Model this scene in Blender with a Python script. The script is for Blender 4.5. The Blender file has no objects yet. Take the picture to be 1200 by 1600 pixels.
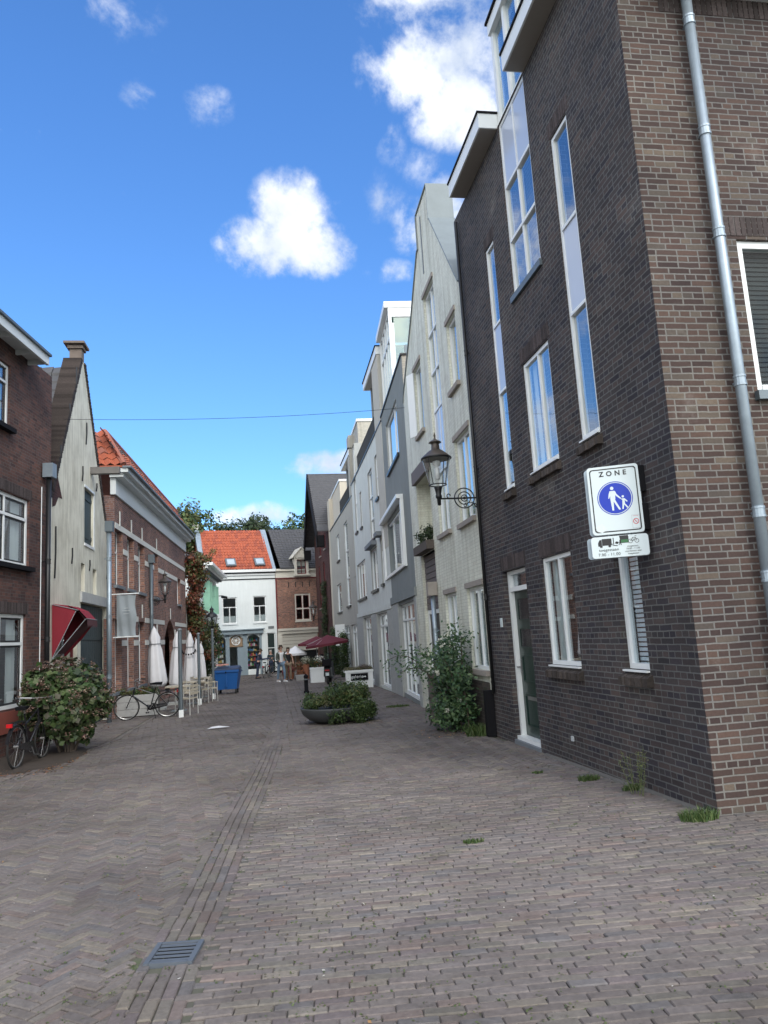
import bpy, math, random
from mathutils import Vector, Matrix, noise
from mathutils.geometry import delaunay_2d_cdt
rnd = random.Random(7)
S = bpy.context.scene
COL = S.collection
sin, cos, pi, R = math.sin, math.cos, math.pi, math.radians

# ------------------------------------------------------------------ camera geometry
FPX = 1175.0; PITCH = R(9.17); ROLL = R(3.5); YAW = R(9.584); CAMH = 1.7
def c2w(x, y, z):
    c, s = cos(ROLL), sin(ROLL); x2 = x*c+y*s; y2 = -x*s+y*c
    cp, sp = cos(PITCH), sin(PITCH); Y = z*cp-y2*sp; Z = z*sp+y2*cp
    cy, sy = cos(YAW), sin(YAW)
    return Vector((x2*cy+Y*sy, -x2*sy+Y*cy, Z))
def ray(px, py): return c2w((px-600)/FPX, -(py-800)/FPX, 1.0)
CAM = Vector((0, 0, CAMH))
def G(y): return -0.013*(min(y, 75)-6)
def ground(px, py):
    d = ray(px, py); t = (-CAMH+0.078)/(d.z+0.013*d.y)
    return CAM+d*t
def atY(px, py, Y):
    d = ray(px, py); return CAM+d*(Y/d.y)

# ------------------------------------------------------------------ materials
def mat(name):
    m = bpy.data.materials.new(name); m.use_nodes = True
    nt = m.node_tree; b = nt.nodes['Principled BSDF']
    return m, nt, b
def N(nt, t, **k):
    n = nt.nodes.new(t)
    for a, v in k.items():
        if a.startswith('i_'):
            n.inputs[a[2:].replace('_', ' ')].default_value = v
        else: setattr(n, a, v)
    return n
def rgba(c): return (c[0], c[1], c[2], 1)
def ramp(nt, fac, stops):
    r = nt.nodes.new('ShaderNodeValToRGB'); el = r.color_ramp.elements
    el[0].position = stops[0][0]; el[0].color = rgba(stops[0][1])
    el[1].position = stops[-1][0]; el[1].color = rgba(stops[-1][1])
    for p, c in stops[1:-1]:
        e = el.new(p); e.color = rgba(c)
    nt.links.new(fac, r.inputs['Fac']); return r.outputs['Color']
def mixc(nt, fac, a, b, mode='MIX'):
    m = nt.nodes.new('ShaderNodeMix'); m.data_type = 'RGBA'; m.blend_type = mode
    for sock, v in ((m.inputs[0], fac), (m.inputs[6], a), (m.inputs[7], b)):
        if isinstance(v, (int, float)): sock.default_value = v
        elif isinstance(v, tuple): sock.default_value = rgba(v)
        else: nt.links.new(v, sock)
    return m.outputs[2]
def nz(nt, vec, scale, detail=4, rough=.6):
    n = N(nt, 'ShaderNodeTexNoise'); n.inputs['Scale'].default_value = scale
    n.inputs['Detail'].default_value = detail; n.inputs['Roughness'].default_value = rough
    if vec: nt.links.new(vec, n.inputs['Vector'])
    return n.outputs['Fac']
def bump(nt, b, h, strength=.5, dist=.01):
    bp = N(nt, 'ShaderNodeBump'); bp.inputs['Strength'].default_value = strength; bp.inputs['Distance'].default_value = dist
    nt.links.new(h, bp.inputs['Height']); nt.links.new(bp.outputs['Normal'], b.inputs['Normal'])
def plain(name, col, rough=.6, metal=0, var=.12, nscale=6, bumps=0.0, spec=.5):
    m, nt, b = mat(name)
    tc = N(nt, 'ShaderNodeTexCoord')
    f = nz(nt, tc.outputs['Object'], nscale, 5)
    c = mixc(nt, f, tuple(x*(1-var) for x in col), tuple(min(1, x*(1+var)) for x in col))
    nt.links.new(c, b.inputs['Base Color'])
    b.inputs['Roughness'].default_value = rough; b.inputs['Metallic'].default_value = metal
    b.inputs['Specular IOR Level'].default_value = spec
    if bumps:
        f2 = nz(nt, tc.outputs['Object'], nscale*12, 4); bump(nt, b, f2, bumps, .004)
    return m
def brickm(name, c1, c2, c3, mortar, w=.22, h=.0625, ms=.0055, bstr=.9, dirt=.25, paint=False, bias=0.0, green=0):
    m, nt, b = mat(name)
    uv = N(nt, 'ShaderNodeUVMap').outputs['UV']
    wob = N(nt, 'ShaderNodeTexNoise'); wob.inputs['Scale'].default_value = 7; wob.inputs['Detail'].default_value = 2
    nt.links.new(uv, wob.inputs['Vector'])
    sub = N(nt, 'ShaderNodeVectorMath', operation='SUBTRACT'); nt.links.new(wob.outputs['Color'], sub.inputs[0]); sub.inputs[1].default_value = (.5, .5, .5)
    sc = N(nt, 'ShaderNodeVectorMath', operation='SCALE'); nt.links.new(sub.outputs[0], sc.inputs[0]); sc.inputs['Scale'].default_value = .012
    ad = N(nt, 'ShaderNodeVectorMath', operation='ADD'); nt.links.new(uv, ad.inputs[0]); nt.links.new(sc.outputs[0], ad.inputs[1])
    def bt():
        t = N(nt, 'ShaderNodeTexBrick', offset=.5, squash=.5 if not paint else 1, squash_frequency=3, offset_frequency=2)
        t.inputs['Scale'].default_value = 1; t.inputs['Brick Width'].default_value = w; t.inputs['Row Height'].default_value = h
        t.inputs['Mortar Size'].default_value = ms; t.inputs['Mortar Smooth'].default_value = .25; t.inputs['Bias'].default_value = bias
        nt.links.new(ad.outputs[0], t.inputs['Vector']); return t
    t = bt()
    t.inputs['Color1'].default_value = rgba(c1); t.inputs['Color2'].default_value = rgba(c2); t.inputs['Mortar'].default_value = rgba(mortar)
    f = nz(nt, uv, 1.1, 6)
    fine = nz(nt, ad.outputs[0], 38, 5, .75)
    patch = nz(nt, uv, .45, 3)
    inv = N(nt, 'ShaderNodeMath', operation='SUBTRACT'); inv.inputs[0].default_value = 1; nt.links.new(t.outputs['Fac'], inv.inputs[1])
    def m_(op, x, y=None):
        n = N(nt, 'ShaderNodeMath', operation=op)
        for i, v in enumerate((x, y)):
            if v is None: continue
            if isinstance(v, (int, float)): n.inputs[i].default_value = v
            else: nt.links.new(v, n.inputs[i])
        return n.outputs[0]
    sp = N(nt, 'ShaderNodeSeparateXYZ'); nt.links.new(ad.outputs[0], sp.inputs[0])
    row = m_('FLOOR', m_('DIVIDE', sp.outputs[1], h))
    r3 = m_('FLOORED_MODULO', row, 3); r2 = m_('FLOORED_MODULO', row, 2)
    wr = m_('MULTIPLY', m_('SUBTRACT', 1.0, m_('MULTIPLY', m_('LESS_THAN', r3, .5), .5 if not paint else 0.0)), w)
    of = m_('MULTIPLY', m_('MULTIPLY', m_('LESS_THAN', r2, .5), .5), wr)
    bn = m_('FLOOR', m_('DIVIDE', m_('ADD', sp.outputs[0], of), wr))
    cb = N(nt, 'ShaderNodeCombineXYZ'); nt.links.new(bn, cb.inputs[0]); nt.links.new(row, cb.inputs[1])
    wn_ = N(nt, 'ShaderNodeTexWhiteNoise', noise_dimensions='3D'); nt.links.new(cb.outputs[0], wn_.inputs['Vector']); v2 = wn_.outputs['Value']
    sel = ramp(nt, v2, [(.80, (0, 0, 0)), (.82, (1, 1, 1))])
    mul = N(nt, 'ShaderNodeMath', operation='MULTIPLY'); nt.links.new(inv.outputs[0], mul.inputs[0]); nt.links.new(sel, mul.inputs[1])
    c = mixc(nt, mul.outputs[0], t.outputs['Color'], c3)
    c = mixc(nt, ramp(nt, fine, [(.3, (.7, .7, .7)), (.7, (1.25, 1.25, 1.25))]), (0, 0, 0), c, 'MIX') if False else mixc(nt, 1.0, c, ramp(nt, fine, [(.3, (.72, .72, .72)), (.72, (1, 1, 1))]), 'MULTIPLY')
    c = mixc(nt, 1.0, c, ramp(nt, f, [(.3, (1-dirt, 1-dirt, 1-dirt)), (.65, (1, 1, 1))]), 'MULTIPLY')
    if not paint:
        cv = ramp(nt, wn_.outputs['Color'], [(.05, (.68, .68, .72)), (.5, (1, 1, 1)), (.95, (1.38, 1.3, 1.2))])
        c = mixc(nt, inv.outputs[0], c, mixc(nt, 1.0, c, cv, 'MULTIPLY'))
        c = mixc(nt, 1.0, c, ramp(nt, patch, [(.35, (.80, .80, .84)), (.65, (1.18, 1.14, 1.09))]), 'MULTIPLY')
        bl = m_('MULTIPLY', ramp(nt, nz(nt, uv, .9, 6, .72), [(.60, (0, 0, 0)), (.72, (.5, .5, .5))]), fine)
        c = mixc(nt, bl, c, (.30, .285, .265))
    if paint:
        mp3 = N(nt, 'ShaderNodeMapping'); mp3.inputs['Scale'].default_value = (3.2, .22, 1); nt.links.new(uv, mp3.inputs['Vector'])
        c = mixc(nt, 1.0, c, ramp(nt, nz(nt, mp3.outputs[0], 1.6, 6, .7), [(.36, (.74, .73, .69)), (.56, (1, 1, 1))]), 'MULTIPLY')
    nt.links.new(c, b.inputs['Base Color'])
    b.inputs['Roughness'].default_value = .9 if not paint else .6; b.inputs['Specular IOR Level'].default_value = .3
    hh = mixc(nt, .25, inv.outputs[0], fine)
    bump(nt, b, hh, bstr, .008 if not paint else .003)
    return m
def glassm(name, tint=(.85, .9, .9), ior=2.3, power=2.2):
    m = bpy.data.materials.new(name); m.use_nodes = True; nt = m.node_tree
    nt.nodes.clear(); o = N(nt, 'ShaderNodeOutputMaterial')
    tr = N(nt, 'ShaderNodeBsdfTransparent'); tr.inputs[0].default_value = rgba(tint)
    gl = N(nt, 'ShaderNodeBsdfGlossy'); gl.inputs['Roughness'].default_value = .01; gl.inputs['Color'].default_value = (.95, .97, 1, 1)
    tc = N(nt, 'ShaderNodeTexCoord'); f = nz(nt, tc.outputs['Object'], 1.3, 1)
    bp = N(nt, 'ShaderNodeBump'); bp.inputs['Strength'].default_value = .06; bp.inputs['Distance'].default_value = .05
    nt.links.new(f, bp.inputs['Height']); nt.links.new(bp.outputs[0], gl.inputs['Normal'])
    lw = N(nt, 'ShaderNodeLayerWeight'); lw.inputs['Blend'].default_value = .5
    pw = N(nt, 'ShaderNodeMath', operation='POWER'); nt.links.new(lw.outputs['Facing'], pw.inputs[0]); pw.inputs[1].default_value = power
    f0 = ((ior-1)/(ior+1))**2
    ma = N(nt, 'ShaderNodeMath', operation='MULTIPLY_ADD'); nt.links.new(pw.outputs[0], ma.inputs[0]); ma.inputs[1].default_value = .9-f0; ma.inputs[2].default_value = f0
    mx = N(nt, 'ShaderNodeMixShader'); nt.links.new(ma.outputs[0], mx.inputs[0]); nt.links.new(tr.outputs[0], mx.inputs[1]); nt.links.new(gl.outputs[0], mx.inputs[2])
    nt.links.new(mx.outputs[0], o.inputs[0]); return m
def attrm(name, rough=.85, trans=0.0, bumps=0, nscale=30, nvar=.25, spec=.3):
    m, nt, b = mat(name)
    a = N(nt, 'ShaderNodeAttribute'); a.attribute_name = 'Col'
    tc = N(nt, 'ShaderNodeTexCoord'); f = nz(nt, tc.outputs['Object'], nscale, 5, .7)
    c = mixc(nt, 1.0, a.outputs['Color'], ramp(nt, f, [(.3, (1-nvar,)*3), (.7, (1, 1, 1))]), 'MULTIPLY')
    nt.links.new(c, b.inputs['Base Color']); b.inputs['Roughness'].default_value = rough; b.inputs['Specular IOR Level'].default_value = spec
    if bumps: bump(nt, b, f, bumps, .004)
    if trans:
        t = N(nt, 'ShaderNodeBsdfTranslucent'); nt.links.new(c, t.inputs[0])
        mx = N(nt, 'ShaderNodeMixShader'); mx.inputs[0].default_value = trans
        nt.links.new(b.outputs[0], mx.inputs[1]); nt.links.new(t.outputs[0], mx.inputs[2])
        nt.links.new(mx.outputs[0], nt.nodes['Material Output'].inputs[0])
    return m
def plasterm(name, col, dirtcol, amt=.5, bstr=.25, streak=True):
    amt = min(1, amt*1.3)
    m, nt, b = mat(name)
    uv = N(nt, 'ShaderNodeUVMap').outputs['UV']
    f = nz(nt, uv, 1.3, 7, .65)
    mp = N(nt, 'ShaderNodeMapping'); mp.inputs['Scale'].default_value = (5, .5, 1); nt.links.new(uv, mp.inputs['Vector'])
    s = nz(nt, mp.outputs[0], 1.5, 4)
    g = mixc(nt, .5 if streak else 0.0, f, s)
    c = mixc(nt, ramp(nt, g, [(.42, (0, 0, 0)), (.68, (amt, amt, amt))]), col, dirtcol)
    nt.links.new(c, b.inputs['Base Color']); b.inputs['Roughness'].default_value = .85; b.inputs['Specular IOR Level'].default_value = .25
    bump(nt, b, nz(nt, uv, 60, 5, .7), bstr, .003)
    return m

M = {}
M['dark_brick'] = brickm('dark_brick', (0.093, 0.074, 0.072), (0.062, 0.058, 0.062), (0.052, 0.048, 0.058), (0.167, 0.171, 0.168), ms=.0072, dirt=.3)
M['side_brick'] = brickm('side_brick', (0.095, 0.065, 0.056), (0.068, 0.047, 0.044), (0.113, 0.095, 0.081), (.20, .196, .185), ms=.0085, bias=-.1)
M['left_brick'] = brickm('left_brick', (0.153, 0.077, 0.064), (0.100, 0.059, 0.055), (0.087, 0.056, 0.055), (0.140, 0.131, 0.122), w=.21, ms=.0045)
M['red_brick'] = brickm('red_brick', (0.336, 0.175, 0.129), (0.255, 0.136, 0.111), (0.189, 0.114, 0.103), (0.351, 0.334, 0.323), ms=.006)
M['orange_brick'] = brickm('orange_brick', (0.430, 0.205, 0.137), (0.323, 0.161, 0.114), (0.215, 0.118, 0.091), (0.408, 0.333, 0.296), ms=.008)
M['maroon_brick'] = brickm('maroon_brick', (0.111, 0.044, 0.038), (0.085, 0.038, 0.036), (0.068, 0.034, 0.034), (0.111, 0.076, 0.072))
M['beige_brick'] = brickm('beige_brick', (0.584, 0.556, 0.477), (0.538, 0.508, 0.440), (0.491, 0.473, 0.415), (0.421, 0.402, 0.352), paint=True, dirt=.15)
M['white_brick'] = brickm('white_brick', (0.867, 0.881, 0.765), (0.820, 0.834, 0.720), (0.788, 0.786, 0.677), (0.662, 0.676, 0.588), paint=True, dirt=.14, bstr=.7)
M['plinth_brick'] = brickm('plinth_brick', (.1, .085, .075), (.07, .06, .058), (.085, .09, .065), (.12, .12, .11))
M['lightgrey_plaster'] = plasterm('lightgrey_plaster', (0.588, 0.626, 0.604), (0.457, 0.482, 0.463), .5)
M['darkgrey_plaster'] = plasterm('darkgrey_plaster', (0.226, 0.247, 0.246), (0.164, 0.181, 0.177), .5)
M['olive_plaster'] = plasterm('olive_plaster', (0.389, 0.380, 0.338), (0.296, 0.295, 0.270), .5)
M['cream_plaster'] = plasterm('cream_plaster', (0.561, 0.516, 0.423), (0.428, 0.392, 0.353), .5)
M['pier_plaster'] = plasterm('pier_plaster', (0.481, 0.472, 0.426), (0.389, 0.378, 0.345), .5)
M['old_plaster'] = plasterm('old_plaster', (0.744, 0.724, 0.609), (0.439, 0.415, 0.331), .8, .5)
M['white_plaster'] = plasterm('white_plaster', (.74, .79, .79), (.62, .66, .66), .4)
M['white_paint'] = plain('white_paint', (.76, .79, .79), .35, var=.05)
M['cream_paint'] = plain('cream_paint', (0.648, 0.621, 0.543), .4, var=.06)
M['offwhite_panel'] = plain('offwhite_panel', (.50, .56, .68), .15, var=.04, nscale=1)
M['dark_metal'] = plain('dark_metal', (.02, .021, .023), .4, .3)
M['lamp_brown'] = plain('lamp_brown', (.085, .07, .06), .45, .4)
M['soffit'] = plain('soffit', (.30, .28, .25), .7, var=.1)
M['zinc_roof'] = plain('zinc_roof', (.20, .235, .25), .6, .2, var=.2, nscale=3)
M['zinc'] = plain('zinc', (.30, .36, .41), .42, .55, var=.22, nscale=9)
M['zinc_dark'] = plain('zinc_dark', (.14, .17, .19), .5, .5, var=.2)
M['stone'] = plain('stone', (.30, .27, .24), .85, var=.2, bumps=.4)
M['grey_stone'] = plain('grey_stone', (.16, .18, .2), .7, var=.15, bumps=.2)
M['concrete'] = plain('concrete', (0.351, 0.364, 0.351), .9, var=.2, bumps=.4)
M['black'] = plain('black', (.010, .010, .012), .8, spec=.15)
M['black_gloss'] = plain('black_gloss', (.015, .015, .018), .2)
M['rubber'] = plain('rubber', (.02, .02, .02), .8)
M['chrome'] = plain('chrome', (.4, .4, .4), .35, .8)
M['steel_paint'] = plain('steel_paint', (.17, .19, .2), .5, .2)
M['dark_green'] = plain('dark_green', (.012, .032, .026), .3)
M['teal_dark'] = plain('teal_dark', (.03, .05, .055), .6)
M['mint'] = plain('mint', (0.286, 0.550, 0.414), .45)
M['maroon_paint'] = plain('maroon_paint', (.14, .015, .02), .45)
M['red_fabric'] = plain('red_fabric', (.20, .010, .022), .8, var=.2, nscale=3, bumps=.1)
M['red_fabric_dark'] = plain('red_fabric_dark', (.09, .03, .035), .9)
M['burgundy'] = plain('burgundy', (.11, .012, .022), .8)
M['white_fabric'] = plain('white_fabric', (.66, .66, .68), .85, var=.06, nscale=4, bumps=.1)
M['grey_fabric'] = plain('grey_fabric', (.26, .29, .31), .85, var=.12, nscale=5)
M['curtain'] = plain('curtain', (.62, .64, .62), .9, var=.05)
M['blind'] = plain('blind', (.8, .86, .92), .5, var=.04)
M['dark_blind'] = plain('dark_blind', (.018, .024, .027), .6)
M['dark_glass'] = glassm('dark_glass', (.7, .75, .75), 1.28, 5)
M['old_wood'] = plain('old_wood', (.16, .15, .14), .85, var=.3, bumps=.4)
M['pale_wood'] = plain('pale_wood', (.38, .38, .37), .85, var=.2, bumps=.3)
M['wood'] = plain('wood', (.28, .19, .12), .7, var=.2)
M['brown_siding'] = plain('brown_siding', (.13, .11, .105), .7, var=.15)
M['dark_tile'] = plain('dark_tile', (.065, .065, .07), .6, var=.35, nscale=5, bumps=.2)
M['orange_tile'] = plain('orange_tile', (0.374, 0.094, 0.045), .75, var=.3, nscale=3, bumps=.1)
M['worn_tile'] = plain('worn_tile', (0.294, 0.104, 0.072), .75, var=.4, nscale=6, bumps=.1)
M['bluegrey_paint'] = plain('bluegrey_paint', (.22, .28, .32), .5)
M['blue_plastic'] = plain('blue_plastic', (.012, .09, .30), .4, var=.08)
M['navy_plastic'] = plain('navy_plastic', (.015, .03, .07), .5)
M['sign_white'] = plain('sign_white', (.58, .66, .68), .3, var=.03)
M['sign_blue'] = plain('sign_blue', (.0, .028, .40), .5, var=.03)
M['sign_black'] = plain('sign_black', (.01, .01, .012), .4)
M['sign_red'] = plain('sign_red', (.5, .02, .04), .4)
M['sign_green'] = plain('sign_green', (.03, .14, .05), .5)
M['sign_grey'] = plain('sign_grey', (.45, .48, .5), .4)
M['bark'] = plain('bark', (.09, .07, .055), .9, var=.3, bumps=.5)
M['soil'] = plain('soil', (.05, .038, .03), .95, var=.4, bumps=.5)
M['skin'] = plain('skin', (.50, .30, .22), .6, var=.04)
M['hair_brown'] = plain('hair_brown', (.06, .035, .02), .7)
M['hair_grey'] = plain('hair_grey', (.3, .28, .26), .7)
M['denim'] = plain('denim', (.16, .24, .33), .9)
M['khaki'] = plain('khaki', (.26, .2, .14), .9)
M['navy_cloth'] = plain('navy_cloth', (.03, .04, .075), .9)
M['black_cloth'] = plain('black_cloth', (.015, .015, .018), .9)
M['white_cloth'] = plain('white_cloth', (.75, .75, .75), .9)
M['olive_cloth'] = plain('olive_cloth', (.1, .11, .09), .9)
M['glass'] = glassm('glass', (.8, .86, .88), 1.65, 2.0)
M['lamp_glass'] = glassm('lamp_glass', (.9, .92, .92), 1.25)
M['green_glass'] = glassm('green_glass', (.6, .8, .7))
M['paver'] = attrm('paver', .85, bumps=.5, nscale=28, nvar=.35, spec=.3)
def stain(m):
    nt = m.node_tree; b = nt.nodes['Principled BSDF']; src = b.inputs['Base Color'].links[0].from_socket
    tc = N(nt, 'ShaderNodeTexCoord')
    c = mixc(nt, 1.0, src, ramp(nt, nz(nt, tc.outputs['Object'], .55, 7, .68), [(.36, (.76, .75, .73)), (.52, (1, 1, 1)), (.7, (1.12, 1.1, 1.06))]), 'MULTIPLY')
    c = mixc(nt, ramp(nt, nz(nt, tc.outputs['Object'], 110, 2, .5), [(.70, (0, 0, 0)), (.76, (.5, .5, .5))]), c, (.30, .29, .26))
    nt.links.new(c, b.inputs['Base Color'])
stain(M['paver'])
M['leaf'] = attrm('leaf', .5, trans=.25, nscale=8, nvar=.2, spec=.4)
M['goods'] = attrm('goods', .6)
M['terracotta'] = plain('terracotta', (.35, .14, .08), .8)
M['rust'] = plain('rust', (.25, .07, .05), .8)

# ------------------------------------------------------------------ mesh builder
ROOT = {}
def tag(o, label=None, cat=None, group=None, kind=None):
    if label: o['label'] = label
    if cat: o['category'] = cat
    if group: o['group'] = group
    if kind: o['kind'] = kind
    return o
def thing(name, loc, label, cat, group=None, rz=0):
    o = bpy.data.objects.new(name, None); COL.objects.link(o)
    o.empty_display_size = .2
    o.location = loc; o.rotation_euler = (0, 0, rz); ROOT[o.name] = Vector(loc)
    return tag(o, label, cat, group)
class MB:
    def __init__(s): s.v = []; s.f = []; s.c = []; s.mi = []; s.cur = 0; s.col = None
    def add(s, vs, fs):
        b = len(s.v); s.v += [tuple(x) for x in vs]
        for f in fs:
            s.f.append([b+i for i in f]); s.c.append(s.col); s.mi.append(s.cur)
    def quad(s, *p): s.add(p, [list(range(len(p)))])
    def hexa(s, p):  # p: 4 bottom (ccw), 4 top
        s.add(p, [[0, 3, 2, 1], [4, 5, 6, 7], [0, 1, 5, 4], [1, 2, 6, 5], [2, 3, 7, 6], [3, 0, 4, 7]])
    def box(s, x0, x1, y0, y1, z0, z1):
        s.hexa([(x0, y0, z0), (x1, y0, z0), (x1, y1, z0), (x0, y1, z0), (x0, y0, z1), (x1, y0, z1), (x1, y1, z1), (x0, y1, z1)])
    def obox(s, c, ax, ay, az):
        c, ax, ay, az = map(Vector, (c, ax, ay, az))
        s.hexa([c-ax-ay-az, c+ax-ay-az, c+ax+ay-az, c-ax+ay-az, c-ax-ay+az, c+ax-ay+az, c+ax+ay+az, c-ax+ay+az])
    def tube(s, pts, r, seg=8, caps=True):
        pts = [Vector(p) for p in pts]; n = len(pts)
        rs = r if isinstance(r, (list, tuple)) else [r]*n
        vs = []; prev = None
        for i, p in enumerate(pts):
            t = (pts[min(i+1, n-1)]-pts[max(i-1, 0)])
            t = t.normalized() if t.length > 1e-9 else Vector((0, 0, 1))
            if prev is None:
                a = Vector((0, 0, 1)) if abs(t.z) < .9 else Vector((1, 0, 0))
                u = t.cross(a).normalized()
            else:
                u = (prev-t*prev.dot(t)); u = u.normalized() if u.length > 1e-6 else t.orthogonal().normalized()
            prev = u; w = t.cross(u)
            for k in range(seg):
                an = 2*pi*k/seg; vs.append(p+(u*cos(an)+w*sin(an))*rs[i])
        fs = []
        for i in range(n-1):
            for k in range(seg):
                k2 = (k+1) % seg; fs.append([i*seg+k, i*seg+k2, (i+1)*seg+k2, (i+1)*seg+k])
        if caps: fs.append(list(range(seg))[::-1]); fs.append([(n-1)*seg+k for k in range(seg)])
        s.add(vs, fs)
    def lathe(s, prof, c=(0, 0, 0), seg=16, sx=1, sy=1):
        vs = []; fs = []; n = len(prof)
        for (r, z) in prof:
            for k in range(seg):
                a = 2*pi*k/seg; vs.append((c[0]+r*sx*cos(a), c[1]+r*sy*sin(a), c[2]+z))
        for i in range(n-1):
            for k in range(seg):
                k2 = (k+1) % seg; fs.append([i*seg+k, i*seg+k2, (i+1)*seg+k2, (i+1)*seg+k])
        s.add(vs, fs)
    def ring(s, c, r, ax, ay, t, seg=24, a0=0, a1=2*pi, r1=None):
        c, ax, ay = Vector(c), Vector(ax), Vector(ay)
        r1 = r if r1 is None else r1
        s.tube([c+ax*((r+(r1-r)*i/seg)*cos(a0+(a1-a0)*i/seg))+ay*((r+(r1-r)*i/seg)*sin(a0+(a1-a0)*i/seg)) for i in range(seg+1)], t, 6)
    def build(s, name, mats, parent=None, local=False, smooth=False, loc=None):
        """verts in world coordinates unless local"""
        if not isinstance(mats, (list, tuple)): mats = [mats]
        off = Vector((0, 0, 0))
        if not local:
            if parent is not None: off = ROOT[parent.name]
            elif loc is not None: off = Vector(loc)
        me = bpy.data.meshes.new(name)
        vs = [(v[0]-off.x, v[1]-off.y, v[2]-off.z) for v in s.v]
        me.from_pydata(vs, [], s.f)
        for m in mats: me.materials.append(M[m] if isinstance(m, str) else m)
        me.update()
        uvl = me.uv_layers.new(name='UVMap').data
        V = s.v
        for p in me.polygons:
            n = p.normal
            if abs(n.z) > .985: u = Vector((1, 0, 0)); w = Vector((0, 1, 0))
            else:
                u = Vector((-n.y, n.x, 0)).normalized(); w = n.cross(u)
            for li, vi in zip(p.loop_indices, p.vertices):
                q = V[vi]; uvl[li].uv = (q[0]*u.x+q[1]*u.y+q[2]*u.z, q[0]*w.x+q[1]*w.y+q[2]*w.z)
        me.polygons.foreach_set('material_index', s.mi)
        if smooth: me.polygons.foreach_set('use_smooth', [True]*len(s.f))
        if any(c is not None for c in s.c):
            at = me.color_attributes.new('Col', 'FLOAT_COLOR', 'CORNER')
            dat = []
            for p, c in zip(me.polygons, s.c):
                c = c or (.5, .5, .5)
                dat += [c[0], c[1], c[2], 1]*p.loop_total
            at.data.foreach_set('color', dat)
        o = bpy.data.objects.new(name, me); COL.objects.link(o)
        if parent is not None:
            o.parent = parent; ROOT[o.name] = ROOT[parent.name]
        else:
            o.location = off; ROOT[o.name] = off
        return o
def copy_tree(o, parent=None):
    c = o.copy(); COL.objects.link(c)
    if parent is not None: c.parent = parent
    ROOT[c.name] = ROOT.get(o.name, Vector((0, 0, 0)))
    for ch in list(o.children): copy_tree(ch, c)
    return c

def inpoly(x, y, pg):
    r = False; n = len(pg)
    for i in range(n):
        (x0, y0), (x1, y1) = pg[i], pg[(i+1) % n]
        if (y0 > y) != (y1 > y) and x < (x1-x0)*(y-y0)/(y1-y0)+x0: r = not r
    return r
def carve(outline, holes):
    pts = []; ed = []
    for lp in [outline]+holes:
        b = len(pts); n = len(lp); pts += [Vector(q) for q in lp]; ed += [(b+i, b+(i+1) % n) for i in range(n)]
    vs, es, fs = delaunay_2d_cdt(pts, ed, [], 0, 1e-5)[:3]
    out = []
    for f in fs:
        cx = sum(vs[i].x for i in f)/len(f); cy = sum(vs[i].y for i in f)/len(f)
        if inpoly(cx, cy, outline) and not any(inpoly(cx, cy, h) for h in holes): out.append(list(f))
    return vs, out
# ------------------------------------------------------------------ facades
class Fac:
    def __init__(s, x, y, a, side=1):
        a = R(a); s.p = Vector((x, y, 0)); s.d = Vector((sin(a), cos(a), 0)); s.n = Vector((-s.d.y, s.d.x, 0))*side
        s.holes = []
    def uz(s, px, py, o=0):
        r = ray(px, py); q = s.p+s.n*o
        t = (q.x*s.n.x+q.y*s.n.y)/(r.x*s.n.x+r.y*s.n.y); w = r*t
        return (w-q).x*s.d.x+(w-q).y*s.d.y, CAMH+w.z
    def pt(s, u, z, o=0):
        v = s.p+s.d*u+s.n*o; return Vector((v.x, v.y, z))
    def box(s, mb, u0, u1, z0, z1, o0, o1):
        P = s.pt
        mb.hexa([P(u0, z0, o0), P(u1, z0, o0), P(u1, z0, o1), P(u0, z0, o1), P(u0, z1, o0), P(u1, z1, o0), P(u1, z1, o1), P(u0, z1, o1)])
    def rect(s, a, b):
        u0, z1 = s.uz(*a); u1, z0 = s.uz(*b)
        return (min(u0, u1), max(u0, u1), min(z0, z1), max(z0, z1))
    def wall(s, name, outline, mname, parent, depth=7, rec=.14, holes=None, reveal=None):
        holes = s.holes if holes is None else holes
        hl = []
        for h in holes:
            if len(h) == 4 and not isinstance(h[0], tuple):
                u0, u1, z0, z1 = h; hp = [(u0, z0), (u1, z0), (u1, z1), (u0, z1)]
            else: hp = list(h)
            hl.append(hp)
        vv, tris = carve([tuple(q) for q in outline], [[tuple(q) for q in h_] for h_ in hl])
        mb = MB()
        mb.add([s.pt(v.x, v.y) for v in vv], tris)
        if reveal: mb.cur = 1
        for hp in hl:
            for i in range(len(hp)):
                a, b = hp[i], hp[(i+1) % len(hp)]
                mb.quad(s.pt(*a), s.pt(*b), s.pt(*b, -rec-.06), s.pt(*a, -rec-.06))
        mb.cur = 0
        n = len(outline)
        for i in range(n):
            a, b = outline[i], outline[(i+1) % n]
            mb.quad(s.pt(*a), s.pt(*b), s.pt(*b, -depth), s.pt(*a, -depth))
        mb.add([s.pt(u, z, -depth) for u, z in outline], [list(range(n))])
        return mb.build(name, [mname, reveal] if reveal else mname, parent)
    def arc(s, u0, u1, z0, z1, rise, n=8):
        pts = [(u0, z0), (u1, z0)]
        for i in range(n+1):
            t = i/n; pts.append((u1+(u0-u1)*t, z1-rise+rise*sin(pi*t)))
        return pts
def g_normal(F, x): return False
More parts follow.
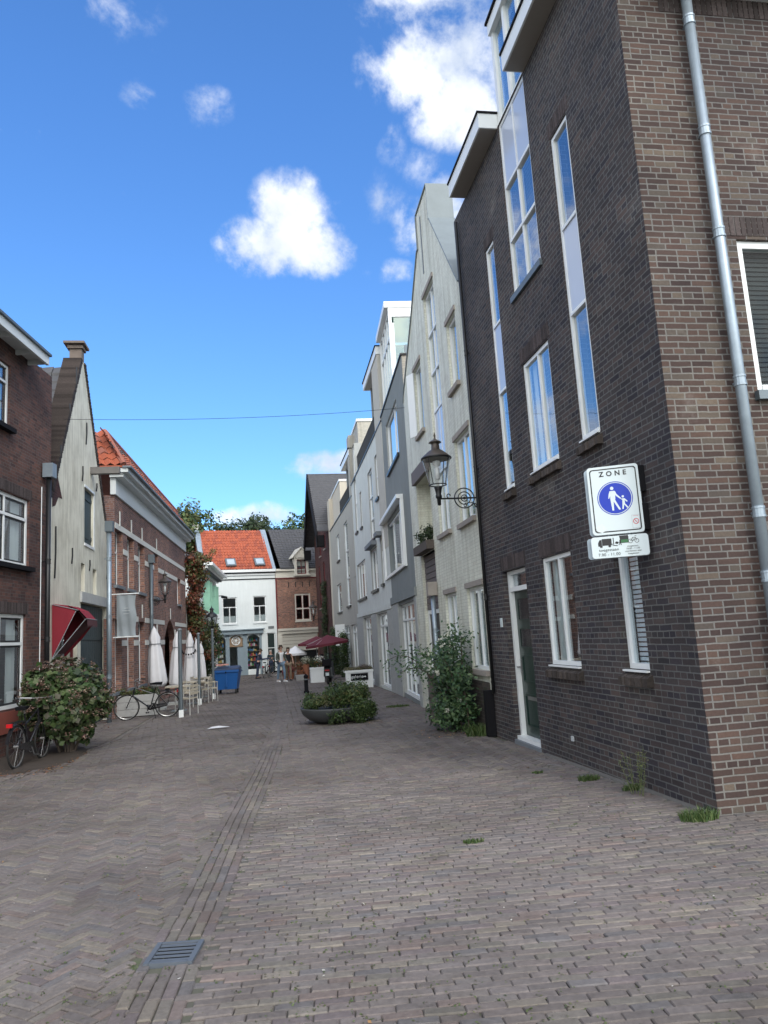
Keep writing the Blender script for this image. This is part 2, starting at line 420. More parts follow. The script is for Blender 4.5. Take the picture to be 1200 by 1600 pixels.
def win(F, parent, r, cols=(), rows=(), fw=.06, rec=.085, frame='white_paint', sill='stone', curtain=None, panels=(), cols_rows=None,
        glass='glass', hole=True, name='window', sillout=.07, inner=None, label=None):
    u0, u1, z0, z1 = r
    if hole: F.holes.append(r)
    e = .004; mb = MB(); o0, o1 = -rec-.05, -rec+.03
    F.box(mb, u0+e, u0+fw, z0+e, z1-e, o0, o1); F.box(mb, u1-fw, u1-e, z0+e, z1-e, o0, o1)
    F.box(mb, u0+fw, u1-fw, z1-fw, z1-e, o0, o1-.002); F.box(mb, u0+fw, u1-fw, z0+e, z0+fw, o0, o1+.012)
    W, H = u1-u0, z1-z0
    m = fw*.8
    for rr in rows:
        z = z0+H*rr; F.box(mb, u0+fw, u1-fw, z-m/2, z+m/2, o0, o1+.006)
    zs = [z0+fw]+[z0+H*q for q in rows]+[z1-fw]
    for cc in cols:
        if isinstance(cc, tuple): c, rng = cc
        else: c, rng = cc, range(len(zs)-1)
        u = u0+W*c
        for k in rng:
            F.box(mb, u-m/2, u+m/2, zs[k]+(.0 if k == 0 else m/2), zs[k+1]-(0 if k == len(zs)-2 else m/2), o0+.002, o1-.004)
    # inner casement frames
    if inner:
        us = [u0+fw]+[u0+W*(c if not isinstance(c, tuple) else c[0]) for c in cols]+[u1-fw]
        mb.cur = 1
        for a in range(len(us)-1):
            for k in range(len(zs)-1):
                if k in panels: continue
                a0, a1 = us[a]+(m/2 if a else 0)+.002, us[a+1]-(m/2 if a < len(us)-2 else 0)-.002
                b0, b1 = zs[k]+(m/2 if k else 0)+.002, zs[k+1]-(m/2 if k < len(zs)-2 else 0)-.002
                t = .035
                F.box(mb, a0, a0+t, b0, b1, o0+.01, o1-.02); F.box(mb, a1-t, a1, b0, b1, o0+.01, o1-.02)
                F.box(mb, a0+t, a1-t, b0, b0+t, o0+.01, o1-.02); F.box(mb, a0+t, a1-t, b1-t, b1, o0+.01, o1-.02)
        mb.cur = 0
    w = mb.build(name, [frame, inner or frame], parent)
    if label: w['label'] = label
    g = MB()
    g.quad(F.pt(u0+fw*.5, z0+fw*.5, o0+.05), F.pt(u1-fw*.5, z0+fw*.5, o0+.05), F.pt(u1-fw*.5, z1-fw*.5, o0+.05), F.pt(u0+fw*.5, z1-fw*.5, o0+.05))
    if g_normal(F, 1): pass
    g.build('pane', glass, w)
    if panels:
        p = MB()
        for k in panels: F.box(p, u0+fw, u1-fw, zs[k], zs[k+1], o0+.052, o0+.066)
        p.build('panel', 'offwhite_panel', w)
    if sill:
        sb = MB(); d = sillout
        if sill == 'brick':
            k = max(3, int((W+.1)/.065)); st = (W+.1)/k
            for i in range(k):
                a = u0-.05+i*st; jo = rnd.uniform(-.009, .009); k_ = rnd.uniform(.6, 1.3); sb.col = (.095*k_, .078*k_, .068*k_)
                P = F.pt
                sb.hexa([P(a+.006, z0-.16, -.02), P(a+st-.006, z0-.16, -.02), P(a+st-.006, z0-.16, d+jo), P(a+.006, z0-.16, d+jo),
                         P(a+.006, z0-.03, -.02), P(a+st-.006, z0-.03, -.02), P(a+st-.006, z0-.075, d+jo), P(a+.006, z0-.075, d+jo)])
            sb.build('sill', 'lintel_brick', w)
            s2 = MB(); F.box(s2, u0+.006, u1-.006, z0-.02, z0-.001, -rec, .035); s2.build('window_ledge', frame, w)
        else:
            F.box(sb, u0-.04, u1+.04, z0-.09, z0-.002, -.03, d); sb.build('sill', sill, w)
    if curtain:
        kind, f0, f1 = curtain[:3]
        cb = MB()
        if kind == 'drape':
            for (a, b) in (((u0+W*.04, u0+W*f0), (u1-W*f1, u1-W*.04)) if f0+f1 < 1 else ((u0+W*.03, u1-W*.03),)):
                n = max(6, int((b-a)/.03)); P = F.pt
                for i in range(n):
                    ua, ub = a+(b-a)*i/n, a+(b-a)*(i+1)/n
                    oa = -rec-.085+.015*sin(i*1.9); ob = -rec-.085+.015*sin((i+1)*1.9)
                    cb.quad(P(ua, z0+.02, oa), P(ub, z0+.02, ob), P(ub, z1-.02, ob), P(ua, z1-.02, oa))
            cb.build('curtain', curtain[3] if len(curtain) > 3 else 'curtain', w)
        else:
            n = int(H*(f1-f0)/.05); P = F.pt
            for i in range(n):
                z = z0+H*f0+i*.05
                F.box(cb, u0+.04, u1-.04, z, z+.036, -rec-.09, -rec-.078)
            cb.build('blind', curtain[3], w)
    return w
M['stone_brown'] = plain('stone_brown', (.085, .07, .06), .9, var=.35, nscale=14, bumps=.5)
def soldier(F, mb, u0, u1, z0, z1, o=.004, wd=.06):
    n = max(2, int((u1-u0)/wd)); st = (u1-u0)/n
    for i in range(n):
        k = rnd.uniform(.65, 1.35); mb.col = (.085*k, .068*k, .066*k); F.box(mb, u0+i*st+.006, u0+(i+1)*st-.006, z0+.004, z1-.004, -.02, o+rnd.uniform(0, .003))

exec_order = []
M['lintel_brick'] = attrm('lintel_brick', .9, bumps=.6, nscale=40, nvar=.5)
M['lintel_red'] = M['lintel_brick']
M['eave_paint'] = plain('eave_paint', (.6, .64, .64), .5, var=.06)
M['maroon_tile'] = plain('maroon_tile', (.16, .05, .06), .7, var=.3)
M['pale_stone'] = plain('pale_stone', (.42, .43, .42), .85, var=.15, bumps=.3)
M['pale_stone_brown'] = plain('pale_stone_brown', (.16, .13, .11), .9, var=.35, bumps=.5)
M['white_stone'] = plain('white_stone', (.6, .6, .56), .8, var=.08)
M['weathered'] = plasterm('weathered', (.3, .3, .29), (.1, .09, .08), .9, .6)
M['orange_tile2'] = plain('orange_tile2', (0.286, 0.072, 0.041), .75, var=.3, nscale=3, bumps=.1)
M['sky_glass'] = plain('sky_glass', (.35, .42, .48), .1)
M['door_dark'] = plain('door_dark', (.03, .045, .045), .12)
M['side_lintel'] = M['lintel_brick']
M['leaf_stem'] = plain('leaf_stem', (.12, .14, .06), .8)
M['grate'] = plain('grate', (.095, .11, .13), .55, .1, var=.2)
M['lamp_bulb'] = plain('lamp_bulb', (.75, .76, .76), .3)
M['sign_grey2'] = plain('sign_grey2', (.62, .68, .68), .6, var=.1, nscale=40)
M['room_green'] = plain('room_green', (.30, .38, .31), .7)
M['soil_grey'] = plain('soil_grey', (.12, .115, .105), .9, var=.3, bumps=.5)
M['edge_brick'] = attrm('edge_brick', .9, bumps=.5, nscale=40, nvar=.4)
# ================================================================== RIGHT ROW
# ---- corner brick house
F = Fac(3.77, 6.22, 0); SB = Fac(3.77, 6.22, 90, -1)   # SB faces the camera (normal -Y), u runs to +X
h = thing('brick_house', (3.77, 6.22, 0), 'tall dark brick corner house with green front door, nearest on the right', 'house')
END = 6.33
w1 = F.rect((845, 873), (909, 1042)); zt1 = w1[3]
win(F, h, w1, cols=(.48,), sill='brick', curtain=('drape', .3, .3), fw=.055, rec=.06)
w2 = F.rect((959.6, 885), (1016, 1048)); w2 = (w2[0], w2[1], w2[2], zt1)
win(F, h, w2, sill='brick', curtain=('blind', 0.02, 1, 'blind'), fw=.06)
T1 = F.rect((758, 394), (804.6, 758)); zA = F.uz(776, 612)[1]; zB = F.uz(770, 508)[1]
def fr(r, z): return (z-r[2])/(r[3]-r[2])
win(F, h, T1, rows=(fr(T1, F.uz(775, 620)[1]), fr(T1, F.uz(771, 512)[1])), panels=(1,), sill='brick', fw=.045, rec=.045)
T2 = F.rect((859, 219), (938, 672))
win(F, h, T2, rows=(fr(T2, F.uz(886, 497)[1]), fr(T2, F.uz(876.6, 359)[1])), panels=(1,), sill='brick', fw=.05, rec=.045)
MM = F.rect((815.6, 571), (874, 714))
win(F, h, MM, cols=(.45,), sill='brick', fw=.055, rec=.05, curtain=('drape', .2, .2))
uL, uR = 3.64, 2.53
zUb = F.uz(804.6, 461)[1]; zTop = 10.72
r = (uR, uL, zUb, 9.175)
zp0 = F.uz(790.6, 290)[1]; zm = F.uz(798, 375)[1]
win(F, h, r, cols=(.5,), rows=(fr(r, zm), fr(r, zp0)), panels=(2,), sill='zinc_dark', sillout=.04, fw=.055, rec=.05)
# door
D = F.rect((784.5, 894), (845.8, 1170)); D = (D[0], D[1], -.03, D[3])
F.holes.append(D)
mb = MB(); u0, u1, z0, z1 = D; zt = F.uz(787, 920)[1]
for a in ((u0+.004, u0+.07, z0+.03, z1-.004), (u1-.07, u1-.004, z0+.03, z1-.004), (u0+.07, u1-.07, z1-.06, z1-.004), (u0+.07, u1-.07, zt-.06, zt+.01)):
    F.box(mb, *a, -.2, -.08)
F.box(mb, u0+.004, u1-.004, z0+.02, z0+.075, -.2, -.02)
dr = mb.build('door_frame', 'white_paint', h)
mb = MB(); F.box(mb, u0+.07, u1-.07, z0+.08, zt-.062, -.19, -.15)
for (a, b) in ((.30, .42), (.44, .62), (.64, .80)): pass
for k, (a, b) in enumerate(((.06, .27), (.34, .52), (.56, .70), (.74, .90))):
    za, zb = z0+.08+(zt-z0)*a, z0+.08+(zt-z0)*b
    for q in ((u0+.18, u0+.21, za, zb), (u1-.21, u1-.18, za, zb), (u0+.21, u1-.21, za, za+.03), (u0+.21, u1-.21, zb-.03, zb)):
        F.box(mb, *q, -.15, -.135)
door = mb.build('door', 'dark_green', h)
mb = MB()
F.box(mb, u0+.215, u1-.215, z0+.08+(zt-z0)*.56, z0+.08+(zt-z0)*.69, -.149, -.146); F.box(mb, u0+.215, u1-.215, z0+.08+(zt-z0)*.74, z0+.08+(zt-z0)*.89, -.149, -.146)
mb.build('pane', 'black_gloss', door)
mb = MB(); F.box(mb, u0+.3, u1-.3, z0+.62, z0+.7, -.149, -.138); mb.build('letter_slot', 'chrome', door)
mb = MB(); F.box(mb, u1-.13, u1-.09, z0+1.0, z0+1.22, -.15, -.135); mb.tube([F.pt(u1-.11, z0+1.1, -.15), F.pt(u1-.11, z0+1.1, -.08), F.pt(u1-.2, z0+1.1, -.08)], .012); mb.build('door_handle', 'chrome', door)
mb = MB(); F.box(mb, u0+.07, u1-.07, zt+.012, z1-.062, -.16, -.15); mb.build('fanlight', 'glass', h)
mb = MB(); F.box(mb, u0-.02, u1+.02, G(11)-.05, z0+.018, -.25, .02); mb.build('threshold', 'grey_stone', h)
# walls (street side and camera side)
ztop = 9.18
out = [(0, -.3), (END, -.6), (END, ztop), (0, ztop)]
F.wall('wall', out, 'dark_brick', h, depth=.3)
mb = MB(); mb.box(4.1, 12.8, 6.7, 12.5, -.5, 9.1); mb.build('house_body', 'dark_brick', h)
sw = SB.rect((1151.5, 374), (1184, 612)); wd = 1.3
sw = (sw[0], sw[0]+wd, sw[2], sw[3])
SBh = [sw]
win(SB, h, sw, glass='dark_glass', sill='zinc_dark', fw=.075, rec=.06, curtain=('blind', .0, 1, 'dark_blind'), hole=False)
flat = [(0, -.3), (9, -.3), (9, ztop+.4), (0, ztop+.4)]
hole = [(sw[0], sw[2]), (sw[1], sw[2]), (sw[1], sw[3]), (sw[0], sw[3])]
SB.p = Vector((3.77, 6.215, 0))
mb = MB(); vv, tr = carve(flat, [hole]); mb.add([SB.pt(v.x, v.y) for v in vv], tr)
for i in range(4):
    a, b = hole[i], hole[(i+1) % 4]; mb.quad(SB.pt(*a), SB.pt(*b), SB.pt(*b, -.2), SB.pt(*a, -.2))
mb.quad(SB.pt(0, -.3), SB.pt(0, ztop+.4), SB.pt(0, ztop+.4, -.004), SB.pt(0, -.3, -.004))
mb.build('side_wall', 'side_brick', h)
mb = MB(); soldier(SB, mb, sw[0]-.12, sw[1]+.12, sw[3]+.03, sw[3]+.24); mb.build('window_lintel', 'side_lintel', h)
mb = MB(); zs = SB.uz(1100, 24)[1]; soldier(SB, mb, .45, 9, zs, zs+.22); mb.build('soldier_course', 'side_lintel', h)
for q in (w1, w2, D, MM, T2, T1): mb = MB(); soldier(F, mb, q[0]-.06, q[1]+.06, q[3]+.015, q[3]+.22); mb.build('window_lintel', 'lintel_brick', h)
# cornices
lc0, lc1 = 3.66, 5.90; hzc = 9.0
def cornice(F, u0, u1, zlo, zhi, out, nm='cornice'):
    mb = MB(); F.box(mb, u0, u1, zlo, zhi, -.2, out); o = mb.build(nm, 'white_paint', h)
    mb = MB(); F.box(mb, u0+.02, u1-.02, zlo-.004, zlo-.001, -.0, out-.025); mb.build('soffit', 'soffit', o)
    mb = MB(); F.box(mb, u0-.015, u1+.015, zhi+.001, zhi+.035, -.2, out+.02); mb.build('roof_edge', 'black', o)
# find overhang from the pixel of the fascia end
def overhang(F, px, py, zz):
    d = ray(px, py); t = (zz-CAMH)/d.z; w = d*t; return (w-F.p).dot(F.n), (w-F.p).dot(F.d)
zlo = ztop-.02
oh1 = overhang(F, 702, 309, zlo); oh2 = overhang(F, 795, 113, zlo)
cornice(F, lc0, oh1[1], zlo, zlo+.24, oh1[0]); cornice(F, -.35, uR-.02, zlo, zlo+.24, oh1[0])
# dormer column above the cornice
mb = MB()
du0 = .4
DZ = zTop
for (a, b) in ((uL-.09, uL), (uR+.0, uR+.07), ((uL+uR)/2-.04, (uL+uR)/2+.04), (du0, du0+.1), (1.4, 1.5)):
    F.box(mb, a, b, 9.178, DZ, -.10, -.02)
F.box(mb, du0, uL, DZ, DZ+.2, -.2, .02); F.box(mb, du0, uL-.09, 9.18, 9.26, -.095, -.025)
dm = mb.build('dormer', 'white_paint', h)
mb = MB(); F.box(mb, du0+.02, uL-.05, 9.2, DZ, -.07, -.06); mb.build('pane', 'glass', dm)
mb = MB(); F.box(mb, du0, uL-.02, 9.0, DZ-.02, -3.0, -.35); F.box(mb, uL-.06, uL-.001, 9.2, DZ, -3, -.16); mb.build('dormer_body', 'lightgrey_plaster', dm)
mb = MB(); F.box(mb, du0-.05, uL+.03, DZ+.2, DZ+.24, -3, .05); mb.build('dormer_roof', 'black', dm)
mb = MB(); P = F.pt
mb.hexa([P(-.3, 9.35, -9), P(END, 9.35, -9), P(END, 9.35, -.4), P(-.3, 9.35, -.4), P(-.3, 11.6, -5), P(END, 11.6, -5), P(END, 11.2, -3.6), P(-.3, 11.2, -3.6)])
mb.build('roof', 'dark_tile', h)
mb = MB(); SB.box(mb, .3, 9.3, SB.uz(1180, 3)[1], SB.uz(1180, 3)[1]+.2, -.1, .35); mb.build('gutter', 'white_paint', h)
# small things on the front
mb = MB(); F.box(mb, 5.42, 5.50, F.uz(781, 980)[1], F.uz(781, 966)[1], .002, .02); mb.build('house_number_plate', 'sign_white', h)
mb = MB(); F.box(mb, 2.97, 3.03, .24, .30, .002, .02); mb.build('vent', 'sign_grey', h)
mb = MB()
mb.tube([P(2.7, 3.66, 0), P(2.7, 3.72, .02)], .01)
# downpipes
def pipe(F, px_top, px_bot, r, m, label, z0=None, z1=None, off=.09, brk=(), name='downpipe', hopper=False):
    ut, zt_ = F.uz(*px_top, off); ub, zb_ = F.uz(*px_bot, off)
    u = (ut+ub)/2 if z1 is None else ub
    z1 = zt_ if z1 is None else z1; z0 = zb_ if z0 is None else z0
    b = F.pt(u, z0, off); t = thing(name, b, label, 'drainpipe')
    mb = MB(); mb.tube([F.pt(u, z0, off), F.pt(u, z1, off)], r, 14); mb.build('pipe', m, t, smooth=True)
    for z in brk:
        mb = MB(); mb.lathe([(r+.001, -.05), (r+.009, -.05), (r+.009, -.03), (r+.004, -.028), (r+.004, .028), (r+.009, .03), (r+.009, .05), (r+.001, .05)], F.pt(u, z, off), 14)
        F.box(mb, u-.012, u+.012, z-.02, z+.02, 0, off-r) if False else mb.tube([F.pt(u, z, 0), F.pt(u, z, off)], .012, 6)
        mb.build('pipe_bracket', m, t)
    if hopper:
        mb = MB(); F.box(mb, u-.11, u+.11, z1-.02, z1+.28, off-.09, off+.12); mb.build('rainwater_hopper', m if hopper is True else hopper, t)
    return t
zb = [SB.uz(1074, 33, .1)[1], SB.uz(1099, 205, .1)[1], SB.uz(1121, 364, .1)[1], SB.uz(1153, 595, .1)[1], SB.uz(1181, 800, .1)[1], 2.0, 1.1]
pipe(SB, (1067, 0), (1157, 600), .05, 'zinc', 'pale grey zinc drainpipe on the camera side of the dark brick corner house', z0=0.0, z1=9.3, off=.1, brk=zb)
pipe(F, (712, 330), (773, 1100), .028, 'dark_metal', 'thin dark drainpipe between the dark brick house and the pale gabled house, with black foot', z0=.62, z1=9.0, off=.06, brk=(2.2, 4.4, 6.5))
mb = MB(); q = F.pt(6.27, 0, .06); mb.box(q.x-.09, q.x+.05, q.y-.07, q.y+.07, G(12.5), .66); tag(mb.build('pipe_guard', 'black', None, loc=(q.x, q.y, G(12.5))), 'black metal guard box around the foot of the thin drainpipe beside the green door', 'pipe guard')
R1F = F
# ---- pale gabled house
F = Fac(3.77, 12.56, 1.35); h = thing('gabled_house', (3.77, 12.56, 0), 'pale painted brick gabled house with tall chimney-like gable top and rose bush at its base', 'house'); P = F.pt
E2 = 6.42
FW = .055
g1 = F.rect((729, 920), (764.8, 1048)); win(F, h, (g1[0], g1[1], g1[2], g1[3]), cols=(.5,), sill='stone', curtain=('drape', .5, .5))
g2 = F.rect((695, 930), (722, 1050)); g2 = (g2[0], g2[1], g1[2], g1[3]); win(F, h, g2, cols=(.5,), curtain=('drape', .5, .5))
a = F.rect((709.5, 691), (743, 805)); win(F, h, a, cols=(.5,), curtain=('drape', .3, .3)); wa = a
st = F.rect((661, 468), (705, 826)); st = (st[0], st[1], st[2], st[3])
win(F, h, st, cols=(.5,), rows=tuple(fr(st, z) for z in (F.uz(680, 742)[1], F.uz(674.8, 646)[1], F.uz(670.7, 587)[1], F.uz(666.5, 527)[1])), panels=(1,), curtain=('drape', .5, .5))
b = F.rect((697, 510), (718.5, 594)); win(F, h, b)
c = F.rect((646, 582), (663.5, 668)); wc = win(F, h, c)
mb = MB(); hp = P(c[1]-.04, 0, -.05)
mb.obox(P(c[1]+.08, (c[2]+c[3])/2, .08), F.n*.06+F.d*.12, F.d*.006-F.n*.012, Vector((0, 0, (c[3]-c[2])/2-.03))); mb.build('open_casement', 'white_paint', wc)
# loggia / entrance recess
lu0, lu1 = F.uz(672, 760)[0], F.uz(651, 770)[0]
lz1 = F.uz(651, 757)[1]; lz0 = F.uz(660, 868)[1]
F.holes.append((lu0, lu1, lz0, lz1)); dz1 = F.uz(660, 955)[1]
F.holes.append((lu0, lu1, -.12, lz0-.02))
mb = MB()
for nm in (0,):
    F.box(mb, lu0-.0, lu1+.0, lz0-.02, lz0+.0, -1.6, -.01)
    F.box(mb, lu0-.05, lu1+.05, lz0, lz1+.1, -1.62, -1.6)
    F.box(mb, lu0-.06, lu0-.002, lz0, lz1, -1.6, -.2); F.box(mb, lu1+.002, lu1+.06, lz0, lz1, -1.6, -.2); F.box(mb, lu0, lu1, lz1+.002, lz1+.06, -1.6, -.2)
mb.build('loggia', 'white_brick', h)
mb = MB(); F.box(mb, lu0-.08, lu1+.06, lz1-.02, lz1+.3, .002, .1); mb.build('loggia_beam', 'brown_siding', h)
mb = MB()
k = 9; hh = (lz0-.03-dz1)/k
for i in range(k): F.box(mb, lu0+.01, lu1-.01, dz1+i*hh+.008, dz1+(i+1)*hh-.008, -.12, -.07)
F.box(mb, lu0+.01, lu1-.01, dz1, lz0-.03, -.15, -.121); mb.build('cladding', 'brown_siding', h)
mb = MB(); F.box(mb, lu0+.005, lu0+.09, -.12, dz1, -.16, -.08); F.box(mb, lu1-.09, lu1-.005, -.12, dz1, -.16, -.08); F.box(mb, lu0+.09, lu1-.09, dz1-.1, dz1-.003, -.16, -.08)
df = mb.build('door_frame', 'white_paint', h)
mb = MB(); F.box(mb, lu0+.09, lu1-.09, -.12, dz1-.1, -.15, -.11); mb.build('door', 'dark_metal', h)
# gable outline
def U(px, py): return F.uz(px, py)
out = [(0, -.4), (E2, -.5), (E2+.05, 7.75)]
kn = U(630.8, 619); a3 = U(651.4, 389); a0 = U(650, 337); a1 = U(666, 290); s1 = U(671, 348)
zc = (a0[1]+a1[1])/2; zs_ = (a3[1]+s1[1])/2
out += [(kn[0], kn[1]), (U(641.8, 507.6)), (a3[0], zs_), (a0[0]+.02, zs_), (a0[0]+.02, zc), (a1[0], zc), (a1[0], zs_+.0), (s1[0]-.02, zs_-.02), (0.0, 8.0)]
out = [tuple(x) for x in out]
F.wall('wall', out, 'white_brick', h, depth=.35)
mb = MB()
for i in range(2, len(out)-1):
    p, q = out[i], out[i+1]; dv = Vector((q[0]-p[0], q[1]-p[1])); L = dv.length
    if L < .08: continue
    nn = Vector((dv.y, -dv.x))/L
    if nn.dot(Vector((p[0]-3.2, p[1]-6))) < 0: nn = -nn
    a_, b_ = Vector(p)+nn*.006, Vector(q)+nn*.006; c_, d_ = a_+nn*.03, b_+nn*.03
    mb.hexa([P(*a_, -.55), P(*b_, -.55), P(*b_, .03), P(*a_, .03), P(*c_, -.55), P(*d_, -.55), P(*d_, .03), P(*c_, .03)])
mb.build('gable_coping', 'zinc_roof', h)
mb = MB(); uc = (a0[0]+a1[0])/2; sl = U(655.5, 330); F.box(mb, sl[0]-.035, sl[0]+.035, 9.6, zc-.25, .001, .012); mb.build('gable_groove', 'grey_stone', h)
# plain body and roof behind gable
mb = MB(); mb.hexa([P(.02, -.4, -9), P(E2, -.4, -9), P(E2, -.4, -.36), P(.02, -.4, -.36), P(.02, 7.4, -9), P(E2, 7.4, -9), P(E2, 7.4, -.36), P(.02, 7.4, -.36)]); mb.build('house_body', 'beige_brick', h)
mb = MB(); cu = 3.1
mb.add([P(-.0, 7.55, -.4), P(E2, 7.55, -.4), P(cu, 10.2, -.4), P(.0, 7.55, -9), P(E2, 7.55, -9), P(cu, 10.2, -9)], [[0, 2, 1], [3, 4, 5], [0, 3, 5, 2], [1, 2, 5, 4]]); mb.build('roof', 'worn_tile', h)
for q in (g1, g2, wa, b, c, st): mb = MB(); F.box(mb, q[0]-.05, q[1]+.05, q[3]+.003, q[3]+.1, -.1, .03); mb.build('window_lintel', 'stone', h)
mb = MB(); F.box(mb, .05, lu0-.12, -.45, g1[2]-.2, .001, .012); mb.build('plinth', 'plinth_brick', h)
pu, pz = F.uz(677, 929, .1)
pipe(F, (677, 929), (684, 1040), .05, 'zinc', 'grey zinc drainpipe with brown hopper beside the recessed door of the pale gabled house', z0=-.1, z1=pz, off=.1, brk=(.6, 1.7), hopper='stone')
# balcony planter
b_ = P((lu0+lu1)/2, lz0, .06); t = thing('balcony_planter', b_, 'dark window box with bushy green plant in the open balcony of the pale gabled house', 'planter')
mb = MB(); F.box(mb, lu0+.0, lu1-.0, lz0+.003, lz0+.2, -.05, .18); mb.build('box', 'stone_brown', t)
R2F = F; LOG = (b_, lz0)

# ---- dark grey house
F = Fac(3.92, 18.92, 3.5); P = F.pt
h = thing('grey_house', (3.92, 18.92, 0), 'dark grey plastered house with white glazed rooftop room and white-framed bay window', 'house')
E3 = 5.85; zt3 = 9.05
w = F.rect((602.6, 666), (623.8, 706.8)); win(F, h, w, cols=(.35,), curtain=('drape', .5, .5), sill='dark_metal')
w = F.rect((601, 812.5), (635.4, 879)); w = (w[0], w[1], w[2], F.uz(632, 782)[1])
win(F, h, w, cols=(.3, .62), curtain=('drape', .5, .5, 'curtain'), sill='white_paint', fw=.07)
mb = MB(); u0, u1, z0, z1 = w
F.box(mb, u0-.14, u0-.002, z0-.1, z1+.12, .002, .1); F.box(mb, u1+.002, u1+.14, z0-.1, z1+.12, .002, .1); F.box(mb, u0-.14, u1+.14, z1+.125, z1+.24, .002, .2)
mb.build('window_surround', 'white_paint', h)
gu0, gu1 = F.uz(659, 1095)[0], F.uz(624.5, 960)[0]; bz = F.uz(652, 926)[1]
gu0 = max(gu0, .25)
gl = (gu0, gu1, -.08, bz-.15)
win(F, h, gl, cols=(.25, .5, .75), rows=(.82,), fw=.07, rec=.12, sill=None, curtain=('drape', .5, .5), name='glazed_door')
F.wall('wall', [(0.0, -.5), (E3, -.6), (E3, zt3), (0.2, zt3), (0, zt3-.002)], 'darkgrey_plaster', h, depth=9, rec=.28, reveal='concrete')
mb = MB(); F.box(mb, -.002, E3, bz-.06, bz+.16, .002, .07); mb.build('string_course', 'darkgrey_plaster', h)
mb = MB(); F.box(mb, gu1+.02, E3-.02, -.5, bz-.07, .002, .04); mb.build('pillar', 'concrete', h); mb = MB(); F.box(mb, -.002, gu0-.01, -.5, bz-.07, .002, .04); mb.build('pillar', 'concrete', h)
mb = MB(); F.box(mb, -.05, E3+.02, zt3+.002, zt3+.05, -.32, .04); F.box(mb, -.05, .02, zt3+.002, zt3+.05, -8, -.32); mb.build('parapet_cap', 'dark_metal', h)
mb = MB(); F.box(mb, -.012, -.002, 7, zt3-.001, -8.8, -.01); mb.build('side_wall', 'beige_brick', h)
# rooftop room
zr = 11.75
mb = MB(); u_a = F.uz(603, 475, -.05)[0]; u_b = E3-.05
F.box(mb, u_a, u_b, zr, zr+.2, -4.4, .02); F.box(mb, u_a+.02, u_a+.12, zt3-.1, zr, -.2, -.1); F.box(mb, u_b-.12, u_b-.02, zt3-.1, zr, -.2, -.1)
for f_ in (.3, .5, .72): q = u_a+(u_b-u_a)*f_; F.box(mb, q-.04, q+.04, zt3-.1, zr, -.2, -.12)
F.box(mb, u_a+.1, u_b-.1, zr-.9, zr-.82, -.2, -.12); F.box(mb, u_a+.1, u_b-.1, zr-.12, zr-.001, -.2, -.12)
F.box(mb, u_a+.03, u_a+.1, zt3-.1, zr-.5, -.26, -.2); F.box(mb, u_a+.02, u_a+.1, zr-.3, zr-.001, -4.2, -.2); F.box(mb, u_a+.03, u_a+.1, zt3-.1, zr-.3, -4.2, -3.2)
rr_ = mb.build('rooftop_room', 'white_paint', h)
mb = MB(); F.box(mb, u_a+.12, u_b-.12, zt3-.05, zr-.1, -.17, -.16); mb.build('pane', 'glass', rr_)
mb = MB(); F.box(mb, u_a+.05, u_a+.07, zt3-.05, zr-.3, -3.2, -.26); mb.build('side_pane', 'green_glass', rr_)
mb = MB(); F.box(mb, u_a+.3, u_b-.15, zt3-.1, zr-.01, -4.2, -1.6); mb.build('room_interior', 'room_green', rr_)
mb = MB(); F.box(mb, u_a-.9, u_a-.85, zt3, zt3+1.1, -2.5, -.4); mb.build('terrace_screen', 'zinc_dark', h)
R3F = F
# ---- light grey house
x4 = F.pt(E3+.01, 0); F = Fac(x4.x, x4.y, 1.2); P = F.pt
h = thing('light_grey_house', (x4.x, x4.y, 0), 'light blue grey plastered house between the dark grey house and the beige house', 'house')
zt4 = F.uz(583, 686)[1]; E4 = F.uz(551, 800)[0]; up = F.uz(588, 700)[0]
def wn(F, h, a, b, **k): return win(F, h, F.rect(a, b), **k)
wn(F, h, (574, 741), (586.5, 839), rows=(.3, .62), sill='dark_metal', curtain=('drape', .5, .5))
wn(F, h, (584.6, 715), (592.8, 775), rows=(.5,), sill='dark_metal', curtain=('drape', .5, .5))
wn(F, h, (561.5, 771), (567, 822), sill='dark_metal', curtain=('drape', .5, .5))
wD = F.rect((578.5, 862), (592, 919)); win(F, h, wD, cols=(.5,), sill='dark_metal', curtain=('drape', .5, .5))
wE = F.rect((593.5, 842), (601, 911)); win(F, h, wE, sill='dark_metal', curtain=('drape', .5, .5))
for q in (wD, wE): mb = MB(); F.box(mb, q[0]-.1, q[1]+.1, q[3]+.05, q[3]+.2, .002, .22); mb.build('window_hood', 'grey_stone', h)
wn(F, h, (558, 884), (573.5, 931.5), cols=(.33, .66), sill='dark_metal', curtain=('drape', .5, .5))
wn(F, h, (549.5, 700), (560, 829), rows=(.33, .66), sill='dark_metal', curtain=('drape', .5, .5)) if E4 > F.uz(549.5, 760)[0] else None
bz4 = F.uz(590, 955)[1]
gA = F.rect((590, 965), (614, 1081)); gA = (gA[0], gA[1], -.2, bz4-.12)
gB = F.rect((569, 975), (587, 1072)); gB = (gB[0], gB[1], -.25, bz4-.12)
gC = F.rect((553, 985), (564, 1065)); gC = (gC[0], min(gC[1], E4-.3), -.3, bz4-.12)
for g in (gA, gB, gC): win(F, h, g, cols=(.33, .66), rows=(.83,), fw=.08, rec=.12, sill=None, curtain=('drape', .5, .5), name='glazed_door')
F.wall('wall', [(0, -.6), (E4, -.7), (E4, zt4), (0, zt4)], 'lightgrey_plaster', h, depth=9, rec=.28, reveal='concrete')
mb = MB(); F.box(mb, 0.002, E4, bz4-.05, bz4+.14, .002, .06); mb.build('string_course', 'lightgrey_plaster', h)
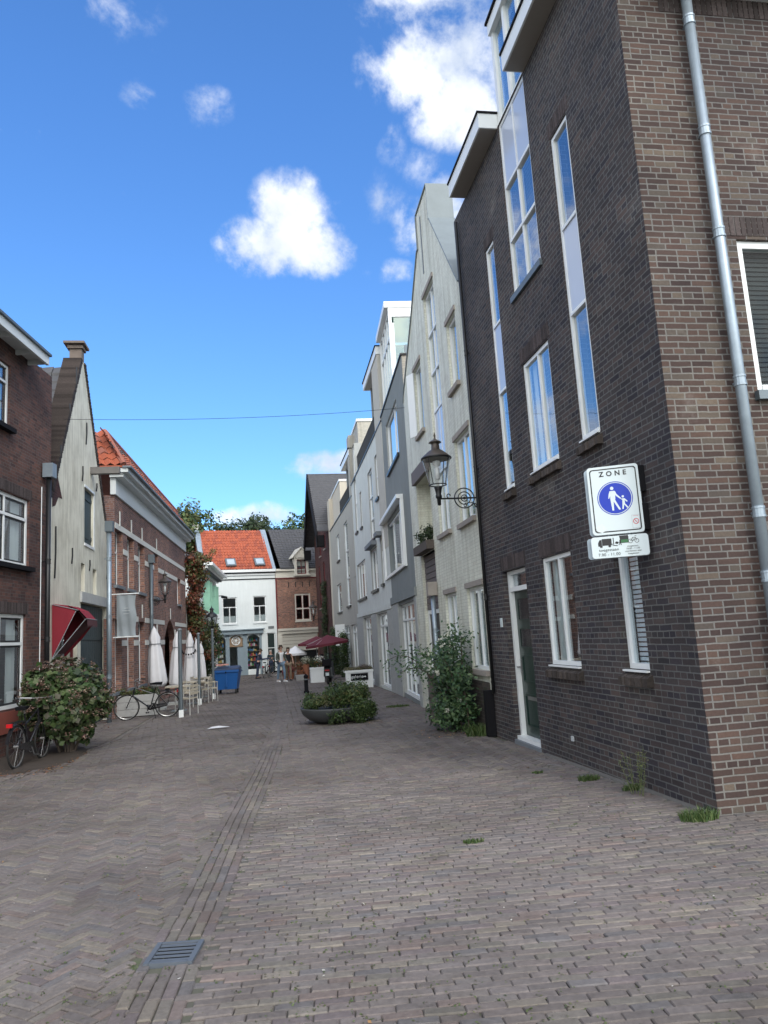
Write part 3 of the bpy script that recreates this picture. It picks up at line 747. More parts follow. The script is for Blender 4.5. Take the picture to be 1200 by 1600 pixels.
mb = MB(); F.box(mb, .005, gA[0]-.01, -.6, bz4-.06, .002, .04); mb.build('pillar', 'concrete', h); mb = MB(); F.box(mb, gA[1]+.01, gB[0]-.01, -.6, bz4-.06, .002, .04); mb.build('pillar', 'concrete', h); mb = MB(); F.box(mb, gB[1]+.01, gC[0]-.01, -.6, bz4-.06, .002, .04); mb.build('pillar', 'concrete', h)
mb = MB(); F.box(mb, 0, E4, zt4+.002, zt4+.05, -.3, .04); mb.build('parapet_cap', 'dark_metal', h)
# pier with canopy
zc4 = F.uz(583, 557)[1]; pu = F.uz(596, 660)[0]
mb = MB(); F.box(mb, .02, up, zt4-4.2, zc4-.3, -2.5, .015) if False else F.box(mb, .02, up, 4.6, zc4-.3, -2.5, .015); mb.build('pier', 'pier_plaster', h)
mb = MB(); ue = F.uz(569, 607)[0]; F.box(mb, .02, min(ue, 6), zc4-.28, zc4, -2.6, .05); cn = mb.build('canopy', 'white_paint', h)
mb = MB(); F.box(mb, .1, min(ue, 6)-.05, zc4-.285, zc4-.282, -2.55, 0); mb.build('soffit', 'soffit', cn)
mb = MB(); F.box(mb, 0, min(ue, 6)+.03, zc4+.002, zc4+.04, -2.6, .08); mb.build('roof_edge', 'black', cn)
mb = MB(); uq = min(ue, 6)-.3; mb.tube([P(uq, zt4, -.25), P(uq, zc4-.3, -.25)], .045, 8); mb.build('canopy_post', 'steel_paint', cn)
def railing(F, u0, u1, z, h_, parent, o=-.12):
    mb = MB(); mb.tube([F.pt(u0, z+h_, o), F.pt(u1, z+h_, o)], .02, 6); mb.tube([F.pt(u0, z+.08, o), F.pt(u1, z+.08, o)], .012, 5)
    n = int((u1-u0)/.12)
    for i in range(n+1):
        u = u0+(u1-u0)*i/n; mb.tube([F.pt(u, z+.05, o), F.pt(u, z+h_, o)], .009, 4, False)
    return mb.build('balcony_railing', 'dark_metal', parent)
railing(F, up+.1, E4-.1, zt4, .95, h)
# set back top storey at the far end of the terrace
zt5 = F.uz(556, 659.5, -.2)[1]; ub0 = F.uz(557, 670, -.2)[0]; ub1 = F.uz(545, 700, -.2)[0]
mb = MB(); F.box(mb, ub0, ub1, zt4-.5, zt5, -5, -.25); mb.build('top_storey', 'beige_brick', h)
mb = MB(); F.box(mb, ub0-.05, ub1, zt5+.002, zt5+.12, -5, -.2); mb.build('top_storey_cornice', 'white_paint', h)
R4F = F; ZT5 = zt5
# ---- beige house
x5 = F.pt(E4+.01, 0); F = Fac(x5.x, x5.y, 0.0); P = F.pt
h = thing('beige_house', (x5.x, x5.y, 0), 'beige olive plastered house with narrow roof balcony, farthest of the modern row on the right', 'house')
E5 = F.uz(519, 900)[0]; zt_5 = F.uz(544, 785)[1]
E5 = min(E5, 17.5)
wn(F, h, (525.5, 839), (531.5, 874), sill='dark_metal', curtain=('drape', .5, .5))
wn(F, h, (536.5, 820), (549, 945), rows=(.33, .66), sill='dark_metal', curtain=('drape', .5, .5))
wn(F, h, (526.5, 915), (535, 955), sill='dark_metal', curtain=('drape', .5, .5))
bz5 = F.uz(545, 974)[1]
gD = (.8, 3.2, -.35, bz5-.1); gE = (4.0, 7, -.4, bz5-.1)
for g in (gD, gE): win(F, h, g, cols=(.5,), rows=(.85,), fw=.08, rec=.12, sill=None, curtain=('drape', .5, .5), name='glazed_door')
F.wall('wall', [(0, -.8), (E5, -.9), (E5, zt_5), (0, zt_5)], 'olive_plaster', h, depth=9, rec=.28, reveal='concrete')
mb = MB(); F.box(mb, 0, E5, zt_5+.002, zt_5+.06, -.3, .04); mb.build('parapet_cap', 'dark_metal', h)
zp = F.uz(551, 700)[1]; 
mb = MB(); pe = F.uz(549, 760)[0]; F.box(mb, .01, max(pe, .8), 4.5, ZT5-.15, -2.5, .02); mb.build('pier', 'olive_plaster', h)
zc5 = F.uz(546, 700)[1]; ue = min(F.uz(533, 722)[0], 9)
mb = MB(); F.box(mb, .05, ue, zc5-.3, zc5, -2.6, .05); cn = mb.build('canopy', 'white_paint', h)
mb = MB(); F.box(mb, 0, ue+.03, zc5+.002, zc5+.05, -2.6, .08); mb.build('roof_edge', 'black', cn)
mb = MB(); uq = ue-.4; mb.tube([P(uq, zt_5, -.25), P(uq, zc5-.3, -.25)], .06, 8); mb.build('canopy_post', 'steel_paint', cn)
railing(F, 1.2, F.uz(529, 815)[0], zt_5, .95, h)
zq = F.uz(530, 750, -.2)[1]; ua = F.uz(530, 770, -.2)[0]; ub = F.uz(513.5, 800, -.2)[0]
mb = MB(); F.box(mb, ua, ub, zt_5-3, zq, -5, -.25); mb.build('top_storey', 'cream_plaster', h)
mb = MB(); F.box(mb, ua-.05, ub+.03, zq+.002, zq+.12, -5.05, -.2); mb.build('top_storey_cornice', 'white_paint', h)
mb = MB(); F.box(mb, ua-.02, ua-.005, zt_5+.1, zq-.5, -3, -.7); mb.build('terrace_door', 'glass', h)
mb = MB(); F.box(mb, E5+.01, E5+1.4, -1, F.uz(516, 773)[1], -4, -.02); mb.build('end_pier', 'cream_plaster', h)
R5F = F
# ---- maroon gabled house beyond
F = Fac(4.5, 49.6, -2.5); P = F.pt
h = thing('maroon_gable_house', (4.5, 49.6, -.5), 'narrow maroon brick house with steep dark tiled roof and black bargeboards beyond the beige row', 'house')
LG = 8
ez = F.uz(513, 822)[1]; rz_ = atY(492, 743, 53.6)[2]
for (pa, pb) in (((499, 822), (502, 868)), ((506.5, 822), (509, 856)), ((500, 884), (503, 950)), ((507, 877), (510, 940))):
    q = F.rect(pa, pb); q = (q[0], q[0]+.9, q[2], min(q[3], ez-.2)); win(F, h, q, sill='stone', fw=.06, glass='glass', frame='maroon_paint')
F.wall('wall', [(0, -1), (LG, -1), (LG, ez), (LG/2, rz_-.2), (0, ez)], 'maroon_brick', h, depth=10)
OV = .75
mb = MB(); pz = (rz_-ez)/(LG/2)
rows = 26
for sgn in (1, -1):
    for i in range(rows):
        t0, t1 = i/rows, (i+1)/rows+.01
        ua, ub = (LG/2)*(1-t0), (LG/2)*(1-t1)
        if sgn == 1: a_, b_ = LG/2-ua, LG/2-ub
        else: a_, b_ = LG/2+ua, LG/2+ub
        za, zb_ = ez+(rz_-ez)*t0, ez+(rz_-ez)*t1
        off = -.35 if i == 0 else 0
        if i == 0: a_ += -sgn*.35*1; za -= .35*pz
        mb.hexa([P(a_, za+.06, -10), P(b_, zb_+.02, -10), P(b_, zb_+.02, OV), P(a_, za+.06, OV), P(a_, za+.13, -10), P(b_, zb_+.06, -10), P(b_, zb_+.06, OV), P(a_, za+.13, OV)])
mb.build('roof', 'dark_tile', h)
mb = MB()
for sgn in (-1, 1):
    ua, ub = LG/2+sgn*(LG/2+.45), LG/2
    za = ez-.45*pz; ub_ = ub
    mb.hexa([P(ua, za-.75, OV-.02), P(ub_, rz_-.75, OV-.02), P(ub_, rz_-.75, OV+.08), P(ua, za-.75, OV+.08), P(ua, za+.1, OV-.02), P(ub_, rz_+.12, OV-.02), P(ub_, rz_+.12, OV+.08), P(ua, za+.1, OV+.08)])
    F.box(mb, min(ua, ua-sgn*.5), max(ua, ua-sgn*.5), za-.85, za-.1, .3, OV+.07)
mb.build('bargeboard', 'black', h)
R7F = F
# ================================================================== LEFT ROW
# ---- brown brick house
F = Fac(-4.42, 16.9, 7.6, -1); P = F.pt
h = thing('brown_house', (-4.42, 16.9, 0), 'reddish brown brick house with white eaves and white framed windows at the left edge', 'house')
def rw(F, a, b): return F.rect(a, b)
W1 = F.rect((0, 765), (45, 889)); W1 = (W1[1]-2.3 if False else F.uz(45, 880)[0]-2.4, F.uz(45, 880)[0], F.uz(44, 887)[1], F.uz(45, 782)[1])
win(F, h, W1, cols=(.2, .6), rows=(.7,), fw=.07, rec=.08, sill='black', inner='dark_metal', curtain=('drape', .2, .2), sillout=.12)
u_ = F.uz(40, 1000)[0]; W0 = (u_-2.4, u_, F.uz(30, 1105)[1], F.uz(36, 960)[1])
win(F, h, W0, cols=(.2, .6), rows=(.68,), fw=.07, rec=.08, sill=None, inner='dark_metal', curtain=('drape', .2, .2))
u_ = F.uz(16, 620)[0]; W2 = (u_-1.4, u_, F.uz(14, 670)[1], F.uz(16, 572)[1])
win(F, h, W2, cols=(.5,), rows=(.72,), fw=.06, rec=.08, sill='black', inner='dark_metal', curtain=('drape', .2, .2), sillout=.12)
zL = F.uz(74, 572)[1]
F.wall('wall', [(-9, -.5), (0, -.5), (0, F.uz(76, 585)[1]), (-9, F.uz(76, 585)[1])], 'left_brick', h, depth=8, rec=.1)
for q in (W1, W0): mb = MB(); soldier(F, mb, q[0]-.1, q[1]+.1, q[3]+.01, q[3]+.22); mb.build('window_lintel', 'lintel_red', h)
mb = MB(); F.box(mb, W0[0], W0[1]+.05, W0[2]-.42, W0[2]-.03, .002, .03); mb.build('sill_panel', 'rust', h)
ue_, zf0 = F.uz(77, 571, .42); zf1 = F.uz(78.5, 559, .42)[1]
mb = MB(); F.box(mb, -9.2, ue_, zf0, zf1, .36, .42); F.box(mb, -9.2, ue_, zf1-.06, zf1-.03, 0, .36)
F.box(mb, ue_-.05, ue_, zf0+.02, zf1-.062, 0, .36); ev = mb.build('eaves', 'eave_paint', h)
for i in range(5): mb = MB(); F.box(mb, ue_-.6-i*.9, ue_-.54-i*.9, zf1-.15, zf1-.062, .0, .355); mb.build('rafter_end', 'eave_paint', ev)
mb = MB(); F.box(mb, -9.2, ue_+.02, zf1+.002, zf1+.05, .32, .47); mb.build('gutter', 'zinc_dark', h)
mb = MB(); mb.hexa([P(-9, zf1-.02, -4), P(ue_, zf1-.02, -4), P(ue_, zf1-.02, .34), P(-9, zf1-.02, .34), P(-9, zf1+2.4, -4), P(ue_, zf1+2.4, -4), P(ue_, zf1+2.4, -3.9), P(-9, zf1+2.4, -3.9)]); mb.build('roof', 'maroon_tile', h)
mb = MB(); u_ = F.uz(62, 900)[0]; mb.tube([P(u_, .5, .02), P(u_, F.uz(62, 760)[1], .02)], .01, 5); mb.build('cable', 'white_paint', h)
L1F = F
# ---- white gable house
F = Fac(-4.42, 16.93, 0, -1); P = F.pt
h = thing('whitewashed_gable_house', (-4.42, 16.93, 0), 'narrow whitewashed gable house with hoist beam and dark hatch, on the left', 'house')
E6 = 5.95
q = F.rect((132, 762), (149.5, 858)); hatch = (q[0], q[0]+1.05, q[2], F.uz(140, 768)[1])
n1 = F.rect((126.5, 879), (130, 930)); n1 = (n1[0], n1[0]+.42, n1[2], n1[3]); n2 = F.rect((145, 888), (151, 937)); n2 = (n2[0], n2[0]+.45, n1[2]-.02, n1[3]-.02)
for q in (n1, n2): win(F, h, q, fw=.03, rec=.14, frame='dark_metal', sill=None)
F.holes.append(hatch)
mb = MB(); F.box(mb, hatch[0]+.01, hatch[1]-.01, hatch[2]+.01, hatch[3]-.01, -.12, -.06)
for zz in (.15, .85): F.box(mb, hatch[0]+.02, hatch[1]-.02, hatch[2]+(hatch[3]-hatch[2])*zz-.05, hatch[2]+(hatch[3]-hatch[2])*zz+.05, -.059, -.04)
ht = mb.build('hatch', 'teal_dark', h)
mb = MB(); F.box(mb, hatch[0]-.05, hatch[1]+.05, hatch[3]+.002, hatch[3]+.06, -.05, .03); F.box(mb, hatch[0]-.05, hatch[1]+.05, hatch[2]-.07, hatch[2]-.002, -.05, .03); F.box(mb, hatch[1]+.002, hatch[1]+.05, hatch[2], hatch[3], -.05, .02); mb.build('hatch_frame', 'white_paint', ht)
# big barn door
bu0 = F.uz(126, 1000)[0]; bu1 = F.uz(166, 1000)[0]; bzt = F.uz(150, 946)[1]
F.holes.append((bu0, bu1, -.25, bzt))
mb = MB(); k = 12
for i in range(k): F.box(mb, bu0+.02+(bu1-bu0-.04)*i/k+.006, bu0+.02+(bu1-bu0-.04)*(i+1)/k-.006, -.2, bzt-.03, -.13, -.1)
F.box(mb, bu0+.02, bu1-.02, -.2, bzt-.03, -.16, -.131)
for zz in (.3, 1.1, 2.0): F.box(mb, bu0+.05, bu1-.05, zz, zz+.09, -.098, -.085)
mb.build('barn_door', 'teal_dark', h)
mb = MB(); F.box(mb, bu0-.12, bu1+.12, bzt+.003, bzt+.26, .002, .06); F.box(mb, bu1+.002, bu1+.12, -.3, bzt, .002, .05); mb.build('door_lintel', 'pale_stone', h)
# shop opening below awning
su0, su1 = .35, bu0-.35; szt = F.uz(100, 960)[1]
F.holes.append((su0, su1, -.2, szt))
win(F, h, (su0, su1, .5, szt), hole=False, fw=.06, rec=.12, sill=None, frame='maroon_paint')
mb = MB(); F.box(mb, su0, su1, -.25, .5, -.15, -.1); mb.build('shop_panel', 'maroon_paint', h)
ap = F.uz(115, 556); e1 = F.uz(83, 715); er = F.uz(163, 800)
apu = E6/2-.1; apz = F.uz(116.5, 545)[1]; eZ = 5.05
out = [(0, -.4), (E6, -.4), (E6, eZ), (apu+.12, apz), (apu-.12, apz), (0, eZ)]
F.wall('wall', out, 'old_plaster', h, depth=.4)
mb = MB()
for (p, q) in (((E6, eZ), (apu+.12, apz)), ((0, eZ), (apu-.12, apz))):
    sg = 1 if p[0] > 3 else -1
    n = 60
    for i in range(n):
        t0, t1 = i/n, (i+1)/n
        a_ = p[0]+(q[0]-p[0])*t0; b_ = p[0]+(q[0]-p[0])*t1; za = p[1]+(q[1]-p[1])*t0; zb_ = p[1]+(q[1]-p[1])*t1
        u_in = b_-sg*.02; u_out = a_+sg*.12
        k_ = rnd.uniform(.6, 1.3); mb.col = (.062*k_, .05*k_, .046*k_); F.box(mb, min(u_in, u_out), max(u_in, u_out), za+.004, zb_-.004, -.42, .03+rnd.uniform(-.005, .005))
mb.build('gable_edge', 'edge_brick', h)
mb = MB(); F.box(mb, apu-.14, apu+.14, apz, apz+.4, -.3, .0); F.box(mb, apu-.2, apu+.2, apz+.3, apz+.38, -.34, .04); F.box(mb, apu-.3, apu+.3, apz+.4, apz+.46, -.42, .1); mb.build('gable_finial', 'pale_stone_brown', h)
mb = MB(); P = F.pt
for i in range(14):
    for sg in (-1, 1):
        ua = apu+sg*(E6/2)*(1-i/14); ub = apu+sg*(E6/2)*(1-(i+1)/14)
        za = eZ-.1+(apz-eZ-.1)*i/14; zb_ = eZ-.1+(apz-eZ-.1)*(i+1)/14
        for j in range(22):
            o0 = -.42-j*.3
            mb.cur = 1 if rnd.random() < .12 else 0
            mb.hexa([P(ua, za, o0-.29), P(ub, zb_, o0-.29), P(ub, zb_, o0), P(ua, za, o0), P(ua, za+.09, o0-.29), P(ub, zb_+.03, o0-.29), P(ub, zb_+.06, o0), P(ua, za+.12, o0)])
mb.cur = 0
mb.build('roof', ['dark_tile', 'worn_tile'], h)
mb = MB(); F.box(mb, .02, E6-.02, -.4, eZ-.1, -7, -.41); mb.build('house_body', 'left_brick', h)
bu, bzm = F.uz(142, 736); mb = MB(); F.box(mb, bu-.09, bu+.09, bzm-.09, bzm+.09, -.1, .75); mb.build('hoist_beam', 'old_wood', h)
# exposed brick patch
pts = [F.uz(*p) for p in ((82, 745), (81, 792), (86, 790), (91, 777), (97, 780), (93, 760), (88, 735), (86, 712))]
mb = MB(); mb.add([P(u, z, .006) for u, z in pts], [list(range(len(pts)))]); mb.build('exposed_brick', 'maroon_brick', h)
for (x_, ya, yb) in ((118, 573, 602), (107.5, 630, 656), (134, 660, 695), (93, 695, 718), (85, 822, 904), (111.5, 856, 881), (128, 728, 752), (139, 875, 892), (166, 885, 905), (150, 755, 768)):
    u, za = F.uz(x_, ya); u2, zb_ = F.uz(x_, yb); u = (u+u2)/2
    mb = MB(); mb.tube([P(u+.03, za, .02), P(u-.0, (za+zb_)/2, .03), P(u-.03, zb_, .02)], .018, 5); mb.build('wall_anchor', 'dark_metal', h)
L2F = F
pipe(L1F, (76, 745), (74, 1000), .05, 'dark_metal', 'black drainpipe with grey hopper between the brown brick house and the whitewashed gable house', z0=-.1, off=.12, brk=(2, 3.6), hopper='zinc')
# awning
mb = MB(); a0, a1 = .12, F.uz(150, 975, .7)[0]; zt_ = F.uz(100, 948)[1]; zf = F.uz(150, 972)[1]; outw = 1.05
t = thing('shop_awning', P((a0+a1)/2, 1.8, 0), 'half folded red fabric awning with white trim on the whitewashed gable house', 'awning')
seg = 10
prof = [(0, zt_), (.32, zt_-.05), (.55, zt_-.16), (.7, zt_-.34)]
for i in range(seg):
    ua, ub = a0+(a1-a0)*i/seg, a0+(a1-a0)*(i+1)/seg
    for k in range(3):
        w0 = .02*sin(i*2.1+k); w1 = .02*sin((i+1)*2.1+k)
        mb.quad(P(ua, prof[k][1]+w0, prof[k][0]+.01), P(ub, prof[k][1]+w1, prof[k][0]+.01), P(ub, prof[k+1][1]+w1, prof[k+1][0]+.01), P(ua, prof[k+1][1]+w0, prof[k+1][0]+.01))
zb0 = zt_-1.15
mb.add([P(a0, zt_, .01), P(a0, prof[1][1], .33), P(a0, prof[2][1]-.02, .5), P(a0-.01, zt_-.5, .33), P(a0-.02, zt_-.8, .2), P(a0, zb0, .02)], [[0, 1, 2, 3, 4, 5]])
mb.add([P(a1, zt_, .01), P(a1, prof[1][1], .33), P(a1, prof[2][1], .56), P(a1, prof[3][1], .71), P(a1, zt_-.75, .4), P(a1, zb0, .02)], [[0, 1, 2, 3, 4, 5]])
mb.build('canopy', 'red_fabric', t)
mb = MB()
for k in range(3): mb.quad(P(a0+.02, prof[k][1]-.03, prof[k][0]), P(a1-.02, prof[k][1]-.03, prof[k][0]), P(a1-.02, prof[k+1][1]-.03, prof[k+1][0]-.01), P(a0+.02, prof[k+1][1]-.03, prof[k+1][0]-.01))
mb.quad(P(a0+.1, prof[3][1]-.03, .68), P(a1-.02, prof[3][1]-.03, .68), P(a1-.02, zb0+.1, .04), P(a0+.3, zb0+.1, .04))
mb.build('shaded_underside', 'red_fabric_dark', t)  # darker red sheet under the canopy, its shade put into the colour
mb = MB()
for i in range(16):
    ua, ub = a0+(a1-a0)*i/16, a0+(a1-a0)*(i+1)/16
    mb.add([P(ua, prof[3][1]+.01, 0.72), P(ub, prof[3][1]+.01, 0.72), P(ub, prof[3][1]-.12, 0.73), P((ua+ub)/2, prof[3][1]-.19, 0.73), P(ua, prof[3][1]-.12, 0.73)], [[0, 1, 2, 3, 4]])
mb.build('valance', 'red_fabric_dark', t)
mb = MB()
mb.tube([P(a0-.02, zt_, .02), P(a0-.02, prof[2][1]+.01, .55)], .007, 5); mb.tube([P(a0-.02, zb0, .03), P(a0-.02, prof[3][1], .7)], .008, 5); mb.tube([P(a0-.02, zb0, .02), P(a0-.02, prof[2][1], .5)], .007, 5)
mb.tube([P(a0, prof[3][1], 0.72), P(a1, prof[3][1], 0.72)], .01, 6); mb.build('awning_arms', 'grey_fabric', t)

# ---- striped brick house
F = Fac(-4.2, 22.9, 2.1, -1); P = F.pt
h = thing('banded_brick_house', (-4.2, 22.9, 0), 'red brick house with white stone bands and white cornice, on the left', 'house')
E7 = F.uz(290, 930)[0]; zc7 = F.uz(186, 779)[1]
zT = F.uz(187, 752)[1]
wins = []
zw1, zw0 = F.uz(191, 832)[1], F.uz(191, 917)[1]
for x0, x1 in ((179.5, 192), (198.5, 209.5), (215.5, 226), (240, 247)):
    u0 = F.uz(x0, 880)[0]; u1 = F.uz(x1, 880)[0]; q = (u0, u1, zw0, zw1); wins.append(q)
    win(F, h, q, cols=(.5,), rows=(.62,), fw=.06, rec=.2, sill='grey_stone', inner='dark_metal', curtain=('blind', .62, 1, 'dark_blind'))
zg1, zg0 = F.uz(226, 972)[1], F.uz(226, 1068)[1]
for x0, x1 in ((176.5, 190), (199, 209), (216, 226.5)):
    u0 = F.uz(x0, 1000)[0]; u1 = F.uz(x1, 1000)[0]; q = (u0, u1, zg0, zg1); wins.append(q)
    win(F, h, q, cols=(.5,), rows=(.68,), fw=.06, rec=.2, sill='grey_stone', inner='dark_metal')
ua, ub = F.uz(257, 1000)[0], F.uz(274, 1000)[0]; zd = F.uz(265, 969)[1]
arc = F.arc(ua, ub, -.3, zd, (ub-ua)*.28, 10); F.holes.append(arc)
u0, u1 = F.uz(276.5, 900)[0], F.uz(281.5, 900)[0]; zq1 = F.uz(279, 897)[1]; q = (u0, u1, zw0, zw1-.5)
win(F, h, q, fw=.05, rec=.15, sill='grey_stone')
F.wall('wall', [(0, -.6), (E7, -.7), (E7, zc7), (0, zc7)], 'red_brick', h, depth=8, rec=.2)
mb = MB(); F.box(mb, ua, ub, -.3, zd+.02, -.6, -.55); mb.build('porch_door', 'maroon_paint', h)
mb = MB(); oc = -.0
F.box(mb, -.1, E7, zc7+.003, zc7+.5, -.1, .06); F.box(mb, -.2, E7, zc7+.502, zc7+.62, -.1, .3); F.box(mb, -.3, E7, zc7+.622, zc7+.74, -.1, .45)
mb.build('cornice', 'eave_paint', h)
mb = MB(); F.box(mb, -.35, E7, zc7+.742, zc7+.80, .3, .55); mb.build('gutter', 'zinc_dark', h)
bands = MB()
def band(z, zh, px=None):
    us = 0
    occ = sorted([(q[0], q[1]) for q in wins+[(ua, ub, -1, zd)]+[(u0, u1, zw0, zw1-.5)] if q[2] < z+zh and q[3] > z])
    for a_, b_ in occ+[(E7, E7)]:
        if a_-us > .1: bb = MB(); F.box(bb, us+.004, a_-.012, z, z+zh, .002, .02); bb.build('stone_band', 'white_stone', h)
        us = b_+.01
for zz in (zg1-.02, zg0+(zg1-zg0)*.62, zw0+(zw1-zw0)*.6, zw1+.0): band(zz, .17)
for c_, zk in [((q[0]+q[1])/2, q[3]+.12) for q in wins]+[((ua+ub)/2, zd+.04)]: mb = MB(); F.box(mb, c_-.055, c_+.055, zk, zk+.45, .021, .045); mb.build('keystone', 'white_stone', h)
# pantile roof
def pantiles(A, U_, V_, nu, nv, name, mats, parent, tw=None, amp=.045, pick=None, step=.035):
    """A eave corner, U_ vector along eave, V_ vector up slope"""
    A, U_, V_ = Vector(A), Vector(U_), Vector(V_); n = U_.cross(V_).normalized()
    if n.z < 0: n = -n
    mb = MB(); sx = [0, .2, .4, .6, .8, 1.0]; hx = [amp*.9, amp*.15, 0, amp*.25, amp*1.0, amp*.9]
    for j in range(nv):
        for i in range(nu):
            mb.cur = pick() if pick else 0
            vs = []
            jj = rnd.uniform(-.004, .006)
            for k in range(6):
                for (t, hh) in ((0, step), (1.06, 0)):
                    vs.append(A+U_*((i+sx[k])/nu)+V_*((j+t)/nv)+n*(hx[k]+hh+jj))
            for k in (0, 5): pass
            vs += [A+U_*((i+sx[k])/nu)+V_*(j/nv)+n*(-.01) for k in range(6)]
            mb.add(vs, [[2*k, 2*k+2, 2*k+3, 2*k+1] for k in range(5)]+[[12+k, 13+k, 2*k+2, 2*k] for k in range(5)])
    mb.cur = 0
    return mb.build(name, mats, parent)
za = zc7+.78
RN, RZ = .66, 1.2
rf = pantiles(P(-.3, za, .30), F.d*(E7+.3), -F.n*RN+Vector((0, 0, RZ)), int((E7+.3)/.26), 6, 'roof', ['worn_tile', 'orange_tile', 'dark_tile'], h, pick=lambda: rnd.choice([0, 0, 1, 0, 2, 0]))
# hipped near end
mb = MB(); mb.add([P(.30, za+RZ, .3-RN), P(.30, za+RZ, -7), P(E7, za+RZ+.4, -4), P(E7, za+RZ, .3-RN), P(E7, za, -7), P(E7, za, .2)], [[0, 3, 2], [0, 2, 1], [3, 5, 4, 2]]); mb.build('roof_back', 'worn_tile', h)
pantiles(P(-.3, za, .45), -F.n*7.4, F.d*2.7-F.n*(-0)+Vector((0, 0, 3.3)), 26, 12, 'roof_hip', ['orange_tile', 'worn_tile'], h, pick=lambda: rnd.choice([0, 1])) if False else None
mb = MB()
nv = 6
for j in range(nv):
    t0, t1 = j/nv, (j+1.05)/nv
    oa0, oa1 = .35-RN*t0, .35-RN*t1; ob0, ob1 = -7, -7
    n_ = max(3, int((oa0-ob0)/.26))
    for i in range(n_):
        f0, f1 = i/n_, (i+1)/n_
        p0 = P(-.3+.6*t0, za+RZ*t0+.05, oa0+(ob0-oa0)*f0); p1 = P(-.3+.6*t0, za+RZ*t0+.05, oa0+(ob0-oa0)*f1)
        p2 = P(-.3+.6*t1, za+RZ*t1+.02, oa1+(ob1-oa1)*f1); p3 = P(-.3+.6*t1, za+RZ*t1+.02, oa1+(ob1-oa1)*f0)
        m0 = (p0+p1)/2+Vector((0, -.02, .07)); m1 = (p2+p3)/2+Vector((0, -.02, .07))
        mb.cur = rnd.choice([0, 0, 1]); mb.quad(p0, m0, m1, p3); mb.quad(m0, p1, p2, m1)
        mb.quad(p0, p1, p1-Vector((0, 0, .06)), p0-Vector((0, 0, .06)))
mb.build('roof_hip', ['orange_tile', 'worn_tile'], h)
mb = MB(); mb.tube([P(-.3, za+.08, .33), P(.3, za+RZ+.05, .3-RN), P(E7, za+RZ+.05, .3-RN)], .09, 8); mb.build('ridge', 'worn_tile', h)
L3F = F
pipe(F, (170, 830), (171, 1122), .065, 'zinc', 'grey zinc drainpipe with dark hopper at the near corner of the banded brick house', z0=G(22.6), off=.12, brk=(1.0, 2.6, 4.2), hopper='zinc_dark')
pipe(F, (238, 880), (236, 1050), .06, 'zinc_dark', 'dark grey drainpipe with hopper carrying the wall lantern, middle of the banded brick house', z0=-.2, off=.1, brk=(1.2, 2.8), hopper='zinc_dark')
# ---- vine wall and green shutter house
x8 = F.pt(E7+.3, 0)
F = Fac(x8.x, x8.y, 2.1, -1); P = F.pt
F8 = F
h = thing('low_garden_building', (x8.x, x8.y, 0), 'low weathered grey building overgrown with vines, beyond the banded brick house', 'building')
u8 = F.uz(322, 960)[0]; u8 = min(u8, 15)
z8 = F.uz(290, 948)[1]
F.wall('wall', [(0, -.8), (u8, -.9), (u8, z8), (0, z8)], 'weathered', h, depth=5, holes=[])
mb = MB(); F.box(mb, -.1, u8, z8+.002, z8+.12, -5, .15); mb.build('roof_edge', 'old_wood', h)
F = Fac(x8.x+.15, x8.y+6.5, 2.1, -1); P = F.pt
h = thing('green_shutter_house', (F.p.x, F.p.y, 0), 'small white house with mint green shutters and moulded white cornice above the vines', 'house')
zc8 = F.uz(314, 895)[1]; ue8 = 9.5
wq = (1.2, 2.4, F.uz(320, 955)[1], F.uz(320, 912)[1])
win(F, h, wq, cols=(.5,), rows=(.5,), fw=.08)
win(F, h, (5.2, 6.4, wq[2], wq[3]), cols=(.5,), rows=(.5,), fw=.08)
F.wall('wall', [(0, -1), (ue8, -1), (ue8, zc8), (0, zc8)], 'white_plaster', h, depth=7)
for u in (wq[0]-.05, wq[1]+.05, 5.15, 6.45):
    mb = MB(); mb.obox(F.pt(u, (wq[2]+wq[3])/2, .25), F.n*.2, F.d*.025, Vector((0, 0, (wq[3]-wq[2])/2+.05)))
    mb.obox(F.pt(u-.03, (wq[2]+wq[3])/2+.5, .25), F.n*.15, F.d*.02, Vector((0, 0, .3))); mb.obox(F.pt(u-.03, (wq[2]+wq[3])/2-.4, .25), F.n*.15, F.d*.02, Vector((0, 0, .3)))
    mb.build('shutter', 'mint', h)
mb = MB(); F.box(mb, -.3, ue8, zc8+.002, zc8+.15, -7.2, .2); F.box(mb, -.4, ue8, zc8+.152, zc8+.32, -7.3, .5); F.box(mb, -.5, ue8, zc8+.322, zc8+.5, -7.4, .8); mb.build('cornice', 'white_paint', h)
for i in range(28): mb = MB(); F.box(mb, -.3+i*.34, -.14+i*.34, zc8+.05, zc8+.2, .202, .45); mb.build('cornice_bracket', 'grey_stone', h)
mb = MB(); mb.hexa([P(-.2, zc8+.5, -7), P(ue8, zc8+.5, -7), P(ue8, zc8+.5, .4), P(-.2, zc8+.5, .4), P(1.5, zc8+2.4, -4), P(ue8, zc8+2.4, -4), P(ue8, zc8+2.4, -3), P(1.5, zc8+2.4, -3)]); mb.build('roof', 'dark_tile', h)
cm = F.pt(ue8-.5, zc8-1.0, .6); mb = MB(); mb.tube([F.pt(ue8-.5, cm.z+.1, 0), F.pt(ue8-.5, cm.z+.1, .5)], .03); mb.obox(cm, (.14, -.2, -.05), (.08, .06, 0), (0, 0, .08)); tag(mb.build('security_camera', 'dark_metal', None, loc=cm), 'small dark camera on a bracket beside the mint green shutters', 'camera')

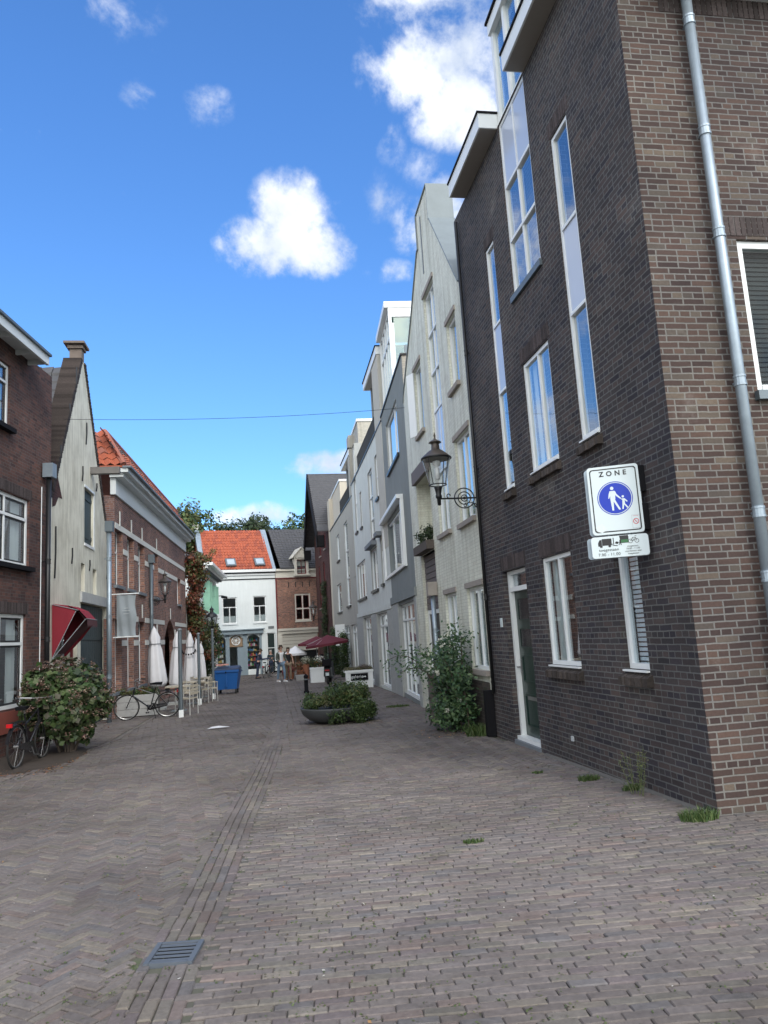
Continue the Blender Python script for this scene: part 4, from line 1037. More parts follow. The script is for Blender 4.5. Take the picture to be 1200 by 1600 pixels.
# ================================================================== END OF THE STREET
F = Fac(-2.3, 57, 77.6, -1); 
F.n = Vector((F.d.y, -F.d.x, 0)); P = F.pt   # faces the camera
U0, U1 = F.uz(328, 950)[0]-.5, F.uz(431.5, 950)[0]
h = thing('white_shop_house', (-2.3, 57, -.7), 'white plastered shop house with bright orange tiled roof at the end of the street', 'house')
zc = F.uz(380, 893)[1]
def wq4(a, b):
    return F.rect(a, b)
for a, b in (((347, 934), (371, 974)), ((395, 931.5), (417, 971.5))):
    q = wq4(a, b); win(F, h, q, cols=((.5, (0,)),), rows=(.62,), fw=.08, rec=.1, sill='white_paint', curtain=('blind', .06, .3, 'curtain'))
za_ = F.uz(370, 992)[1]
sd = wq4((417, 989), (432.5, 1052)); sd = (sd[0], sd[1], -1.0, sd[3]); win(F, h, sd, rows=(.66,), fw=.07, rec=.12, sill=None, frame='white_paint', glass='door_dark', name='side_door')
sw0 = wq4((337, 994), (353.5, 1045)); sw1 = wq4((358, 993), (381, 1054)); sw2 = wq4((386, 992), (407, 1046))
zar = sw1[3]; hs = []
for q, zb_ in ((sw0, .0), (sw1, -.9), (sw2, -.1)):
    hs.append(F.arc(q[0], q[1], zb_-.2 if zb_ > -.5 else -.9, zar, .25, 8))
F.holes += hs
F.wall('wall', [(U0, -1.5), (U1, -1.5), (U1, zc), (U0, zc)], 'white_plaster', h, depth=9, rec=.15)
# shop front
mb = MB()
FA, FB = sw0[0]-.15, sw2[1]+.15
edges = [(FA, hs[0][0][0]), (hs[0][1][0], hs[1][0][0]), (hs[1][1][0], hs[2][0][0]), (hs[2][1][0], FB)]
for a_, b_ in edges: F.box(mb, min(a_, b_)-.0, max(a_, b_)+.0, -.9, zar+.02, .003, .07)
sf = mb.build('shop_front', 'bluegrey_paint', h)
mb = MB(); F.box(mb, FA-.1, FB+.1, zar+.05, zar+.32, .003, .3); F.box(mb, FA-.2, FB+.2, zar+.322, zar+.4, .003, .42); mb.build('shop_cornice', 'bluegrey_paint', h)
for i, hh in enumerate(hs):
    if i == 1: continue
    mb = MB(); mb.add([P(u, z, -.12) for u, z in hh], [list(range(len(hh)))]); mb.build('shop_window', 'glass', h)
    # display
    mb = MB()
    u0, u1 = hh[0][0], hh[1][0]
    F.box(mb, u0, u1, -.5, 2.9, -.75, -.7) if False else None
    for k in range(6):
        zz = -.05+k*.36; mb.col = (.25, .16, .1); F.box(mb, u0+.05, u1-.05, zz-.03, zz, -.6, -.25)
        u = u0+.08
        while u < u1-.15:
            w_ = rnd.uniform(.06, .14); mb.col = rnd.choice([(.7, .65, .55), (.6, .1, .1), (.1, .25, .45), (.75, .5, .15), (.12, .35, .15), (.8, .8, .8), (.4, .05, .2)])
            F.box(mb, u, u+w_, zz+.001, zz+rnd.uniform(.1, .26), -.5, -.38); u += w_+.03
    mb.build('display_shelves', 'goods', h)
hh = hs[1]; mb = MB(); F.box(mb, hh[0][0], hh[1][0], zar-.85, zar+.0, -.14, -.1); tp = mb.build('transom_panel', 'wood', h)
c_ = (hh[0][0]+hh[1][0])/2; mb = MB()
mb.ring(P(c_, zar-.42, -.08), .3, F.d, (0, 0, 1), .035, 20)
for k in range(6):
    a_ = k*pi/3; mb.ring(P(c_+.15*cos(a_), zar-.42+.15*sin(a_), -.08), .15, F.d, (0, 0, 1), .018, 12)
mb.build('rosette', 'white_paint', tp)
mb = MB(); F.box(mb, hh[1][0]-.45, hh[1][0]-.02, -.85, zar-.9, -.05, .2); mb.build('open_door', 'bluegrey_paint', h)
mb = MB(); F.box(mb, U0, U1, zc-.62, zc-.55, .003, .05); F.box(mb, U0, U1, zc-.16, zc-.08, .003, .16); mb.build('cornice_lines', 'black', h)
mb = MB(); F.box(mb, U0-.05, U1-.01, zc-.075, zc+.12, -.1, .3); F.box(mb, U0, U1, zc-.3, zc-.161, .003, .1); mb.build('cornice', 'white_paint', h)
mb = MB(); q = F.rect((419, 978.5), (428, 982)); F.box(mb, q[0], q[1], q[2], q[3], .003, .03); mb.build('street_name_plate', 'steel_paint', h)
rzg = atY(370, 829, 61)[2]-.15; dp = 3.4
run = -F.n*dp+Vector((0, 0, rzg-zc-.1))
def opick(): return rnd.choice([0, 0, 1])
pantiles(P(U0+.25, zc+.12, .28), F.d*(U1-U0-.5), run, 22, 14, 'roof', ['orange_tile', 'orange_tile2'], h, pick=opick, amp=.06)
mb = MB(); mb.add([P(U0, zc, 0), P(U0, rzg, -dp), P(U0, zc, -9), P(U1, zc, 0), P(U1, rzg, -dp), P(U1, zc, -9)], [[0, 1, 2], [3, 5, 4], [1, 4, 5, 2]]); mb.build('roof_back', 'orange_tile', h)
for ue in (U0-.1, U1-.35):
    mb = MB(); e0, e1 = ue, ue+.4
    mb.hexa([P(e0, zc, .3), P(e1, zc, .3), P(e1, zc, -.1), P(e0, zc, -.1), P(e0, rzg+.1, -dp+.35), P(e1, rzg+.1, -dp+.35), P(e1, rzg+.1, -dp-.2), P(e0, rzg+.1, -dp-.2)]); mb.build('roof_verge', 'zinc', h)
mb = MB(); F.box(mb, U0-.15, U0+.3, rzg-.6, rzg+.6, -dp-.6, -dp-.1); mb.build('chimney', 'white_stone', h)
for px_ in (361, 406):
    u, z = F.uz(px_, 884); t_ = .14
    c = P(u, zc+.12+(rzg-zc)*t_, .28-dp*t_); up_ = run.normalized(); nn = F.d.cross(up_); nn = nn if nn.z > 0 else -nn
    mb = MB(); mb.obox(c+nn*.12, F.d*.38, up_*.42, nn*.08); sk = mb.build('skylight', 'zinc_dark', h)
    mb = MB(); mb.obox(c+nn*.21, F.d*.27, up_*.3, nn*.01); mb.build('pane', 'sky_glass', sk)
B1F = F
# brick house right of it
h = thing('brick_gallery_house', P(U1+.02, -.7), 'orange brick house with cream dormer and grey tiled roof at the street end', 'house')
V0 = U1+.02; V1 = V0+5.5
q = F.rect((460, 928), (486.5, 969)); F.holes = []
win(F, h, q, cols=(.5,), rows=(.45,), fw=.12, rec=.08, sill='cream_paint', frame='cream_paint', inner='maroon_paint')
zb0, zb1 = F.uz(440, 985)[1], F.uz(470, 902)[1]
gq = F.rect((441, 991), (500, 1052)); gq = (gq[0], gq[1], -1.2, gq[3]); F.holes.append(gq)
F.wall('wall', [(V0, -1.5), (V1, -1.5), (V1, zc), (V0, zc)], 'orange_brick', h, depth=9, rec=.3)
mb = MB(); F.box(mb, V0+.02, V1, zb0-.05, zb0+.12, .003, .16); F.box(mb, V0+.02, V1, gq[3]+.002, zb0-.052, .003, .06); F.box(mb, V0+.02, gq[0]-.01, -1.2, gq[3], .003, .08); mb.build('shop_surround', 'cream_paint', h)
mb = MB(); n_ = 5; zz = gq[3]; hh = 1.3/n_
for i in range(n_): F.box(mb, gq[0]+.02, gq[1]-.02, zz-(i+1)*hh+.01, zz-i*hh-.01, -.15, -.1)
mb.build('raised_shutter', 'cream_paint', h)
mb = MB(); F.box(mb, gq[0], gq[1], -1.2, gq[3]-1.3, -1.5, -1.45); mb.build('shop_interior', 'wood', h)
mb = MB(); F.box(mb, gq[1]-1.5, gq[1]-.05, -1.0, gq[3]-1.35, -.2, -.16)
mb.build('shop_screen', 'dark_metal', h)
mb = MB(); F.box(mb, V0+.01, V1, zb1-.07, zb1+.0, .003, .06); F.box(mb, V0+.005, V0+.09, zb0, zb1-.07, .003, .04); mb.build('red_trim', 'maroon_paint', h)
mb = MB(); F.box(mb, V0+.01, V1, zb1+.002, zc-.06, .003, .07); F.box(mb, V0+.01, V1, zc-.058, zc+.1, -.1, .28); mb.build('cornice', 'cream_paint', h)
for i in range(6): mb = MB(); mb.tube([P(V0+1.0+i*.55, zb1-.35, .03), P(V0+1.0+i*.55, zb1-.75, .03)], .03, 4); mb.build('wall_anchor', 'dark_metal', h)
nr = 22; mb = MB(); nt_ = 20
for i in range(nr):
    t0, t1 = i/nr, (i+1.05)/nr
    for j in range(nt_):
        a_, b_ = V0+.35+(V1-V0-.35)*j/nt_, V0+.35+(V1-V0-.35)*(j+1)/nt_
        jz = rnd.uniform(0, .03)
        o0, o1 = .3-(dp+.3)*t0, .3-(dp+.3)*t1; z0_, z1_ = zc+.12+(rzg-zc)*t0, zc+.12+(rzg-zc)*t1
        mb.hexa([P(a_, z0_-.05, o0), P(b_, z0_-.05, o0), P(b_, z1_-.05, o1), P(a_, z1_-.05, o1), P(a_, z0_+.07+jz, o0), P(b_-.015, z0_+.07+jz, o0), P(b_-.015, z1_+.01+jz, o1), P(a_, z1_+.01+jz, o1)])
mb.build('roof', 'dark_tile', h)
mb = MB(); mb.add([P(V0, zc, 0), P(V0, rzg, -dp), P(V0, zc, -9), P(V1, zc, 0), P(V1, rzg, -dp), P(V1, zc, -9)], [[0, 1, 2], [3, 5, 4], [1, 4, 5, 2]]); mb.build('roof_back', 'dark_tile', h)
F.p = F.p+F.n*.34
q = F.rect((459.5, 872), (482, 899)); du0, du1 = q[0], q[1]; dz0, dz1 = zc-.35, q[3]
mb = MB(); F.box(mb, du0, du0+.17, dz0, dz1, -.1, .12); F.box(mb, du1-.17, du1, dz0, dz1, -.1, .12); F.box(mb, du0+.17, du1-.17, dz1-.12, dz1, -.1, .12); F.box(mb, du0-.08, du1+.08, dz0-.12, dz0, -.1, .2)
F.box(mb, du0+.02, du1-.02, dz0, dz1, -2.2, -.2)
cu = (du0+du1)/2
mb.add([P(du0-.15, dz1+.003, .2), P(du1+.15, dz1+.003, .2), P(cu, dz1+.75, .2), P(du0-.15, dz1+.003, -2.6), P(du1+.15, dz1+.003, -2.6), P(cu, dz1+.75, -2.6)], [[0, 1, 2], [3, 5, 4], [0, 2, 5, 3], [1, 4, 5, 2], [0, 3, 4, 1]])
dm = mb.build('dormer', 'cream_paint', h)
win(F, dm, (du0+.17, du1-.17, dz0+.02, dz1-.12), cols=(.5,), rows=(.4,), fw=.06, rec=.05, sill=None, frame='maroon_paint', hole=False)
mb = MB()
for sg in (-1, 1):
    mb.hexa([P(cu, dz1+.76, -2.7), P(cu, dz1+.76, .28), P(cu+sg*(du1-du0+.4)/2, dz1-.02, .28), P(cu+sg*(du1-du0+.4)/2, dz1-.02, -2.7), P(cu, dz1+.84, -2.7), P(cu, dz1+.84, .28), P(cu+sg*(du1-du0+.4)/2, dz1+.06, .28), P(cu+sg*(du1-du0+.4)/2, dz1+.06, -2.7)])
mb.build('dormer_roof', 'cream_paint', dm)
# ================================================================== WORLD, LIGHT, CAMERA
cam = bpy.data.cameras.new('camera'); co = bpy.data.objects.new('camera', cam); COL.objects.link(co); S.camera = co
cam.sensor_fit = 'VERTICAL'; cam.sensor_height = 36; cam.lens = FPX/1600*36; cam.clip_end = 3000; cam.clip_start = .05
X, Y, Z = c2w(1, 0, 0), c2w(0, 1, 0), -c2w(0, 0, 1)
co.matrix_world = Matrix(((X.x, Y.x, Z.x, 0), (X.y, Y.y, Z.y, 0), (X.z, Y.z, Z.z, CAMH), (0, 0, 0, 1)))
S.render.resolution_x = 768; S.render.resolution_y = 1024
S.view_settings.view_transform = 'Standard'; S.view_settings.look = 'None'; S.view_settings.exposure = EXPOSURE = 0.9; S.view_settings.gamma = 1
SUN = Vector((.30, -1.0, .78)).normalized()
el = math.asin(SUN.z); az = math.atan2(SUN.x, SUN.y)   # clockwise from +Y
sl = bpy.data.lights.new('sun', 'SUN'); sl.energy = .75; sl.angle = R(12); sl.color = (1, .965, .9)
so = bpy.data.objects.new('sun', sl); COL.objects.link(so); so.rotation_euler = (-SUN).to_track_quat('-Z', 'Y').to_euler()
wd_ = bpy.data.worlds.new('World'); S.world = wd_; wd_.use_nodes = True; nt = wd_.node_tree; nt.nodes.clear()
wo = N(nt, 'ShaderNodeOutputWorld'); bg = N(nt, 'ShaderNodeBackground'); bg.inputs[1].default_value = .11
nt.links.new(bg.outputs[0], wo.inputs[0])
sky = N(nt, 'ShaderNodeTexSky', sky_type='NISHITA', sun_disc=False, sun_elevation=el, sun_rotation=az, altitude=0, air_density=1.0, dust_density=.6, ozone_density=2.2)
tc = N(nt, 'ShaderNodeTexCoord'); vec = tc.outputs['Generated']
def mth(op, a, b=None, c=None):
    n = N(nt, 'ShaderNodeMath', operation=op)
    for i, v in enumerate((a, b, c)):
        if v is None: continue
        if isinstance(v, (int, float)): n.inputs[i].default_value = v
        else: nt.links.new(v, n.inputs[i])
    return n.outputs[0]
def dotv(v):
    n = N(nt, 'ShaderNodeVectorMath', operation='DOT_PRODUCT'); nt.links.new(vec, n.inputs[0]); n.inputs[1].default_value = v; return n.outputs['Value']
n1 = N(nt, 'ShaderNodeTexNoise'); n1.inputs['Scale'].default_value = 5.5; n1.inputs['Detail'].default_value = 9; n1.inputs['Roughness'].default_value = .62; n1.inputs['Distortion'].default_value = .35; nt.links.new(vec, n1.inputs['Vector'])
n2 = N(nt, 'ShaderNodeTexNoise'); n2.inputs['Scale'].default_value = 26; n2.inputs['Detail'].default_value = 6; n2.inputs['Roughness'].default_value = .6; nt.links.new(vec, n2.inputs['Vector'])
nn_ = mth('MULTIPLY_ADD', n2.outputs['Fac'], .32, mth('MULTIPLY', n1.outputs['Fac'], .68))
# clouds where they hang in the sky: centre direction (through a pixel of the photograph), half width, half height (in radians), strength
clouds = [(452, 335, 52, 52, .92, 1), (415, 385, 64, 42, 1.0, 1), (492, 392, 58, 38, 1.0, 1), (470, 290, 28, 24, .7, 1), (516, 330, 26, 24, .5, 1), (695, 100, 84, 56, .95, 1.0), (720, 170, 66, 46, .95, 1), (640, 60, 40, 30, .5, 1), (585, 118, 34, 44, .55, 1), (612, 225, 24, 34, .5, 1), (655, 262, 50, 34, .42, 1.0), (600, 320, 40, 50, .46, 1), (648, 355, 36, 38, .7, 1), (705, 320, 36, 44, .75, 1),
          (612, 424, 46, 18, .6, 1), (222, 148, 30, 24, .52, 1), (320, 168, 42, 30, .46, 1), (18, 203, 42, 20, .56, 1), (185, 306, 40, 14, .42, 1), (180, 20, 70, 50, .4, 1), (505, 727, 60, 24, 1.1, 1), (400, 808, 62, 22, 1.1, 1), (470, 820, 60, 18, .6, 1), (425, 722, 20, 12, .4, 1), (900, -300, 300, 200, .9, 1), (-500, 300, 260, 160, .9, 1), (-300, 700, 200, 90, .9, 1), (-900, 500, 400, 150, .9, 1), (200, -500, 200, 160, .8, 1)]  # entries beyond the frame are unseen clouds, added
tot = None
for (px, py, a, b, st_, _) in clouds:
    c = ray(px, py).normalized(); r_ = c.cross(Vector((0, 0, 1))).normalized(); u_ = r_.cross(c)
    dx = mth('DIVIDE', dotv(r_), a/1175.); dy = mth('DIVIDE', dotv(u_), b/1175.)
    d2 = mth('ADD', mth('MULTIPLY', dx, dx), mth('MULTIPLY', dy, dy))
    f = mth('MULTIPLY', mth('MAXIMUM', mth('SUBTRACT', 1.0, mth('MULTIPLY', d2, .42)), 0), st_)
    f = mth('MULTIPLY', f, mth('GREATER_THAN', dotv(c), 0.0))
    tot = f if tot is None else mth('MAXIMUM', tot, f)
# unseen cloud cover behind the viewer, added for soft bright light
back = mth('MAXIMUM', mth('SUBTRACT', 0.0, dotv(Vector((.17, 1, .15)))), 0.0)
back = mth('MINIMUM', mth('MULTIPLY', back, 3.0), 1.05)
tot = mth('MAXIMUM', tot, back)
mo = N(nt, 'ShaderNodeMapRange', interpolation_type='SMOOTHSTEP'); nt.links.new(dotv(c2w(0, 0, 1)), mo.inputs['Value']); mo.inputs['From Min'].default_value = .70; mo.inputs['From Max'].default_value = .45; mo.inputs['To Min'].default_value = 0; mo.inputs['To Max'].default_value = .72  # unseen cloud added outside the view to lift the shaded facades
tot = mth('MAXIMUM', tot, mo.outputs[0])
nc = mth('MULTIPLY', mth('SUBTRACT', nn_, .5), 6.2)
dens = mth('ADD', mth('SUBTRACT', mth('MULTIPLY', tot, 1.55), .55), mth('MULTIPLY', nc, mth('MINIMUM', mth('MULTIPLY', tot, 1.8), 1.0)))
mr = N(nt, 'ShaderNodeMapRange', interpolation_type='SMOOTHSTEP'); nt.links.new(dens, mr.inputs['Value']); mr.inputs['From Min'].default_value = 0; mr.inputs['From Max'].default_value = 1.2
n3 = N(nt, 'ShaderNodeTexNoise'); n3.inputs['Scale'].default_value = 11; n3.inputs['Detail'].default_value = 5; nt.links.new(vec, n3.inputs['Vector'])
cc = ramp(nt, n3.outputs['Fac'], [(.36, (3.6, 4.05, 4.8)), (.60, (6.2, 6.35, 6.5))])
sunny = mth('POWER', mth('MAXIMUM', dotv(SUN), 0.0), 3.0)
cc = mixc(nt, mo.outputs[0], cc, (12.0, 12.1, 11.9))  # added out-of-view cloud is made brighter as fill light
cc = mixc(nt, sunny, cc, (19.0, 18.5, 17.5))
hi = N(nt, 'ShaderNodeMapRange'); nt.links.new(dotv(Vector((0, 0, 1))), hi.inputs['Value']); hi.inputs['From Min'].default_value = .1; hi.inputs['From Max'].default_value = .62
tint = mixc(nt, 1.0, sky.outputs[0], mixc(nt, hi.outputs[0], (.56, .84, 1.08), (.58, .98, 1.42)), 'MULTIPLY')
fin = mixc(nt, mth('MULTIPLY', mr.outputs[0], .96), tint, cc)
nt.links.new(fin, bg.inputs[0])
S.cycles.use_denoising = True
S.cycles.max_bounces = 6; S.cycles.transparent_max_bounces = 12

# ================================================================== GROUND
def hmap(x, y): return .018*noise.noise(Vector((x*.35, y*.35, 0)))+.006*noise.noise(Vector((x*1.3, y*1.3, 3)))
gs = MB()
n0 = len(gs.v); nx_, ny_ = 60, 200
for j in range(ny_+1):
    y = .5+j*.3
    for i in range(nx_+1): x = -9+i*.3; gs.v.append((x, y, G(y)+hmap(x, y)-.0135))
for j in range(ny_):
    for i in range(nx_): a = j*(nx_+1)+i; gs.f.append([a, a+1, a+nx_+2, a+nx_+1]); gs.c.append(None); gs.mi.append(0)
ys = [-40, 0, 10, 30, 50, 75, 120, 400, 1500]
for a, b in zip(ys, ys[1:]):
    for x0, x1 in ((-600, -30), (-30, 30), (30, 600)): gs.quad((x0, a, G(a)-.06), (x1, a, G(a)-.06), (x1, b, G(b)-.06), (x0, b, G(b)-.06))
M['joint'] = None
m, nt, b = mat('joint_sand'); tcj = N(nt, 'ShaderNodeTexCoord'); f = nz(nt, tcj.outputs['Object'], 2.2, 6, .7)
nt.links.new(ramp(nt, f, [(.38, (.085, .08, .072)), (.55, (.09, .09, .065)), (.7, (.085, .11, .045))]), b.inputs['Base Color']); b.inputs['Roughness'].default_value = .95; M['joint'] = m
tag(gs.build('ground', 'joint', None, loc=(0, 0, 0)), kind='structure')
PCOL = [(0.202, 0.173, 0.162), (0.194, 0.170, 0.162), (0.208, 0.182, 0.168), (0.188, 0.165, 0.157), (0.202, 0.180, 0.169), (0.175, 0.162, 0.161), (0.216, 0.193, 0.170), (0.238, 0.209, 0.177), (0.208, 0.167, 0.152), (0.188, 0.158, 0.156), (0.198, 0.180, 0.157), (0.198, 0.171, 0.158), (0.208, 0.181, 0.168), (0.198, 0.172, 0.162), (0.194, 0.167, 0.157)]
BV = {}
def hmap(x, y): return .018*noise.noise(Vector((x*.35, y*.35, 0)))+.006*noise.noise(Vector((x*1.3, y*1.3, 3)))
def brick(mb, cx, cy, ang, L, W, lift=0.0, bright=1.0, blue=0):
    ca, sa = cos(ang), sin(ang); hz = G(cy)+hmap(cx, cy)+rnd.gauss(0, .0022)+lift
    tx, ty = rnd.gauss(0, .010), rnd.gauss(0, .018)
    near = cy < 13
    L2, W2 = L/2, W/2
    j = rnd.uniform(-.014, .014); ca, sa = cos(ang+j), sin(ang+j)
    def pt(a, b, z):
        return (cx+a*ca-b*sa, cy+a*sa+b*ca, hz+a*tx+b*ty-.013*0+z)
    k = rnd.random(); c = rnd.choice(PCOL); g = rnd.uniform(.88, 1.12)*bright
    n_ = .9+.2*noise.noise(Vector((cx*.5, cy*.5, 9)))
    mb.col = (c[0]*g*n_, c[1]*g*n_, c[2]*g*n_)
    if near:
        e = .006; q = .004
        r_ = [rnd.uniform(-.003, .003) for _ in range(8)]
        vs = [pt(-L2+e+r_[0], -W2+e+r_[1], 0), pt(L2-e+r_[2], -W2+e+r_[3], 0), pt(L2-e+r_[4], W2-e+r_[5], 0), pt(-L2+e+r_[6], W2-e+r_[7], 0)]
        vs += [pt(-L2+r_[0], -W2+r_[1], -.007), pt(L2+r_[2], -W2+r_[3], -.007), pt(L2+r_[4], W2+r_[5], -.007), pt(-L2+r_[6], W2+r_[7], -.007)]
        vs += [pt(-L2, -W2, -.045), pt(L2, -W2, -.045), pt(L2, W2, -.045), pt(-L2, W2, -.045)]
        mb.add(vs, [[0, 1, 2, 3]]+[[a+4, (a+1) % 4+4, (a+1) % 4, a] for a in range(4)]+[[a+8, (a+1) % 4+8, (a+1) % 4+4, a+4] for a in range(4)])
    else:
        vs = [pt(-L2, -W2, 0), pt(L2, -W2, 0), pt(L2, W2, 0), pt(-L2, W2, 0), pt(-L2, -W2, -.04), pt(L2, -W2, -.04), pt(L2, W2, -.04), pt(-L2, W2, -.04)]
        mb.add(vs, [[0, 1, 2, 3]]+[[a+4, (a+1) % 4+4, (a+1) % 4, a] for a in range(4)])
# gutter course outline
gl_ = [ground(*p) for p in ((150, 1640), (165, 1600), (235, 1510), (300, 1370), (350, 1275), (395, 1200), (424, 1130), (441, 1090))]
gr_ = [ground(*p) for p in ((255, 1640), (270, 1595), (312, 1475), (360, 1385), (397, 1280), (430, 1200), (451, 1130), (462, 1090))]
def xint(pl, y):
    if y <= pl[0].y: a, b = pl[0], pl[1]
    elif y >= pl[-1].y: a, b = pl[-2], pl[-1]
    else:
        for a, b in zip(pl, pl[1:]):
            if a.y <= y <= b.y: break
    return a.x+(b.x-a.x)*(y-a.y)/(b.y-a.y)
def gc(y):
    y_ = max(3.2, min(y, 22)); s_ = 0
    c = 0
    for d_ in (-.8, -.4, 0, .4, .8): c += (xint(gl_, y_+d_)+xint(gr_, y_+d_))/2
    c /= 5
    return c+(y-22)*.006 if y > 22 else c
GWD = .172  # half width of the gutter course
def xr(y):  # right wall base
    return 3.77 if y < 12.6 else 3.77+(y-12.6)*.036
def xl(y):
    if y < 16.9: return -4.42-(16.9-y)*.134
    if y < 22.9: return -4.42
    return -4.2+(y-22.9)*.037
PV = MB()
Lb, Wb = .205, .0675
# gutter strip
nrow = 5; wdt = 2*GWD/nrow
for k in range(nrow):
    y = 2.2+rnd.random()*.2
    while y < 60:
        L_ = Lb if y < 40 else Lb
        ym = y+L_/2; off = -GWD+wdt*(k+.5); x = gc(ym)+off
        a = math.atan2(L_, gc(y+L_)-gc(y))
        dr = ground(270, 1493)
        if not (abs(ym-dr.y) < .17 and abs(off) < .13):
            brick(PV, x, ym, a, L_-.005, wdt-.004, lift=0)
        y += L_+.002
# left: herringbone
A45 = R(52)
ca, sa = cos(A45), sin(A45)
def side_border(y): return xl(y)+1.35
n_ = 620
for i in range(-n_, n_):
    for j in range(-n_, n_):
        m_ = (i-j) % 6
        if m_ == 0: ci, cj, da, = i+1.5, j+.5, 0
        elif m_ == 5: ci, cj, da = i+.5, j+1.5, pi/2
        else: continue
        gx, gy = ci*Wb, cj*Wb; x = gx*ca-gy*sa; y = gx*sa+gy*ca+28
        if y < 2 or y > 56 or x > 1.5 or x < -8: continue
        if y > 30: pass
        g_ = gc(y)
        if x > g_-GWD+.03 or x < side_border(y)+.0: continue
        if x < -.9*y-1: continue
        brick(PV, x, y, A45+da, Lb-.007, Wb-.007, lift=-.005 if x > g_-GWD-.09 or x < side_border(y)+.12 else 0)
# border row and left footway
def border(fx, y0, y1, w=.2):
    y = y0
    while y < y1:
        brick(PV, fx(y), y, R(90)+.0, Lb-.006, .09, lift=.006); y += Lb+.002
border(lambda y: side_border(y), 2, 56)
y = 6.0; r = 0
while y < 56:
    x = xl(y)-.1+(.1 if r % 2 else 0)
    while x < side_border(y)-.12:
        brick(PV, x, y, rnd.gauss(0, .004)-R(4), Lb-.006, Wb-.007, bright=1.02); x += Lb+.002
    y += Wb+.001; r += 1
# right: running bond near, soldier zone, herringbone further
A1 = R(-4)
ca1, sa1 = cos(A1), sin(A1)
for r in range(-60, 260):
    wob = 0
    for k in range(-24, 80):
        gx, gy = (k+(.5 if r % 2 else 0)+.13*sin(r*1.7))*.185, r*Wb*1.02+2
        x = gx*ca1-gy*sa1; y = gx*sa1+gy*ca1
        y += .03*sin(x*.9+y*.5)
        if y < 1.8 or y > 9.6-.1*x or x < gc(y)+GWD-.02: continue
        if x > (3.72 if y > 6.2 else 8.5): continue
        if x > 1.1*y+2: continue
        brick(PV, x, y, A1+.03*.9*cos(x*.9+y*.5), (.185-.002), (Wb-.005)*1.02, lift=-.005 if x < gc(y)+GWD+.11 else 0)
A2 = R(44); ca, sa = cos(A2), sin(A2)
for i in range(-n_, n_):
    for j in range(-n_, n_):
        m_ = (i-j) % 6
        if m_ == 0: ci, cj, da, = i+1.5, j+.5, 0
        elif m_ == 5: ci, cj, da = i+.5, j+1.5, pi/2
        else: continue
        gx, gy = ci*Wb, cj*Wb; x = gx*ca-gy*sa; y = gx*sa+gy*ca+30
        if y < 9.62-.1*x or y > 57 or x > 5.3 or x < -1: continue
        if x < gc(y)+GWD-.03 or x > xr(y)-.03: continue
        brick(PV, x, y, A2+da, Lb-.007, Wb-.007, lift=-.005 if x < gc(y)+GWD+.09 else 0)
tag(PV.build('brick_paving', 'paver', None, loc=(0, 0, 0)), kind='structure')
# mortar edge strip along corner house
mb = MB(); mb.hexa([(3.70, 6.2, -.03), (3.768, 6.2, -.03), (3.768, 10.2, -.12), (3.70, 10.2, -.12), (3.72, 6.2, .008), (3.768, 6.2, .018), (3.768, 10.2, -.04), (3.72, 10.2, -.05)])
tag(mb.build('mortar_strip', 'soil_grey', None, loc=(3.7, 6.2, 0)), kind='structure')
# beyond the end
# ================================================================== FOLIAGE
def leaf(mb, c, n, s, col, asp=.55):
    n = n.normalized(); a = n.orthogonal().normalized(); an = rnd.random()*2*pi
    b = n.cross(a); u = a*cos(an)+b*sin(an); v = n.cross(u)
    c = Vector(c); g = rnd.uniform(.75, 1.25); mb.col = (col[0]*g, col[1]*g, col[2]*g)
    w = s*asp
    mb.add([c-u*s*.5, c-u*s*.1+v*w*.5-n*s*.06, c+u*s*.5-n*s*.1, c-u*s*.1-v*w*.5-n*s*.06], [[0, 1, 2], [0, 2, 3]])
def clump(mb, c, r, n, s, cols, inner=.35, asp=.6, up=.3, gap=0.0, seed=0):
    c = Vector(c); k = 0; tries = 0
    while k < n and tries < n*6:
        tries += 1
        d = Vector((rnd.gauss(0, 1), rnd.gauss(0, 1), rnd.gauss(0, 1))).normalized()
        f = inner+(1-inner)*rnd.random()**.6
        q = Vector((d.x*r[0], d.y*r[1], d.z*r[2]))
        nn = noise.noise(q*(1.6/max(r))*1.6+c+Vector((seed, 0, 0)))
        if gap and noise.noise((q*f)*(3.2/max(r))+c*1.7) < gap-.35: continue
        p = c+q*(f*(1+.35*nn))
        nv = (d+Vector((rnd.gauss(0, .5), rnd.gauss(0, .5), rnd.gauss(0, .5)+up)))
        leaf(mb, p, nv, s*rnd.uniform(.6, 1.3), rnd.choice(cols), asp); k += 1
GREEN = [(.06, .11, .03), (.05, .09, .03), (.09, .14, .04), (.04, .075, .025), (.11, .15, .05)]
DARKG = [(.035, .06, .025), (.05, .08, .03), (.03, .05, .025), (.07, .1, .04)]
OLIVE = [(.12, .13, .04), (.09, .11, .035), (.15, .15, .06), (.07, .09, .03)]
VINE = [(.22, .06, .03), (.16, .045, .03), (.28, .10, .05), (.10, .09, .03), (.13, .07, .03)]
